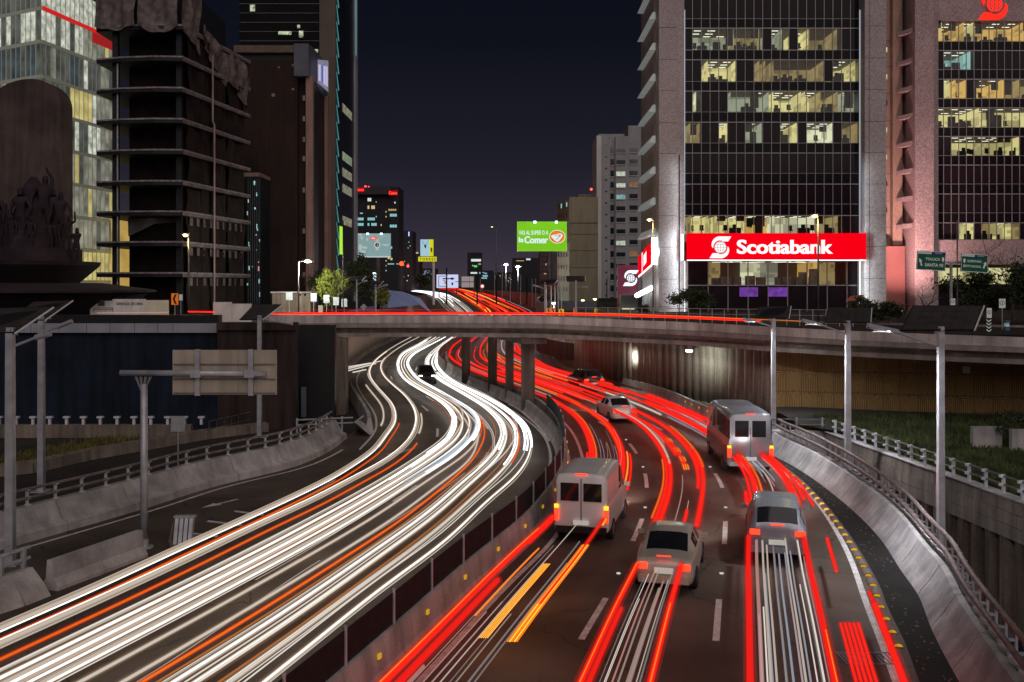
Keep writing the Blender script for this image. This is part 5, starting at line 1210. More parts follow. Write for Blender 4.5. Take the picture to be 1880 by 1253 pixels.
for k in range(44):
    x = rnd.uniform(750,790); y = rnd.uniform(497,514); win(c4, 600, x, y, rnd.uniform(1.2,4.5), rnd.uniform(1,2.6), rnd.choice((wt[0],wt[2],vio,vio,mag)))
c5 = block('distant_block', 700, 752, 503, 560, m_fard2, 'low distant block with a violet light line beside the blue letter sign')
for k in range(24): win(c5, 560, rnd.uniform(706,748), rnd.uniform(504,512), rnd.uniform(1,4), 1.2, rnd.choice((vio,vio,wt[2])))
c6 = block('distant_block', 858, 884, 464, 700, m_fardark, 'distant block with a green sign left of the bright street lamps')
for (x,y,w,h,k) in ((865,476,18,4.5,2),(878,484,5,2.5,3),(864,500,12,3,2),(880,500,3,3,0),(867,487,2,2,1)): win(c6, 700, x, y, w, h, wt[k])
win(c6, 700, 870, 487.5, 6, 3.5, E('far_green',(.05,.9,.15),1.0,False))
c7 = block('distant_block', 882, 905, 497, 600, m_fardark, 'distant low block with a cyan shop front')
for k in range(12): win(c7, 600, rnd.uniform(883,892), rnd.uniform(500,513), rnd.uniform(2,6), 1.5, rnd.choice((wt[0],wt[0],vio)))
c8 = block('distant_block', 940, 997, 474, 420, m_fardark, 'distant dark block between street lamps and the green billboard')
for (x,y,w,h,k) in ((966,467.5,8,3,2),(1000,470,3,2,2),(948,478.5,14,1.5,3)): win(c8, 420, x, max(y,475), w, h, wt[k])
c9 = block('distant_block', 992, 1010, 462, 300, M('far_taupe',(.09,.075,.08),.8,.2,.1), 'taupe block below the left end of the green billboard')
for y in (470,479,489,498): 
    for x in (995,1001): win(c9, 300, x, y, 3, 2, m_black, 'window')
win(c9, 300, 1002, 484.5, 1.5, 3, wt[2]); win(c9, 300, 998.5, 502, 6, 2, wt[3])
c10 = block('grey_building', 1008, 1026, 466, 260, M('far_grey',(.14,.125,.14),.8,.2,.1), 'plain grey building under the green billboard')
c11 = block('distant_block', 905, 945, 500, 500, m_fardark, 'far dark roofs under the two bright street lamps')
for _ in range(14): win(c11, 500, rnd.uniform(906,940), rnd.uniform(502,524), 1.3, 1, rnd.choice(wt))
c12 = block('distant_block', 560, 660, 496, 300, m_fardark, 'dark low block behind the lit green tree')
for _ in range(10): win(c12, 300, rnd.uniform(600,655), rnd.uniform(498,540), 1.2, 1.2, rnd.choice(wt))

# beige block and pale residential tower
be = empty('beige_block', (XA(1069,180),180,GZ), 'beige windowless apartment block right of the green billboard', 'apartment building')
m_beige = M('beige_render',(.36,.32,.23),.9,.10,.2,.2,5,streak=.15,grain=.08)
xa, xb, xc = XA(1045,180), XA(1098,180), XA(1023,193.7)
MB().box((xa,180,GZ),(xb,194,ZA(362,180))).build('wall', m_beige, be)
MB().add([(xc,193.7,GZ),(xa-.02,180,GZ),(xa-.02,180,ZA(362.5,180)),(xc,193.7,ZA(374,193.7))],[(0,1,2,3)]).build('side_wall', m_beige, be)
MB().box((xa+.02,179.9,ZA(410,180)),(xb,179.98,ZA(409,180))).build('upper_joint', m_concd, be)  # darker strip across the front wall
for y in (430,460,491): MB().box((xa+.02,179.93,ZA(y,180)-.04),(xb,179.98,ZA(y,180))).build('joint', m_concd, be)
MB().box((XA(1060,182),182,ZA(362,180)),(XA(1094,182),188,ZA(355,180))).build('roof_house', m_concd, be)
for r_, y in enumerate((383,402,421,442,465,487,508,527)):
    for k in range(4):
        f = .12+k*.22; Yk = 193.7+(180-193.7)*f; Xk = xc+(xa-xc)*f; yy = y if r_ > 2 else y-6+f*(-6)
        hh = 10/F*Yk; w = 1.1
        dx, dy = (xa-xc)/abs(180-193.7), -1
        MB().add([(Xk-.06,Yk-.06,ZA(yy+8,Yk)),(Xk-.06+dx*w,Yk-.06-w,ZA(yy+8,Yk)),(Xk-.06+dx*w,Yk-.06-w,ZA(yy,Yk)),(Xk-.06,Yk-.06,ZA(yy,Yk))],[(0,1,2,3)]).build('window', m_black if (r_,k) not in ((0,1),(0,3)) else wt[0], be)
rt = empty('residential_tower', (XA(1138,230),230,GZ), 'pale residential tower with three columns of windows left of the bank tower', 'apartment building')
m_res = M('pale_grey_render',(.34,.335,.35),.85,.08,.2,.2,5,streak=.12,grain=.06)
m_res2 = M('white_render',(.58,.60,.60),.85,.08,.2,streak=.1)  # whiter render of one pier and the window sills
Yr = 230; xr = lambda x: XA(x, Yr); zr = lambda y: ZA(y, Yr)
MB().box((xr(1104),Yr,GZ),(xr(1120),Yr+14,zr(256))).build('wall', m_res, rt)
MB().box((xr(1095),Yr-.6,GZ),(xr(1103.8),Yr+12,zr(250))).build('light_pier', m_res2, rt)
MB().box((xr(1104)-.3,Yr-.05,GZ),(xr(1104)+.15,Yr-.01,zr(256))).build('amber_edge', M('amber_trim',(.4,.25,.08),.7), rt)
MB().box((xr(1120)+.02,Yr+1,GZ),(xr(1130),Yr+14,zr(250))).build('wall', m_res, rt)
MB().box((xr(1130)+.02,Yr+.2,GZ),(xr(1154),Yr+14,zr(250))).build('wall', m_res, rt)
MB().box((xr(1154)+.02,Yr+.8,GZ),(xr(1190),Yr+14,zr(230))).build('wall', m_res, rt)
MB().box((xr(1100),Yr+2,zr(256)),(xr(1148),Yr+10,zr(244))).build('roof_house', m_res, rt)
m_resw = M('dark_window_glass',(.02,.028,.035),.12,.3,.5,spec=.8)
k = 0; y = 266
while y < 545:
    for x, w, h, dy, Yw in ((1113,3.6,2.6,0,Yr),(1124.7,6.5,11.5,4,Yr+1),(1140,16.5,8,7,Yr+.2),(1164,15,8.5,5,Yr+.8)):
        litw = {(2,1140):2,(3,1140):2,(8,1140):2,(4,1140):0,(3,1164):3,(9,1164):3}.get((k,x))
        m = m_resw if litw is None else LITGLASS('res_window_glow_%d' % litw, ((.3,.6,.6),(.8,.7,.3),(.8,.9,.72),(.35,.17,.08))[litw], .8, None, 3)
        a, c = xr(x-w/2), xr(x+w/2); z0, z1 = zr(y+dy+h), zr(y+dy)
        MB().box((a,Yw-.03,z0),(c,Yw+.0,z1)).build('window', m, rt)
        if w > 5: MB().box((a-.08,Yw-.22,z0-.14),(c+.08,Yw-.01,z0)).build('window_sill', m_res2, rt)
    y += 21.2; k += 1

# ================================================================ billboards
gbb = empty('billboard', PY(995,575,150), 'bright green supermarket billboard with white slogan and orange bird badge', 'billboard')
Yb = 150
gm = M('green_print',(.16,.50,.005),.5,.05,.2,emit=(.20,.62,.01),es=.72)
MB().box(PY(950,461,Yb+.5),PY(1040,408,Yb)).build('panel', gm, gbb)
MB().box(PY(949.3,461.6,Yb+.6),PY(950,407.4,Yb-.05)).box(PY(1040,461.6,Yb+.6),PY(1040.7,407.4,Yb-.05)).box(PY(949.3,461.7,Yb+.6),PY(1040.7,461,Yb-.05)).box(PY(949.3,408,Yb+.6),PY(1040.7,407.3,Yb-.05)).build('frame', M('lime_frame',(.4,.6,.1),.5,emit=(.4,.7,.1),es=.5), gbb)
we = E('print_white',(.80,.93,.95),.92)
put_text('VAS AL SUPER O A', PY(979.5,427.5,Yb), 54/F*Yb, 8/F*Yb, we, gbb, bold=.015)
put_text('la', PY(956.7,440.5,Yb), 8.5/F*Yb, 9.5/F*Yb, we, gbb, bold=.045)
put_text('Comer', PY(984.5,440.7,Yb), 43/F*Yb, 13/F*Yb, we, gbb, bold=.055)
cb_ = PY(1023,435,Yb)
disc(cb_, 14.8/F*Yb, we, gbb, ry=12.4/F*Yb, out=.03); disc(cb_, 13.8/F*Yb, E('badge_orange',(.85,.22,.01),.95), gbb, ry=11.4/F*Yb, out=.04)
poly([(-.83,.18),(-.5,.28),(-.1,.36),(.28,.52),(.55,.5),(.72,.28),(.66,-.05),(.42,-.38),(.2,-.75),(.0,-.82),(-.22,-.72),(-.45,-.45),(-.75,-.1)], cb_, 13.8/F*Yb, we, gbb, out=.05, sy=11.4/F*Yb)
poly([(-.5,.12),(-.05,.2),(.3,.34),(.5,.3),(.5,.12),(.2,-.15),(-.05,-.5),(-.2,-.62),(-.1,-.4),(.15,-.05),(.3,.12),(.2,.22),(-.1,.1)], cb_, 13.8/F*Yb, E('badge_orange2',(.75,.2,.02),.8), gbb, out=.06, sy=11.4/F*Yb)
for x in (982,1021.5):
    p = PY(x,407,Yb-1.2); MB().tube([PY(x,406.5,Yb+.3), p], .04, 5).build('lamp_arm', m_gald, gbb); MB().cbox(p+Vector((0,0,-.1)), (.35,.3,.3)).build('lamp_head', E('billboard_lamp',(.8,1,1),5), gbb)
MB().tube([PY(1010,577,Yb+.8), PY(1010,450,Yb+.8)], .35, 10).build('mast', m_gald, gbb)
wb = empty('billboard', PY(686,575,230), 'grey billboard with a watch picture left of the expressway', 'billboard')
Yw = 230
MB().box(PY(654,471,Yw+.6),PY(717,429,Yw)).build('panel', M('teal_print',(.12,.2,.2),.5,.4,.12,emit=(.22,.34,.35),es=.85), wb)
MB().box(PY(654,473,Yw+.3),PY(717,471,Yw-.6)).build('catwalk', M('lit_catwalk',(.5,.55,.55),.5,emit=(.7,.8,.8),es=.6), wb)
MB().box(PY(680.5,435.5,Yw-.1),PY(692,430.0+5,Yw-.05)).build('shape', m_white_em, wb)
MB().box(PY(679.5,441,Yw-.12),PY(692,434.6,Yw-.05)).build('red_box', E('print_red',(.9,.12,.1),.9), wb)
put_text('NBA', PY(685.5,437.8,Yw-.13), 7/F*Yw, 3/F*Yw, we, wb)
disc(PY(692.5,450,Yw-.12), 5.6/F*Yw, E('watch_rim',(.75,.8,.75),.8), wb); disc(PY(692.5,450,Yw-.12), 4.2/F*Yw, m_black, wb, out=.05)
MB().box(PY(689.5,443.5,Yw-.18),PY(695.5,440,Yw-.1)).box(PY(689.5,460,Yw-.18),PY(695.5,456,Yw-.1)).build('watch_strap', E('strap_glow',(.7,.6,.6),.7), wb)
b = MB()
for k in range(12):
    an = k*math.pi/6; c = PY(692.5,450,Yw-.2); b.cbox(c+Vector((math.cos(an)*.42,0,math.sin(an)*.42)), (.08,.04,.08))
b.cbox(PY(692.5,450,Yw-.2), (.06,.04,.5)); b.cbox(PY(693.3,450,Yw-.2), (.3,.04,.06)); b.build('watch_hands', we, wb)
put_text('T I S S O T', PY(708,450.3,Yw-.12), 12.5/F*Yw, 3.2/F*Yw, we, wb, bold=.0)
def blob(c, rx_, rz_, m, parent, seed, name='figure_print', n=22):
    r_ = random.Random(seed); poly([(math.cos(2*math.pi*k/n)*r_.uniform(.55,1)*rx_, math.sin(2*math.pi*k/n)*r_.uniform(.55,1)*rz_) for k in range(n)], c, 1, m, parent, out=.14, name=name)
pg = E('print_pale',(.55,.65,.6),.75)
for (x,y,a,c,s) in ((664,437,.35,.6,1),(674,440,.35,.4,2),(662,454,.5,.9,3),(670,455,.8,.35,4),(666,462,.9,.4,5),(661,431,.6,.3,6)): blob(PY(x,y,Yw), a, c, pg, wb, s)
for x in (675,700): MB().cbox(PY(x,429.5,Yw-.9),(.5,.4,.3)).build('lamp_head', E('billboard_lamp2',(.8,1,1),5), wb)
MB().tube([PY(694,577,Yw+1), PY(694,472,Yw+1)], .5, 10).build('mast', m_concd, wb)
yb_ = empty('billboard', PY(785,550,330), 'yellow edged small billboard above a yellow lettered sign', 'billboard')
Yy = 330
MB().box(PY(772,470.8,Yy+.5),PY(788.5,440,Yy)).build('panel', M('sky_print',(.2,.35,.42),.5,.15,.15,emit=(.35,.55,.65),es=.85), yb_)
MB().box(PY(788.6,470.8,Yy+.5),PY(795.5,440,Yy)).build('yellow_panel', E('yellow_print',(.72,.72,.01),.9), yb_)
put_text('VI', PY(791.8,459.5,Yy), 3/F*Yy, 9/F*Yy, m_black, yb_, bold=.05)
blob(PY(780.8,452.5,Yy), .45, .8, m_black, yb_, 9, 'diver_print')
b = MB()
for sx in (-1,1): b.quad(PY(780.8+sx*1.2,450,Yy-.16),PY(780.8+sx*1.8,450,Yy-.16),PY(780.8+sx*6,441.8,Yy-.16),PY(780.8+sx*5.6,441.6,Yy-.16))
b.build('diver_arms', m_black, yb_)
MB().box(PY(768,480.5,Yy+.3),PY(801.5,471.8,Yy-.1)).build('name_board', E('yellow_board',(.75,.70,.02),.85), yb_)
put_text('T O R R E S', PY(785,476.3,Yy-.1), 29/F*Yy, 5/F*Yy, m_brownw, yb_, bold=.03)
MB().tube([PY(796,560,Yy+1), PY(796,481,Yy+1)], .45, 8).build('mast', m_white, yb_)
wl = empty('billboard', PY(820,560,300), 'white illuminated screen billboard framed in black just left of the red lights', 'billboard')
MB().box(PY(802,529,301),PY(841,504.5,300)).build('back_panel', E('screen_glow',(.62,.68,.95),.95), wl)
b = MB(); Yq = 299.8
for (x0,y0,x1,y1) in ((805,507,806,526.5),(805,525.5,820,526.5),(805,507,820,508),(812.5,511,834,513),(828,510,832,514),(829,519,832,524),(813,514.5,817,515.5)): b.box(PY(x0,y1,Yq+.1),PY(x1,y0,Yq))
b.build('black_print', m_black, wl); blob(PY(818,519,Yq), .6, .7, E('print_rose',(.7,.25,.3),.8), wl, 12)
for x in (806,838): MB().tube([PY(x,545,301), PY(x,528,301)], .2, 6).build('leg', m_gald, wl)
rw_ = empty('road_sign', PY(858,548,280), 'backs of two pale road sign boards right of the white screen billboard', 'road sign')
for x0, x1 in ((847.5,861.8),(862.4,870.5)):
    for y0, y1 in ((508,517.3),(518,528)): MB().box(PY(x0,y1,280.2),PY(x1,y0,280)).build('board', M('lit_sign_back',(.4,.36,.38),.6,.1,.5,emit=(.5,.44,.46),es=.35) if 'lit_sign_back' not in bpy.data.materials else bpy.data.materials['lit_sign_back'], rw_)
MB().tube([PY(836,517.6,279.8),PY(871,517.6,279.8)], .09, 6).build('arm', m_gald, rw_); MB().tube([PY(870.5,545,279.8),PY(870.5,505,279.8)], .13, 6).build('post', m_gald, rw_)
bls = empty('letter_sign', PY(687,560,130), 'small pale blue illuminated S-shaped sign above the far lamp panel', 'sign')
put_text('S', PY(687.5,512.5,130), 7/F*130, 13/F*130, E('ice_blue',(.55,.8,1),1.0), bls, bold=.05); MB().tube([PY(687,577,130.3),PY(687,506,130.3)], .08, 6).build('post', m_gald, bls)
MB().lathe(PY(687,503,130),[(.15,-.15),(.28,0),(.15,.15)],8).build('lamp', E('greenwhite',(.7,.9,.8),3), bls)

# ================================================================ green direction sign on a T mast, small signs
m_green = M('sign_green',(.005,.115,.065),.5,.06,1); m_sw = M('sign_white',(.7,.75,.72),.5,.05,1, emit=(.6,.7,.65), es=.12)
dsn = empty('direction_sign', (XA(1745,66),66,GZ), 'two green overhead direction boards with arrows on a T-shaped mast', 'direction sign')
def gboard(TLx,TLy,TRx,TRy,BRx,BRy,BLx,BLy, l1, l2, arrow_left, Y, blue):
    q = [PY(BLx,BLy,Y), PY(BRx,BRy,Y+.3), PY(TRx,TRy,Y+.3), PY(TLx,TLy,Y)]
    MB().add(q+[p+Vector((0,.06,0)) for p in q], [(0,1,2,3),(4,7,6,5),(0,4,5,1),(1,5,6,2),(2,6,7,3),(3,7,4,0)]).build('board', m_green, dsn)
    u = (q[1]-q[0]); W_ = u.length; u.normalize(); up = (q[3]-q[0]); H_ = up.length; up.normalize(); n = u.cross(up).normalized()
    def pt_(f, g, o=.012): return q[0].lerp(q[1], f).lerp(q[3].lerp(q[2], f), g)+n*o
    def rect(f0,g0,f1,g1,m,nm,o=.012): MB().add([pt_(f0,g0,o),pt_(f1,g0,o),pt_(f1,g1,o),pt_(f0,g1,o)],[(0,1,2,3)]).build(nm, m, dsn)
    for r_ in ((.01,.01,.99,.035),(.01,.965,.99,.99),(.01,.01,.022,.99),(.978,.01,.99,.99)): rect(*r_, m_sw, 'border')
    rect(.02,.84,.49,.965,m_sw,'white_plate',.014); rect(.52,.82,.98,.965,blue,'blue_plate',.014)
    def tx(body, f0, f1, g0, g1, m, nm='lettering', bold=.02, o=.02):
        vs_, fs = text_mesh(body, 1, 1, bold=bold); b = MB(); b.add([pt_(f0+(x+.5)*(f1-f0), g0+(y+.5)*(g1-g0), o) for x, y in vs_], fs); b.build(nm, m, dsn)
    tx('PASEO DE LA REFORMA',.04,.47,.88,.94,m_navy,bold=.0); tx(blue_t,.60,.85,.87,.93,m_sw,bold=.0)
    for (body,f0,f1,g0,g1) in (l1,l2): tx(body,f0,f1,g0,g1,m_sw)
    sx = .90 if arrow_left else .12
    sh = [(-.04,.68),(0,.72),(.04,.68),(.036,.54),(0,.45),(-.036,.54)]; b = MB(); b.add([pt_(sx+a, c, .018) for a, c in sh],[tuple(range(6))[::-1]]); b.build('shield', m_sw, dsn)
    ar_ = [(0,.0),(.045,.055),(.045,.02),(.06,-.16),(.015,-.16)] 
    if arrow_left: P0 = [(.075,.62),(.185,.46),(.15,.44),(.20,.23),(.145,.21),(.115,.42),(.08,.40)]
    else: P0 = [(.93,.62),(.93,.38),(.895,.42),(.85,.22),(.80,.26),(.855,.47),(.815,.50)]
    b = MB(); b.add([pt_(a, c, .018) for a, c in P0],[tuple(range(7))[::-1]]); b.build('arrow_mark', m_sw, dsn)
m_blu = M('plate_blue',(.03,.03,.22),.5); m_blu2 = M('plate_teal_blue',(.015,.07,.16),.5)
blue_t = 'TOLUCA'; gboard(1684.5,460,1737,463,1735.5,498.5,1682,495.5, ('TOLUCA',.29,.80,.52,.66), ('SANTA FE',.28,.92,.20,.37), True, 66, m_blu)
blue_t = 'QUERETARO'; gboard(1765,465,1814,468.5,1814,502,1763.5,498.5, ('QUERETARO',.22,.75,.52,.66), ('EJERCITO NACIONAL',.08,.74,.22,.38), False, 66, m_blu2)
MB().tube([PY(1746,590,66.4),PY(1746,482,66.4)], .10, 10).build('mast', m_galv, dsn)
MB().tube([PY(1733,481.5,66.4),PY(1768,482.5,66.4)], .08, 8).build('arm', m_galv, dsn)
MB().tube([PY(1757.5,590,67.5),PY(1757.5,404,67.5)], .045, 6).build('thin_mast', m_gald, dsn)
def small_sign(x, ytop, w, h, Y, ybase, lab, kind='ban', col_='white'):
    t = empty('traffic_sign', PY(x,ybase,Y), lab, 'traffic sign'); s = 1/F*Y
    MB().tube([PY(x,ybase,Y+.06),PY(x,ytop,Y+.06)], .035, 6).build('post', m_galv, t)
    m = {'white':m_sw,'grey':M('pale_blue_plate',(.45,.5,.56),.5,.1,1) if 'pale_blue_plate' not in bpy.data.materials else bpy.data.materials['pale_blue_plate'],'orange':M('orange_plate',(.75,.16,.01),.5,.05,1,emit=(1,.25,.02),es=.3) if 'orange_plate' not in bpy.data.materials else bpy.data.materials['orange_plate'],
         'yellow':M('yellow_plate',(.80,.5,.01),.5,.05,1,emit=(1,.6,.02),es=.4) if 'yellow_plate' not in bpy.data.materials else bpy.data.materials['yellow_plate']}[col_]
    MB().box(PY(x-w/2,ytop+h,Y+.03),PY(x+w/2,ytop,Y)).build('plate', m, t)
    c = PY(x,ytop+h*.42,Y); r_ = w*.38*s
    if kind == 'ban':
        disc(c, r_, M('sign_red',(.45,.02,.02),.5) if 'sign_red' not in bpy.data.materials else bpy.data.materials['sign_red'], t, name='ring'); disc(c, r_*.78, m_sw, t, out=.026, name='disc')
        MB().cbox(c+Vector((0,-.035,0)), (r_*.25,.01,r_*1.1)).build('mark', m_black, t)
    elif kind == 'chev':
        d = 1 if col_ != 'orange' or x > 900 else -1; a = w*.30*s; hh = h*.42*s; c = PY(x,ytop+h/2,Y)
        b = MB(); b.add([c+Vector((X_,-.02,Z_)) for X_, Z_ in ((-d*a,hh),(0,hh),(d*a,0),(0,-hh),(-d*a,-hh),(0,0))],[(0,1,2,5),(5,2,3,4)]); b.build('chevron', m_black, t)
    return t
small_sign(1749.5,548.5,8.5,12,66,590,'white no-entry style sign under the green direction boards')
small_sign(1840,549,12,17,64,606,'white pedestrian warning sign furthest right above the planter')
t = small_sign(1816,566,9.5,18,62,608,'white speed plate above a black and white chevron marker')
for k in range(4):
    b = MB(); c = PY(1815.5,588+k*6,61.9); w_ = .155
    b.add([c+Vector((a,0,z)) for a, z in ((-w_,.06),(0,-.06),(w_,.06),(w_,-.02),(0,-.14),(-w_,-.02))],[(0,5,4,1),(1,4,3,2)]); b.build('chevron_mark', m_sw, t)
MB().box(PY(1811,608,62.0),PY(1820,585,61.97)).build('black_plate', m_black, t)
bx = empty('post_box', PY(1848,607,63), 'small blue and white roadside box below the pedestrian sign', 'utility box')
MB().box(PY(1842,607,63.3),PY(1854,600,63)).build('base', M('box_blue',(.05,.16,.28),.5), bx); MB().box(PY(1843,599.8,63.25),PY(1853,593,63.03)).build('door', m_sw, bx); MB().box(PY(1841,592.8,63.35),PY(1855,589,62.95)).build('lid', bpy.data.materials['box_blue'], bx)
small_sign(321,539,12.5,21,72,580,'orange chevron sign pointing left beside the hoarding','chev','orange')
small_sign(332,541,6,11,74,578,'small pink square sign right of the orange chevron on the left','none','white')
for x, lab in ((1007,'leftmost orange chevron sign past the bridge'),(1015.5,'second orange chevron sign past the bridge'),(1056,'orange chevron sign right of the yellow one')):
    small_sign(x,566,7,15,98,583,lab,'chev','orange')
small_sign(1030.5,568,9.5,16,94,584,'bright yellow chevron sign standing above the bridge parapet','chev','yellow')
small_sign(1094,567,5,13,98,583,'narrow yellow chevron sign at the end of the row','chev','yellow')
for x, yt, w, lab in ((531,536.5,12,'pale blank sign plate nearest the bright lamp'),(576,539,11,'second pale blank sign plate right of the bright lamp'),(599.5,542,11,'pale blue blank sign plate left of the green tree'),(617,546,10.5,'pale blank sign plate in front of the green tree'),(632,549,10.5,'pinkish blank sign plate below the green tree')):
    small_sign(x,yt,w,15,100,580,lab,'none','grey')
dm = empty('traffic_sign', PY(668,580,98), 'grey diamond sign back between two solar lamps', 'traffic sign')
poly([(0,1),(1,0),(0,-1),(-1,0)], PY(667.5,564,98), .35, m_galv, dm, name='plate'); MB().tube([PY(667.5,580,98.1),PY(667.5,560,98.1)], .03, 5).build('post', m_galv, dm)
rd = empty('traffic_sign', PY(886,545,250), 'tiny round red and white sign beyond the far red lights', 'traffic sign')
disc(PY(885.5,526,250), .55, E('rd_red',(.8,.1,.05),.8), rd); disc(PY(885.5,526,250), .35, m_white_em, rd, out=.05); MB().tube([PY(885.5,540,250.1),PY(885.5,526,250.1)], .08, 5).build('post', m_galv, rd)
# hoardings
hd = empty('hoarding', (XA(237,76),76,GZ), 'white site hoarding lettered GERENCIA DE OBRA', 'hoarding')
m_hoard = M('hoarding_print',(.8,.76,.72),.6,.12,1,streak=.1); m_hoard2 = M('hoarding_cream',(.8,.76,.58),.6,.1,1)
xs = [165,187,206,224,242,258,268,290,310]
for i in range(8): MB().box((XA(xs[i],76)+.01,76,GZ),(XA(xs[i+1],76)-.01,76.05,ZA(552.5 if i < 2 else 549.5 if i < 6 else 551.5,76))).build('panel', m_hoard if i < 6 else m_hoard2, hd)
put_text('GERENCIA DE OBRA', PY(238,558,76), 49/F*76, 5/F*76, M('grey_ink',(.05,.05,.05),.7), hd, bold=.02)
MB().box(PY(180,562,75.98),PY(192,553,75.96)).build('emblem', M('emblem_ink',(.08,.12,.10),.7), hd)
MB().box(PY(172,566,75.98),PY(207,565.4,75.96)).box(PY(172,569,75.98),PY(207,568.4,75.96)).box(PY(172,566,75.98),PY(172.5,573,75.96)).box(PY(206.5,566,75.98),PY(207,573,75.96)).build('print_lines', bpy.data.materials['grey_ink'], hd)
h3 = empty('hoarding', (XA(427,76),76,GZ), 'plain pinkish white hoarding behind the left solar panel', 'hoarding')
for x0, x1 in ((391,426),(426,462)): MB().box((XA(x0,76)+.01,76,GZ),(XA(x1,76)-.01,76.05,ZA(555 if x0 < 400 else 558,76))).build('panel', m_hoard, h3)
gh = empty('gate_house', PY(540,575,105), 'low plastered gate building under the bright lamp', 'building')
MB().box(PY(512,578,108),PY(570,538,105)).build('wall', m_concd, gh); MB().box(PY(510,538,108.2),PY(572,536,104.8)).build('roof', m_conc, gh)
MB().box(PY(585,577,104),PY(592,561,103.8)).build('lit_door', E('door_glow',(.75,.7,.5),.6), gh)
for x in (549,558): MB().box(PY(x,543.5,104.98),PY(x+4,539.5,104.9)).build('vent', m_black, gh)

# ================================================================ street lamps
def lamp_post(x, ybase, ytop, Y, lab, color, power, head=(-1,.0), rad=.07, em=9, arm=.9, zb=None, up=False, headsize=.32):
    X = XA(x, Y); zt = ZA(ytop, Y); zb_ = GZ if zb is None else zb
    t = empty('street_lamp', (X,Y,zb_), lab, 'street lamp', 'lit street lamps')
    MB().tube([(X,Y,zb_),(X,Y,zt)], rad*1.2, 8, r1=rad*.8).build('post', m_gald, t, smooth=True)
    hx = X+head[0]*arm
    if abs(arm) > .05: MB().tube([(X,Y,zt-.1),(X+head[0]*arm*.5,Y,zt+.08),(hx,Y,zt+.06)], rad*.6, 6).build('arm', m_gald, t)
    MB().cbox((hx,Y,zt+.10),(headsize*1.7,headsize*.9,headsize*.35)).build('lamp_head', m_gald, t)
    MB().lathe((hx,Y,zt-.12),[(headsize*.2,0),(headsize*.55,.08),(headsize*.6,.18)],10).build('lamp_lens', E('lens_'+lab[:8].replace(' ','_'), color, em), t)
    if power:
        d = bpy.data.lights.new('point_light','POINT'); d.energy = power; d.color = color; d.shadow_soft_size = .15
        o = bpy.data.objects.new('point_light', d); col.objects.link(o); o.location = (hx,Y-.1,zt-.35)
    return t
am = (1,.68,.25); cw_ = (.93,.97,1)
lamp_post(346.5,576,432,76,'amber lit lamp on a tall pole in front of the unfinished tower',am,220,(-1,0),.07,14,.25)
lamp_post(548,577,480,98,'glaring white lamp in front of the rose corner columns',(1,.98,.80),2600,(1,0),.07,60,.95,headsize=.62)
lamp_post(1199,576,404,92,'amber lit lamp beside the edge-on red sign',am,260,(-1,0),.06,14,.35)
lamp_post(1502,580,397,72,'amber lit lamp in front of the tower sign band',am,180,(-1,0),.055,14,.25)
lamp_post(911,545,417,210,'tall lit amber-white mast left of the two glaring lamps',(1,.75,.4),0,(-1,0),.14,2.5,.9)
lamp_post(929,575,486,190,'left of the two glaring white lamps in the avenue',cw_,2500,(0,0),.13,60,0,headsize=.95)
lamp_post(951,575,490,180,'right of the two glaring white lamps in the avenue',cw_,2500,(0,0),.12,50,0,headsize=.85)
lamp_post(1016.5,580,557,99,'small white lamp behind the orange chevrons',(1,1,.85),90,(0,0),.05,18,0,headsize=.28)
lamp_post(1070,580,552,120,'small yellow-green lamp in front of the beige block',(.95,1,.35),90,(0,0),.06,12,0,headsize=.32)
lamp_post(1092,580,549.5,122,'brightest small yellow-green lamp right of the beige block',(.95,1,.25),110,(0,0),.06,14,0,headsize=.34)
for (x, yt, Y, lab) in ((1240,285,95,'tall dark unlit pole in front of the left tower pier'),(1343,560,80,'short dark pole among the hall windows'),(820,492,150,'black thin pole before the white screen billboard'),(876,505,150,'black thin pole before the far red lights'),(911.5,505,150,'second black thin pole before the far red lights'),
                        (967,510,150,'black pole right of the glaring lamps'),(630,405,100,'thin dark pole before the green light bar'),(1114,512,98,'dark T-topped pole before the pale tower'),(1502.5,430,74,'dark pole under the amber lamp of the sign band'),(299,560,300,'')):
    if not lab: continue
    if x == 1240: x = 1247
    t = tag(MB().tube([PY(x,578,Y).xy[:]+(GZ,), PY(x,yt,Y)], .06 if Y < 140 else .13, 6).build('pole', m_black), lab, 'pole')
for i, (x, yt, yb, Y) in enumerate(((908,498,540,300),(922,500,546,270),(937,503,552,230),(956,505,556,200),(977,512,560,170),(983.5,512,562,165),(870,512,535,400),(882,512,537,360),(1025,517,575,110),(1031,520,575,112))):
    tag(MB().tube([PY(x,yb+4,Y), PY(x,yt,Y)], .10 if Y > 200 else .07, 6).build('pole', m_galv), ('pale thin pole number %d' % i if False else 'pale thin roadside pole in the row beyond the bridge'), 'pole', 'pale poles beyond the bridge')
# red traffic light far away
tl = empty('traffic_light', PY(737,530,330), 'red traffic light glowing far down the avenue', 'traffic light')
MB().cbox(PY(737,484.5,330),(.9,.4,1.9)).build('housing', m_black, tl); disc(PY(737,484.5,329.7), .75, E('red_signal',(1,.05,.01),4), tl, name='lens'); MB().tube([PY(737,545,330),PY(737,486,330)], .1, 6).build('post', m_gald, tl)
beacon(749,489,330,'small red light right of the red traffic light',.4)
beacon(1085.5,348,182,'red beacon on the beige block roof',.22); beacon(655,185,200,'tiny red light in the sky beside the tall glass tower',.15)
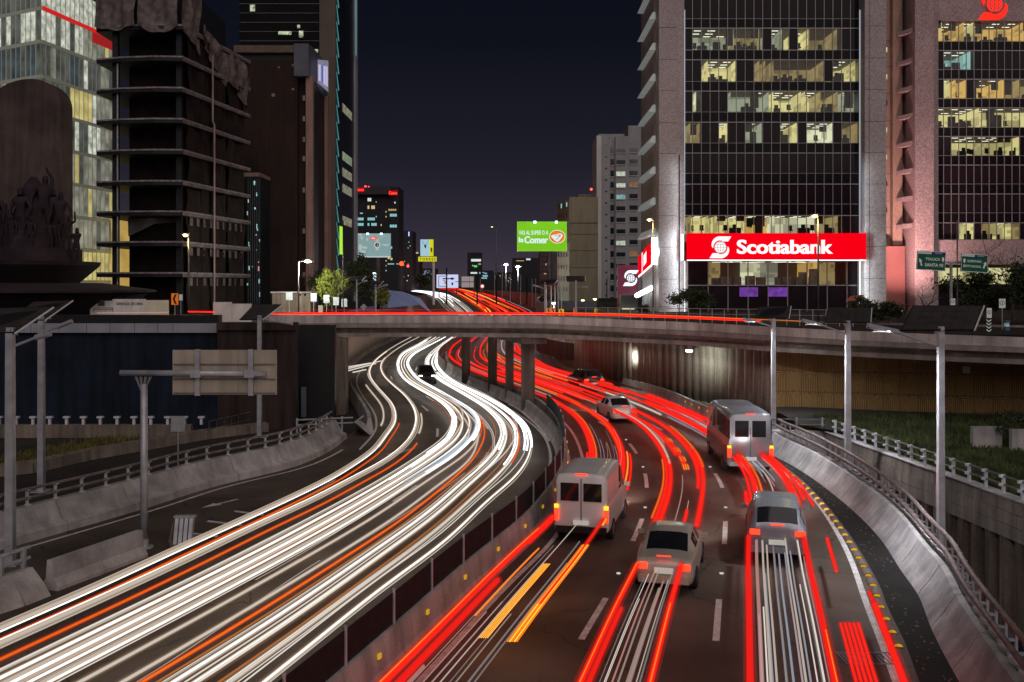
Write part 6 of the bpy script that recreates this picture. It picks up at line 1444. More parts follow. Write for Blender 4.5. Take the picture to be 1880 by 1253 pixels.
# wall lamp under the bridge
wlmp = empty('wall_lamp', PY(1265,645,68.5), 'white lamp glaring on the pile wall below the bridge edge', 'wall lamp')
MB().cbox(PY(1265,643.5,68.9),(.5,.3,.12)).build('housing', m_galv, wlmp); MB().cbox(PY(1265,645.3,68.8),(.44,.24,.05)).build('lens', E('wall_lens',(.85,1,.97),30), wlmp)
d = bpy.data.lights.new('point_light','POINT'); d.energy = 300; d.color = (.85,1,.93); d.shadow_soft_size = .12; o = bpy.data.objects.new('point_light', d); col.objects.link(o); o.location = PY(1265,650,67.2)
d = bpy.data.lights.new('point_light','POINT'); d.energy = 150; d.color = (.9,1,.9); d.shadow_soft_size = .2; o = bpy.data.objects.new('point_light', d); col.objects.link(o); o.location = PY(1160,655,80)  # added fill light without a fitting, brightens the pile wall

# ================================================================ monument with rounded stele, figures and basins
mo = empty('monument', (XA(70,80),80,GZ), 'dark monument with a round-topped stele behind a crowd of stone figures', 'monument')
m_stone = M('brown_stone',(.085,.062,.058),.9,.35,.35,.4,6,streak=.25,grain=.15,gscale=8)
m_stoned = M('dark_stone',(.030,.020,.025),.9,.4,.6,.4,6,grain=.15)
Ym = 84
def SX(x): return XA(x, Ym)
pts = [(-25,560)]+[(-25,220)]+[(58-83*math.cos(R(a))*1.0, 205-60*math.sin(R(a))) for a in range(10,91,10)]+[(58+54*math.sin(R(a)), 193-48*math.cos(R(a))) for a in range(10,91,10)]+[(113,560)]
n = len(pts); b = MB(); b.add([PY(x,y,Ym) for x, y in pts]+[PY(x,y,Ym)+Vector((0,2.2,0)) for x, y in pts], [tuple(range(n)),tuple(range(2*n-1,n-1,-1))]+[(i,n+i,n+(i+1)%n,(i+1)%n) for i in range(n)]); b.build('stele', m_stone, mo)
def figure(base, h, pose, seed, name='stone_figure', m=None):
    """statue grown over a posed skeleton: base = feet centre, h = height."""
    r_ = random.Random(seed); s = h/1.8; j = lambda x, z, y=0: (x*s, y*s, z*s)
    P_ = dict(pelvis=j(0,.95), waist=j(.01*pose.get('lean',0),1.12), chest=j(.03*pose.get('lean',0),1.36,-.02), neck=j(.04*pose.get('lean',0),1.52), head=j(.05*pose.get('lean',0),1.70,-.03), top=j(.05*pose.get('lean',0),1.80),
              shl=j(-.20,1.45), shr=j(.20,1.45), hl=j(-.10,.90), hr=j(.10,.90), kl=j(-.13+pose.get('kl',0),.50,-.05), kr=j(.13+pose.get('kr',0),.50,-.05), fl=j(-.14+pose.get('fl',0),.05), fr=j(.14+pose.get('fr',0),.05), tl=j(-.15+pose.get('fl',0),.02,-.16), tr=j(.15+pose.get('fr',0),.02,-.16))
    el, er = pose.get('el',(-.30,1.18)), pose.get('er',(.30,1.18)); wl_, wr = pose.get('wl',(-.30,.92)), pose.get('wr',(.30,.92))
    P_.update(el=j(*el,-.04), er=j(*er,-.04), wl=j(*wl_,-.1), wr=j(*wr,-.1), gl=j(wl_[0]*1.02,wl_[1]-.1,-.12), gr=j(wr[0]*1.02,wr[1]-.1 if wr[1] < 1.4 else wr[1]+.1,-.12))
    rad = dict(pelvis=.155,waist=.13,chest=.17,neck=.06,head=.10,top=.06,shl=.085,shr=.085,hl=.11,hr=.11,kl=.075,kr=.075,fl=.05,fr=.05,tl=.035,tr=.035,el=.052,er=.052,wl=.036,wr=.036,gl=.04,gr=.04)
    ed = [('pelvis','waist'),('waist','chest'),('chest','neck'),('neck','head'),('head','top'),('chest','shl'),('chest','shr'),('shl','el'),('el','wl'),('wl','gl'),('shr','er'),('er','wr'),('wr','gr'),('pelvis','hl'),('pelvis','hr'),('hl','kl'),('hr','kr'),('kl','fl'),('kr','fr'),('fl','tl'),('fr','tr')]
    ks = list(P_); me = bpy.data.meshes.new(name); me.from_pydata([P_[k] for k in ks], [(ks.index(a), ks.index(c)) for a, c in ed], [])
    o = bpy.data.objects.new(name, me); col.objects.link(o)
    md = o.modifiers.new('s','SKIN')
    for i, k in enumerate(ks): v = me.skin_vertices[0].data[i]; v.radius = (rad[k]*s, rad[k]*s*(.85 if k in ('chest','pelvis','waist') else 1)); v.use_root = (k == 'pelvis')
    sb_ = o.modifiers.new('d','SUBSURF'); sb_.levels = 1; sb_.render_levels = 1
    bpy.context.view_layer.update(); dg = bpy.context.evaluated_depsgraph_get(); me2 = bpy.data.meshes.new_from_object(o.evaluated_get(dg)); bpy.data.objects.remove(o)
    me2.materials.clear(); me2.materials.append(m or m_stoned); me2.polygons.foreach_set('use_smooth', [True]*len(me2.polygons))
    return inst(name, me2, base, mo, r_.uniform(-.3,.3))
yF = 81; zB = ZA(461,yF)
def fg(x, ytop, ybot, seed, depth=0, **pose): Y = yF+depth; figure((XA(x,Y), Y, ZA(ybot,Y)), (ybot-ytop)/F*Y, pose, seed)
fg(38,344,456,1,0,er=(.38,1.2),wr=(.30,.95)); fg(80,322,440,2,.6,er=(.24,1.7),wr=(.10,1.92),lean=1,kl=.05); fg(110,352,458,3,.2,er=(.36,1.3),wr=(.45,1.1),lean=1)
fg(10,372,458,4,.5); fg(61,345,450,5,1.2,el=(-.34,1.5),wl=(-.2,1.7)); fg(97,345,452,6,1.0,er=(.3,1.3)); fg(123,395,470,7,-.2,er=(.40,1.5),wr=(.42,1.85),lean=2); fg(22,395,459,8,-.4,kl=.1,kr=-.1); fg(55,398,459,9,-.5,lean=2); fg(92,405,459,10,-.5,lean=-2); fg(-8,352,458,11,.4)
fg(140,418,486,12,-.4,lean=1,er=(.1,1.3),wr=(.05,1.0)); fg(-20,372,458,13,.3)
MB().lathe((XA(62,yF+1.5),yF+1.5,0),[(.25,ZA(322,yF)),(.8,ZA(340,yF)),(1.5,ZA(385,yF)),(2.4,ZA(458,yF))],10).build('rock_mass', m_stoned, mo)
MB().lathe((XA(62,yF),yF+.5,0),[(3.5,ZA(485,yF)),(3.5,ZA(458,yF))],28).build('figure_base', m_stoned, mo)
MB().lathe((XA(20,yF),yF+.5,0),[(5.0,ZA(520,yF)),(6.6,ZA(488,yF)),(6.7,ZA(481,yF)),(4,ZA(479,yF))],36).build('upper_basin', m_stoned, mo)
MB().lathe((XA(10,yF),yF+.5,0),[(3.6,GZ),(3.6,ZA(516,yF))],24).build('basin_stem', m_stoned, mo)
MB().lathe((XA(20,78),80,0),[(7,GZ),(9.5,ZA(540,79)),(10.2,ZA(537,79)),(10.2,ZA(533,79)),(6,ZA(520,79))],36).build('lower_basin', m_stoned, mo)

# ================================================================ trees and bushes
def crown(center, rx_, ry_, rz_, n, leaf, m, seed, parent, name='crown', clumps=14, gaps=.35):
    r_ = random.Random(seed); b = MB(); cs = []
    for _ in range(clumps):
        while True:
            v = Vector((r_.uniform(-1,1), r_.uniform(-1,1), r_.uniform(-1,1)))
            if v.length < 1: break
        cs.append((v*.8, r_.uniform(.22,.45)))
    for _ in range(n):
        c, cr = r_.choice(cs); v = c+Vector((r_.gauss(0,1), r_.gauss(0,1), r_.gauss(0,1)))*cr*.5
        p = Vector(center)+Vector((v.x*rx_, v.y*ry_, v.z*rz_)); a = Vector((r_.uniform(-1,1), r_.uniform(-1,1), r_.uniform(-1,1))).normalized(); w = a.cross(Vector((r_.uniform(-1,1), r_.uniform(-1,1), .3))).normalized()
        l_ = leaf*r_.uniform(.6,1.3); b.add([p-a*l_, p+w*l_*.45, p+a*l_, p-w*l_*.45], [(0,1,2,3)])
    return b.build(name, m, parent), cs
def branches(b, p, d, L_, r_, depth, rr):
    e_ = p+d*L_; b.tube([p, p.lerp(e_,.5)+Vector((rr.uniform(-1,1),rr.uniform(-1,1),rr.uniform(-.3,.3)))*L_*.06, e_], r_, 5, r1=r_*.6)
    if depth == 0: return
    for _ in range(rr.choice((2,3,3))):
        nd = (d+Vector((rr.uniform(-1,1),rr.uniform(-1,1),rr.uniform(-.35,.6)))*.75).normalized(); branches(b, p.lerp(e_, rr.uniform(.6,1)), nd, L_*rr.uniform(.6,.85), r_*.58, depth-1, rr)
def tree(x, ybase, ytop, Y, wpx, m, seed, lab, n=2600, leaf=.16, name='tree', zb=None, cat='tree', tr=.12, bare=False, depth=3):
    X = XA(x, Y); z0 = GZ if zb is None else zb; zt = ZA(ytop, Y); w = wpx/F*Y/2; H_ = zt-z0
    t = empty(name, (X,Y,z0), lab, cat); rr = random.Random(seed); b = MB()
    branches(b, Vector((X,Y,z0)), Vector((rr.uniform(-.1,.1),0,1)), H_*.38, tr, depth, rr); b.build('trunk', m_bark, t)
    if not bare: crown((X,Y,z0+H_*.62), w, w*.8, H_*.42, n, leaf, m, seed, t)
    return t
tree(610,577,492,103,62,m_leaf2,21,'yellow-green tree brightly lit from behind right of the glaring lamp',3400,.14)
tree(656,577,466,125,60,m_leaf,22,'dark spreading tree in front of the watch billboard post',3000,.2)
tree(700,577,522,112,34,m_leaf2,23,'small green tree between the far solar lamps and blue screen wall',1500,.12)
tree(590,577,498,118,60,m_leaf,24,'dark tree behind the gate building',2200,.16)
tree(780,540,497,420,44,m_leaf,25,'far dark tree rising over the white light stream',1500,.45)
tree(1270,583,526,84,82,m_leaf3,26,'round bush in front of the left tower pier',4200,.11,'bush',cat='bush',tr=.06)
tree(1180,580,560,90,30,m_leaf,27,'small dark bush at the foot of the edge-on red sign',700,.09,'bush',cat='bush',tr=.04)
tree(1590,590,541,72,60,m_leaf3,28,'bushy shrub beside the small red canopy',2600,.10,'bush',cat='bush',tr=.05)
tree(1632,596,553,70,52,m_leaf,29,'dark shrub left of the largest solar panel',2200,.10,'bush',cat='bush',tr=.05)
tree(1700,600,508,88,84,m_leaf,30,'bare branching tree against the pink column',0,.1,'bare_tree',bare=True,depth=5,tr=.10)
tree(1772,600,440,86,120,m_leaf,31,'bare branching tree behind the green direction boards',0,.1,'bare_tree',bare=True,depth=5,tr=.13)
tree(1862,600,430,84,110,m_leaf,32,'bare tree cut by the right edge of the photo',0,.1,'bare_tree',bare=True,depth=5,tr=.13)
tree(1800,606,500,78,150,m_leaf,33,'dense dark tree below the green direction boards',5200,.15)
tree(1890,606,480,74,110,m_leaf,34,'dense dark tree at the right edge behind the pedestrian sign',3200,.15)
tree(1735,604,560,80,80,m_leaf,35,'low dark shrub between the direction mast and bank corner',2200,.12,'bush',cat='bush',tr=.05)
b = MB(); t = empty('hedge', (26.5,48,1.6), 'dark clipped hedge above the pale planter wall', 'hedge')
for k in range(5): crown((24.3+k*1.9,47.3-k*1.15,2.1), 1.4, .8, .75, 900, .09, m_leaf3, 50+k, t, 'foliage')
ca = empty('canopy', PY(1582,560,88), 'small red lean-to canopy beside the tower entrance', 'canopy')
MB().add([PY(1553,551,88),PY(1581,549,88),PY(1586,541,90),PY(1562,544,90)]+[p-Vector((0,0,.12)) for p in (PY(1553,551,88),PY(1581,549,88),PY(1586,541,90),PY(1562,544,90))],[(0,1,2,3),(4,7,6,5),(0,4,5,1),(1,5,6,2),(2,6,7,3),(3,7,4,0)]).build('roof', M('red_tile_roof',(.45,.14,.08),.7,.2,2), ca)
for x in (1558,1578): MB().box(PY(x,577,88.4),PY(x+1,551,88.3)).build('post', m_gald, ca)
# anti-glare blue screen wall beyond the bridge
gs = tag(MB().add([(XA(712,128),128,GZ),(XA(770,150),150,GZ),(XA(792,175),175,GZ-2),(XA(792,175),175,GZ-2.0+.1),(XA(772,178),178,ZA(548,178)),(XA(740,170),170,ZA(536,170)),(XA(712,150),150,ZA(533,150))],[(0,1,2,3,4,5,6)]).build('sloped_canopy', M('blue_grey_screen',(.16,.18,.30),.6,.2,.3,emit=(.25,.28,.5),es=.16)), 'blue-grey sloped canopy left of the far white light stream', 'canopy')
ga = empty('gas_canopy', PY(1015,560,104), 'low dark red canopy with slim white posts past the chevrons', 'canopy')
MB().box(PY(998,524,108),PY(1024,515,104)).build('roof', M('maroon',(.13,.03,.03),.6), ga); MB().box(PY(1000,538,109),PY(1022,533,105)).build('lower_roof', bpy.data.materials['maroon'], ga)
for x in (1003,1012,1019): MB().tube([PY(x,578,104.5).xy[:]+(GZ,), PY(x,524,104.5)], .06, 6).build('post', m_white, ga)
MB().box(PY(1000,580,116),PY(1095,553,115)).build('wall', M('blue_grey_fence',(.07,.08,.10),.7), ga)
# ================================================================ vehicles, modelled as themselves, lamps lit
m_tyre = M('tyre_rubber',(.015,.015,.016),.8); m_rim = M('alloy_rim',(.35,.35,.37),.35,metal=.8); m_glass = M('car_glass',(.012,.013,.016),.06,spec=.4)
m_tail = E('tail_lamp',(1,.03,.01),3.5); m_head = E('head_lamp',(1,.95,.85),14); m_amb = E('amber_lamp',(1,.35,.02),3); m_plate = M('number_plate',(.55,.55,.5),.5,emit=(1,1,.9),es=.25)
wheel_b = MB(); 
def mk_wheel():
    b = MB(); n = 20; pr = [(.20,-.10),(.29,-.11),(.325,-.08),(.33,0),(.325,.08),(.29,.11),(.20,.10)]
    for k in range(n):
        a = 2*math.pi*k/n
        for r_, x in pr: b.v.append((x, r_*math.cos(a), r_*math.sin(a)))
    m_ = len(pr); b.f = [(k*m_+j, k*m_+j+1, ((k+1)%n)*m_+j+1, ((k+1)%n)*m_+j) for k in range(n) for j in range(m_-1)]
    t = mesh_only(b, 'tyre', m_tyre)
    b = MB(); b.add([(-.095, .20*math.cos(2*math.pi*k/n), .20*math.sin(2*math.pi*k/n)) for k in range(n)]+[(.095, .20*math.cos(2*math.pi*k/n), .20*math.sin(2*math.pi*k/n)) for k in range(n)], [tuple(range(n)),tuple(range(2*n-1,n-1,-1))])
    for k in range(5):
        a = 2*math.pi*k/5
        for sx in (-.10,.10): b.add([(sx,.04*math.cos(a+1.57),.04*math.sin(a+1.57)),(sx,.19*math.cos(a+.15),.19*math.sin(a+.15)),(sx,.19*math.cos(a-.15),.19*math.sin(a-.15)),(sx,.04*math.cos(a-1.57),.04*math.sin(a-1.57))],[(0,1,2,3)])
    return t, mesh_only(b, 'rim', m_rim)
tyre_me, rim_me = mk_wheel()
def interp(st, y):
    ys = [s[0] for s in st]; return [float(np.interp(y, ys, [s[k] for s in st])) for k in range(1, len(st[0]))]
def beam(car, L_, w):
    d = bpy.data.lights.new('headlight_beam','SPOT'); d.energy = w; d.spot_size = R(80); d.spot_blend = .8; d.color = (1,.93,.85); d.shadow_soft_size = .25
    o = bpy.data.objects.new('headlight_beam', d); col.objects.link(o); o.parent = car; o.location = (0, L_+.12, .75); o.rotation_euler = (R(80), 0, 0)
def make_car(kind, paint, head_lit, label, group=None):
    """local frame: +Y is forward, rear at y = 0."""
    t = empty({'sedan':'parked_car','hatch':'parked_car','suv':'parked_car','van':'delivery_van','bus':'minibus'}[kind].replace('parked_car','car'), (0,0,0), label, {'van':'van','bus':'bus'}.get(kind,'car'), group)
    # stations: y, half width, z bottom, z belt, z roof, roof half width
    S = {'sedan':[(0,.72,.34,.78,.80,.6),(.12,.80,.26,.98,1.0,.66),(.9,.86,.22,1.0,1.04,.66),(1.55,.88,.20,1.0,1.40,.62),(2.1,.88,.20,.98,1.45,.62),(2.75,.88,.20,.95,1.42,.62),(3.5,.87,.20,.92,.96,.68),(4.2,.82,.22,.84,.86,.6),(4.45,.70,.3,.68,.70,.5)],
         'hatch':[(0,.72,.34,.85,.95,.6),(.08,.80,.28,.98,1.15,.62),(.45,.85,.22,1.0,1.48,.60),(1.2,.87,.20,.98,1.53,.62),(2.3,.87,.20,.96,1.50,.62),(3.0,.86,.20,.94,1.0,.68),(3.6,.80,.24,.84,.87,.6),(3.8,.68,.3,.70,.72,.5)],
         'suv':[(0,.80,.40,1.0,1.1,.66),(.07,.88,.34,1.15,1.3,.68),(.40,.92,.30,1.18,1.72,.66),(1.3,.94,.28,1.16,1.78,.68),(2.7,.94,.28,1.14,1.74,.68),(3.5,.93,.28,1.10,1.18,.74),(4.3,.88,.32,1.02,1.05,.68),(4.6,.76,.4,.82,.84,.55)],
         'van':[(0,.86,.42,1.25,2.25,.80),(.05,.93,.36,1.28,2.34,.84),(1.2,.95,.32,1.28,2.40,.84),(3.0,.95,.32,1.26,2.38,.84),(3.9,.95,.32,1.22,2.10,.80),(4.6,.93,.32,1.15,1.22,.78),(5.1,.84,.38,.92,.95,.62)],
         'bus':[(0,1.0,.45,1.55,2.7,.9),(.06,1.06,.38,1.55,2.82,.95),(2,1.08,.34,1.55,2.85,.95),(5.6,1.08,.34,1.5,2.82,.95),(6.4,1.06,.34,1.4,2.5,.9),(6.9,1.0,.4,1.2,1.3,.85)]}[kind]
    L_ = S[-1][0]; ys = sorted(set([s[0] for s in S]+list(np.linspace(0, L_, 30))))
    rings = []
    for y in ys:
        w, zb, zt, zr, wr = interp(S, y)
        half = [(0,zb),(w*.85,zb),(w*.97,zb+.08),(w,zb+.22),(w,(zb+zt)/2+.05),(w*.985,zt-.10),(w*.95,zt),(w*.93+(wr-w*.93)*.08,zt+(zr-zt)*.08),(wr+.03,zr-(zr-zt)*.18),(wr-.06,zr-.02),(wr*.55,zr+.012),(0,zr+.02)]
        ring = [(x, z) for x, z in half]+[(-x, z) for x, z in half[-2:0:-1]]
        rings.append([(x, y, z) for x, z in ring])
    m_ = len(rings[0]); B, G = MB(), MB()
    v = [p for r_ in rings for p in r_]; B.v = list(v); G.v = list(v)
    cab = [s for s in S if s[4]-s[3] > .25]; y0c, y1c = cab[0][0], cab[-1][0]
    if kind in ('van',): y0c = 2.9
    pil = {'sedan':[2.15],'hatch':[1.4,],'suv':[1.25,2.3],'van':[3.6],'bus':[1.2,2.4,3.6,4.8]}[kind]
    for i in range(len(rings)-1):
        ym = (ys[i]+ys[i+1])/2
        for k in range(m_):
            f = (i*m_+k, i*m_+(k+1)%m_, (i+1)*m_+(k+1)%m_, (i+1)*m_+k)[::-1]
            kk = k if k < 11 else m_-1-k
            side = kk == 7; slope = kk in (8,9,10)
            dz = rings[i+1][11][2]-rings[i][11][2]
            glass = False
            if side and y0c-.1 < ym < y1c+.25 and not any(abs(ym-p) < .09 for p in pil): glass = True
            if slope and kk >= 9 and abs(dz)/(ys[i+1]-ys[i]) > .28 and rings[i][11][2] > S[len(S)//2][3]-.25 and kind in ('sedan','hatch','suv','bus') : glass = ys[i] > .02
            if kind == 'van' and slope and kk >= 9 and dz/(ys[i+1]-ys[i]) < -.5: glass = True
            (G if glass else B).f.append(f)
    B.f += [tuple(range(m_)), tuple((len(rings)-1)*m_+k for k in range(m_))[::-1]]
    o = B.build('body', paint, t, smooth=True)
    
    par = {}
    def fnd(a):
        while par.setdefault(a, a) != a: par[a] = par[par[a]]; a = par[a]
        return a
    for f in G.f:
        for q in f[1:]: par[fnd(q)] = fnd(f[0])
    comps = {}
    for f in G.f: comps.setdefault(fnd(f[0]), []).append(f)
    for fs_ in comps.values():
        ids = sorted({q for f in fs_ for q in f}); mp = {q: n_ for n_, q in enumerate(ids)}; g2 = MB(); g2.v = [G.v[q] for q in ids]; g2.f = [tuple(mp[q] for q in f) for f in fs_]
        g2.build('window', m_glass, t, smooth=True)
    w0, zb0, zt0_, zr0, wr0 = interp(S, 0.05)
    if kind in ('van','bus'):                                        # rear doors with two panes, seam and frame
        for sx in (-1,1): MB().box((sx*.08 if sx > 0 else -.70,-.03,1.45 if kind == 'van' else 1.75),(.70 if sx > 0 else -.08,.0,2.05 if kind == 'van' else 2.5)).build('rear_window', m_glass, t)
        MB().box((-.012,-.02,.5),(.012,.0,2.2)).build('door_seam', m_black, t)
    elif kind == 'hatch' or kind == 'suv':
        zz = zt0_+.02; MB().add([(-.55,.05,zz+.02),(.55,.05,zz+.02),(.50,.36,zr0+(.33 if kind=='suv' else .27)),(-.50,.36,zr0+(.33 if kind=='suv' else .27))],[(0,1,2,3)]).build('rear_window', m_glass, t)
    MB().box((-w0*.93,-.09,zb0+.04),(w0*.93,.12,zb0+.24)).build('bumper', paint if kind != 'van' else m_black, t)
    MB().box((-.26,-.10,zb0+.30 if kind != 'sedan' else .62),(.26,-.03 if kind != 'sedan' else .02,zb0+.44 if kind != 'sedan' else .76)).build('number_plate', m_plate, t)
    hz_ = {'sedan':.80,'hatch':.88,'suv':1.02,'van':.95,'bus':1.0}[kind]
    for sx in (-1,1):
        x0, x1 = sorted((sx*w0*.62, sx*w0*.97)) if kind not in ('van','bus') else sorted((sx*w0*.84, sx*w0*.99))
        z0, z1 = (hz_-.09, hz_+.07) if kind not in ('van','bus') else (hz_-.18, hz_+.22)
        MB().box((x0,-.03,z0),(x1,.10,z1)).build('tail_lamp', m_tail, t)
        if kind in ('van','bus'): MB().box((x0,-.035,z1+.02),(x1,.05,z1+.14)).build('indicator', m_amb, t)
        hw = interp(S, L_-.12)[0]
        MB().box((min(sx*hw*.55,sx*hw*.92),L_-.22,hz_-.22),(max(sx*hw*.55,sx*hw*.92),L_-.05,hz_-.08)).build('head_lamp', m_head if head_lit else m_glass, t)
        MB().cbox((sx*(S[3][1]+.09), y1c+.05, S[3][3]+.06),(.2,.10,.13)).build('mirror', paint, t)
        r_ = 1.0 if kind in ('sedan','hatch') else 1.12
        for yy in (L_*.19, L_*.80):
            wh = empty('wheel', (sx*(S[3][1]-.10), yy, .33*r_)); wh.parent = t; wh.scale = (r_,r_,r_)
            for nm, me in (('tyre', tyre_me), ('rim', rim_me)): q = bpy.data.objects.new(nm, me); col.objects.link(q); q.parent = wh
    MB().box((-.2,-.02,hz_+.28 if kind == 'sedan' else zr0),(.2,.02,hz_+.30 if kind == 'sedan' else zr0+.03)).build('brake_light', m_tail, t)
    return t
paints = dict(white=M('white_paint',(.70,.70,.69),.25,.03,spec=.6), silver=M('silver_paint',(.34,.37,.42),.25,.04,metal=.5), grey=M('grey_paint',(.10,.10,.11),.25,.04,metal=.4), beige=M('champagne_paint',(.50,.45,.38),.25,.04,metal=.2), red=M('red_paint',(.30,.012,.012),.25,.04), blue=M('blue_paint',(.02,.05,.16),.25,.04,metal=.3), black=M('black_paint',(.015,.015,.017),.2,.04))
def place(car, fx, Y, away=True):
    a = math.atan2(fx(Y+1.5)-fx(Y-1.5), 3.0)
    car.location = (fx(Y), Y, road_z(Y)); car.rotation_euler = (0,0,-a if away else math.pi-a)
cars = [('van','white',.50,33.0,'white delivery van in the left red lane, nearest the median'),('sedan','beige',1.50,27.6,'champagne sedan nearest in the middle red lane'),('suv','silver',2.42,30.5,'silver sport utility car in the right red lane, nearest the yellow lane separators'),
        ('bus','silver',2.48,45.0,'pale minibus on the outside of the bend'),('sedan','white',1.5,62,'white sedan by the nearest bridge pier'),('suv','grey',2.5,80,'grey sport utility car furthest up the right red lane')]
for kd, pc, t_, Y, lab in cars:
    c_ = make_car(kd, paints[pc], True, lab, 'vehicles driving away in the red lanes'); place(c_, RF(t_), Y); beam(c_, {'sedan':4.45,'suv':4.6,'van':5.1,'bus':6.9}[kd], 1100)
place(make_car('hatch', paints['grey'], True, 'lone grey hatchback coming out from under the bridge in the white lanes'), LF(3.5), 90, False)
CL = {'sedan':4.45,'hatch':3.8,'suv':4.6,'van':5.1,'bus':6.9}
OCC = [(t_, Y-.05, Y+CL[kd]*.99) for kd, pc, t_, Y, lab in cars]
rt_car = make_car('suv', paints['grey'], False, 'car deep in the ramp trench at the lower right corner', None); rt_car.location = (17.5, 34.5, -5.6)

# ================================================================ streams of light left along the lanes by moving lamps
def tmat(name, c, s, tr=0.0):
    m = E(name, c, s)
    if tr:
        t = m.node_tree; o = t.nodes['Material Output']; e_ = t.nodes['Emission']; a = t.nodes.new('ShaderNodeBsdfTransparent'); x = t.nodes.new('ShaderNodeMixShader')
        x.inputs[0].default_value = 1-tr; t.links.new(a.outputs[0], x.inputs[1]); t.links.new(e_.outputs[0], x.inputs[2]); t.links.new(x.outputs[0], o.inputs[0]); m.cycles.emission_sampling = 'NONE'
    return m
TM = {'w4':tmat('trail_white_burning',(.93,.97,1),2.2),'w3':tmat('trail_white_bright',(1,.96,.88),2.6),'w2':tmat('trail_white',(1,.92,.82),.74),'w1':tmat('trail_cream',(1,.84,.70),.50,.25),'w0':tmat('trail_cream_faint',(1,.80,.66),.36,.5),
      'b1':tmat('trail_bluish',(.55,.78,1),.75),'o2':tmat('trail_orange',(1,.17,.01),.95),'o1':tmat('trail_orange_faint',(1,.30,.06),.5,.4),
      'r3':tmat('trail_red_bright',(1,.015,.008),2.0),'r2':tmat('trail_red',(1,.02,.015),.85,.2),'r1':tmat('trail_red_faint',(1,.12,.10),.5,.5),'y2':tmat('trail_amber_hot',(1,.38,.03),1.9),'y1':tmat('trail_amber',(1,.22,.015),1.1),
      'p1':tmat('trail_pink',(1,.50,.44),.6,.6),'g1':tmat('trail_grey',(.75,.72,.72),.45,.72),'s1':tmat('trail_ice',(.72,.80,.95),.6,.66),'m1':tmat('halo_cream',(1,.90,.78),.62,.60),'mr':tmat('halo_bright_red',(1,.012,.008),1.1,.5),'ma':tmat('halo_amber',(1,.15,.01),.9,.5),
      'hw':tmat('halo_warm',(1,.56,.28),.34,.84),'hr':tmat('halo_red',(1,.03,.02),.5,.84)}
_RF = RF
class RFc:
    def __init__(s, t): s.t = t; s.f = _RF(t)
    def __call__(s, Y): return s.f(Y)
RF = RFc
class Stream:
    def __init__(s, label): s.by = {}; s.label = label
    def add(s, fx, Y0, Y1, h, r_, cls, off=0.0, wob=0.0, seed=0, sh=None):
        if isinstance(fx, RFc):
            segs = [(Y0, Y1)]
            for (t_, a, c) in OCC:
                if abs(t_-fx.t) < .40:
                    segs = [q for (u, v) in segs for q in ((u, min(v, a)), (max(u, c), v)) if q[1]-q[0] > .6]
            for (u, v) in segs: s._add(fx, u, v, h, r_, cls, off, wob, seed)
        else: s._add(fx, Y0, Y1, h, r_, cls, off, wob, seed)
    def _add(s, fx, Y0, Y1, h, r_, cls, off=0.0, wob=0.0, seed=0):
        b = s.by.setdefault(cls, MB()); ys = ysteps(Y0, Y1, .7); pts = []
        for y in ys:
            a = math.atan2(fx(y+.5)-fx(y-.5), 1.0); o_ = off+wob*math.sin(y*.05+seed)
            pts.append((fx(y)+o_*math.cos(a), y-o_*math.sin(a), road_z(y)+h))
        fam = 'r' if cls in ('r3','r2') else 'a' if cls in ('y1','y2','o2') else 'w' if cls in ('w2','w3') else None
        if fam and r_ >= .034 and Y0 < 100:
            b.tube(pts, r_*.50, 5)
            s.by.setdefault({'r':'mr','a':'ma','w':'m1'}[fam], MB()).tube(pts, r_*.95, 6)
            s.by.setdefault('hw' if fam == 'w' else 'hr', MB()).tube(pts, min(r_*1.8, r_+.07), 6)
        else: b.tube(pts, r_*.8, 5)
    def done(s, name):
        t = empty(name, (0,40,.6), s.label, 'light trail', kind='stuff')
        for k, b in s.by.items(): b.build('light_streak', TM[k], t, kind='stuff')
def blend(t0, t1, ya, yb, F_=None):
    F_ = F_ or LF
    def fx(Y):
        u = min(1, max(0, (Y-ya)/(yb-ya))); u = u*u*(3-2*u); return F_(t1*u+t0*(1-u))(Y)
    return fx
NY = 9.0
# --- outer pair
s = Stream('paired white streams with thin orange lines nearest the left barrier')
s.add(LF(0), NY, 760, .65, .05, 'w2'); s._add(LF(0), NY, 200, .65, .085, 'm1'); s._add(LF(0), NY, 120, .65, .13, 'hw'); s.add(LF(0), NY, 90, .70, .03, 'w1', -.12); s.add(LF(0), NY, 62, .60, .022, 'w3', .06); s.add(LF(0), 49, 120, .66, .06, 'w3', .1)
s.add(LF(0), NY, 58, .55, .035, 'o2', .34); s.add(LF(0), NY, 40, .50, .045, 'g1', .62)
s.add(LF(1), NY, 760, .65, .05, 'w2'); s._add(LF(1), NY, 200, .65, .085, 'm1'); s._add(LF(1), NY, 120, .65, .13, 'hw'); s.add(LF(1), NY, 84, .60, .03, 'w1', .13); s.add(LF(1), NY, 66, .70, .02, 'w3', -.05); s.add(LF(1), 52, 110, .66, .055, 'w3', -.08)
s.add(LF(1), NY, 51, .50, .042, 'o2', .45)
s.add(lambda Y: LF(0)(Y)-(.5 if Y > 60 else .5), 57, 80, .6, .06, 'w2', -.15); s.add(LF(.95), 54, 62, .6, .06, 'w2', .35)
s.done('white_light_trails')
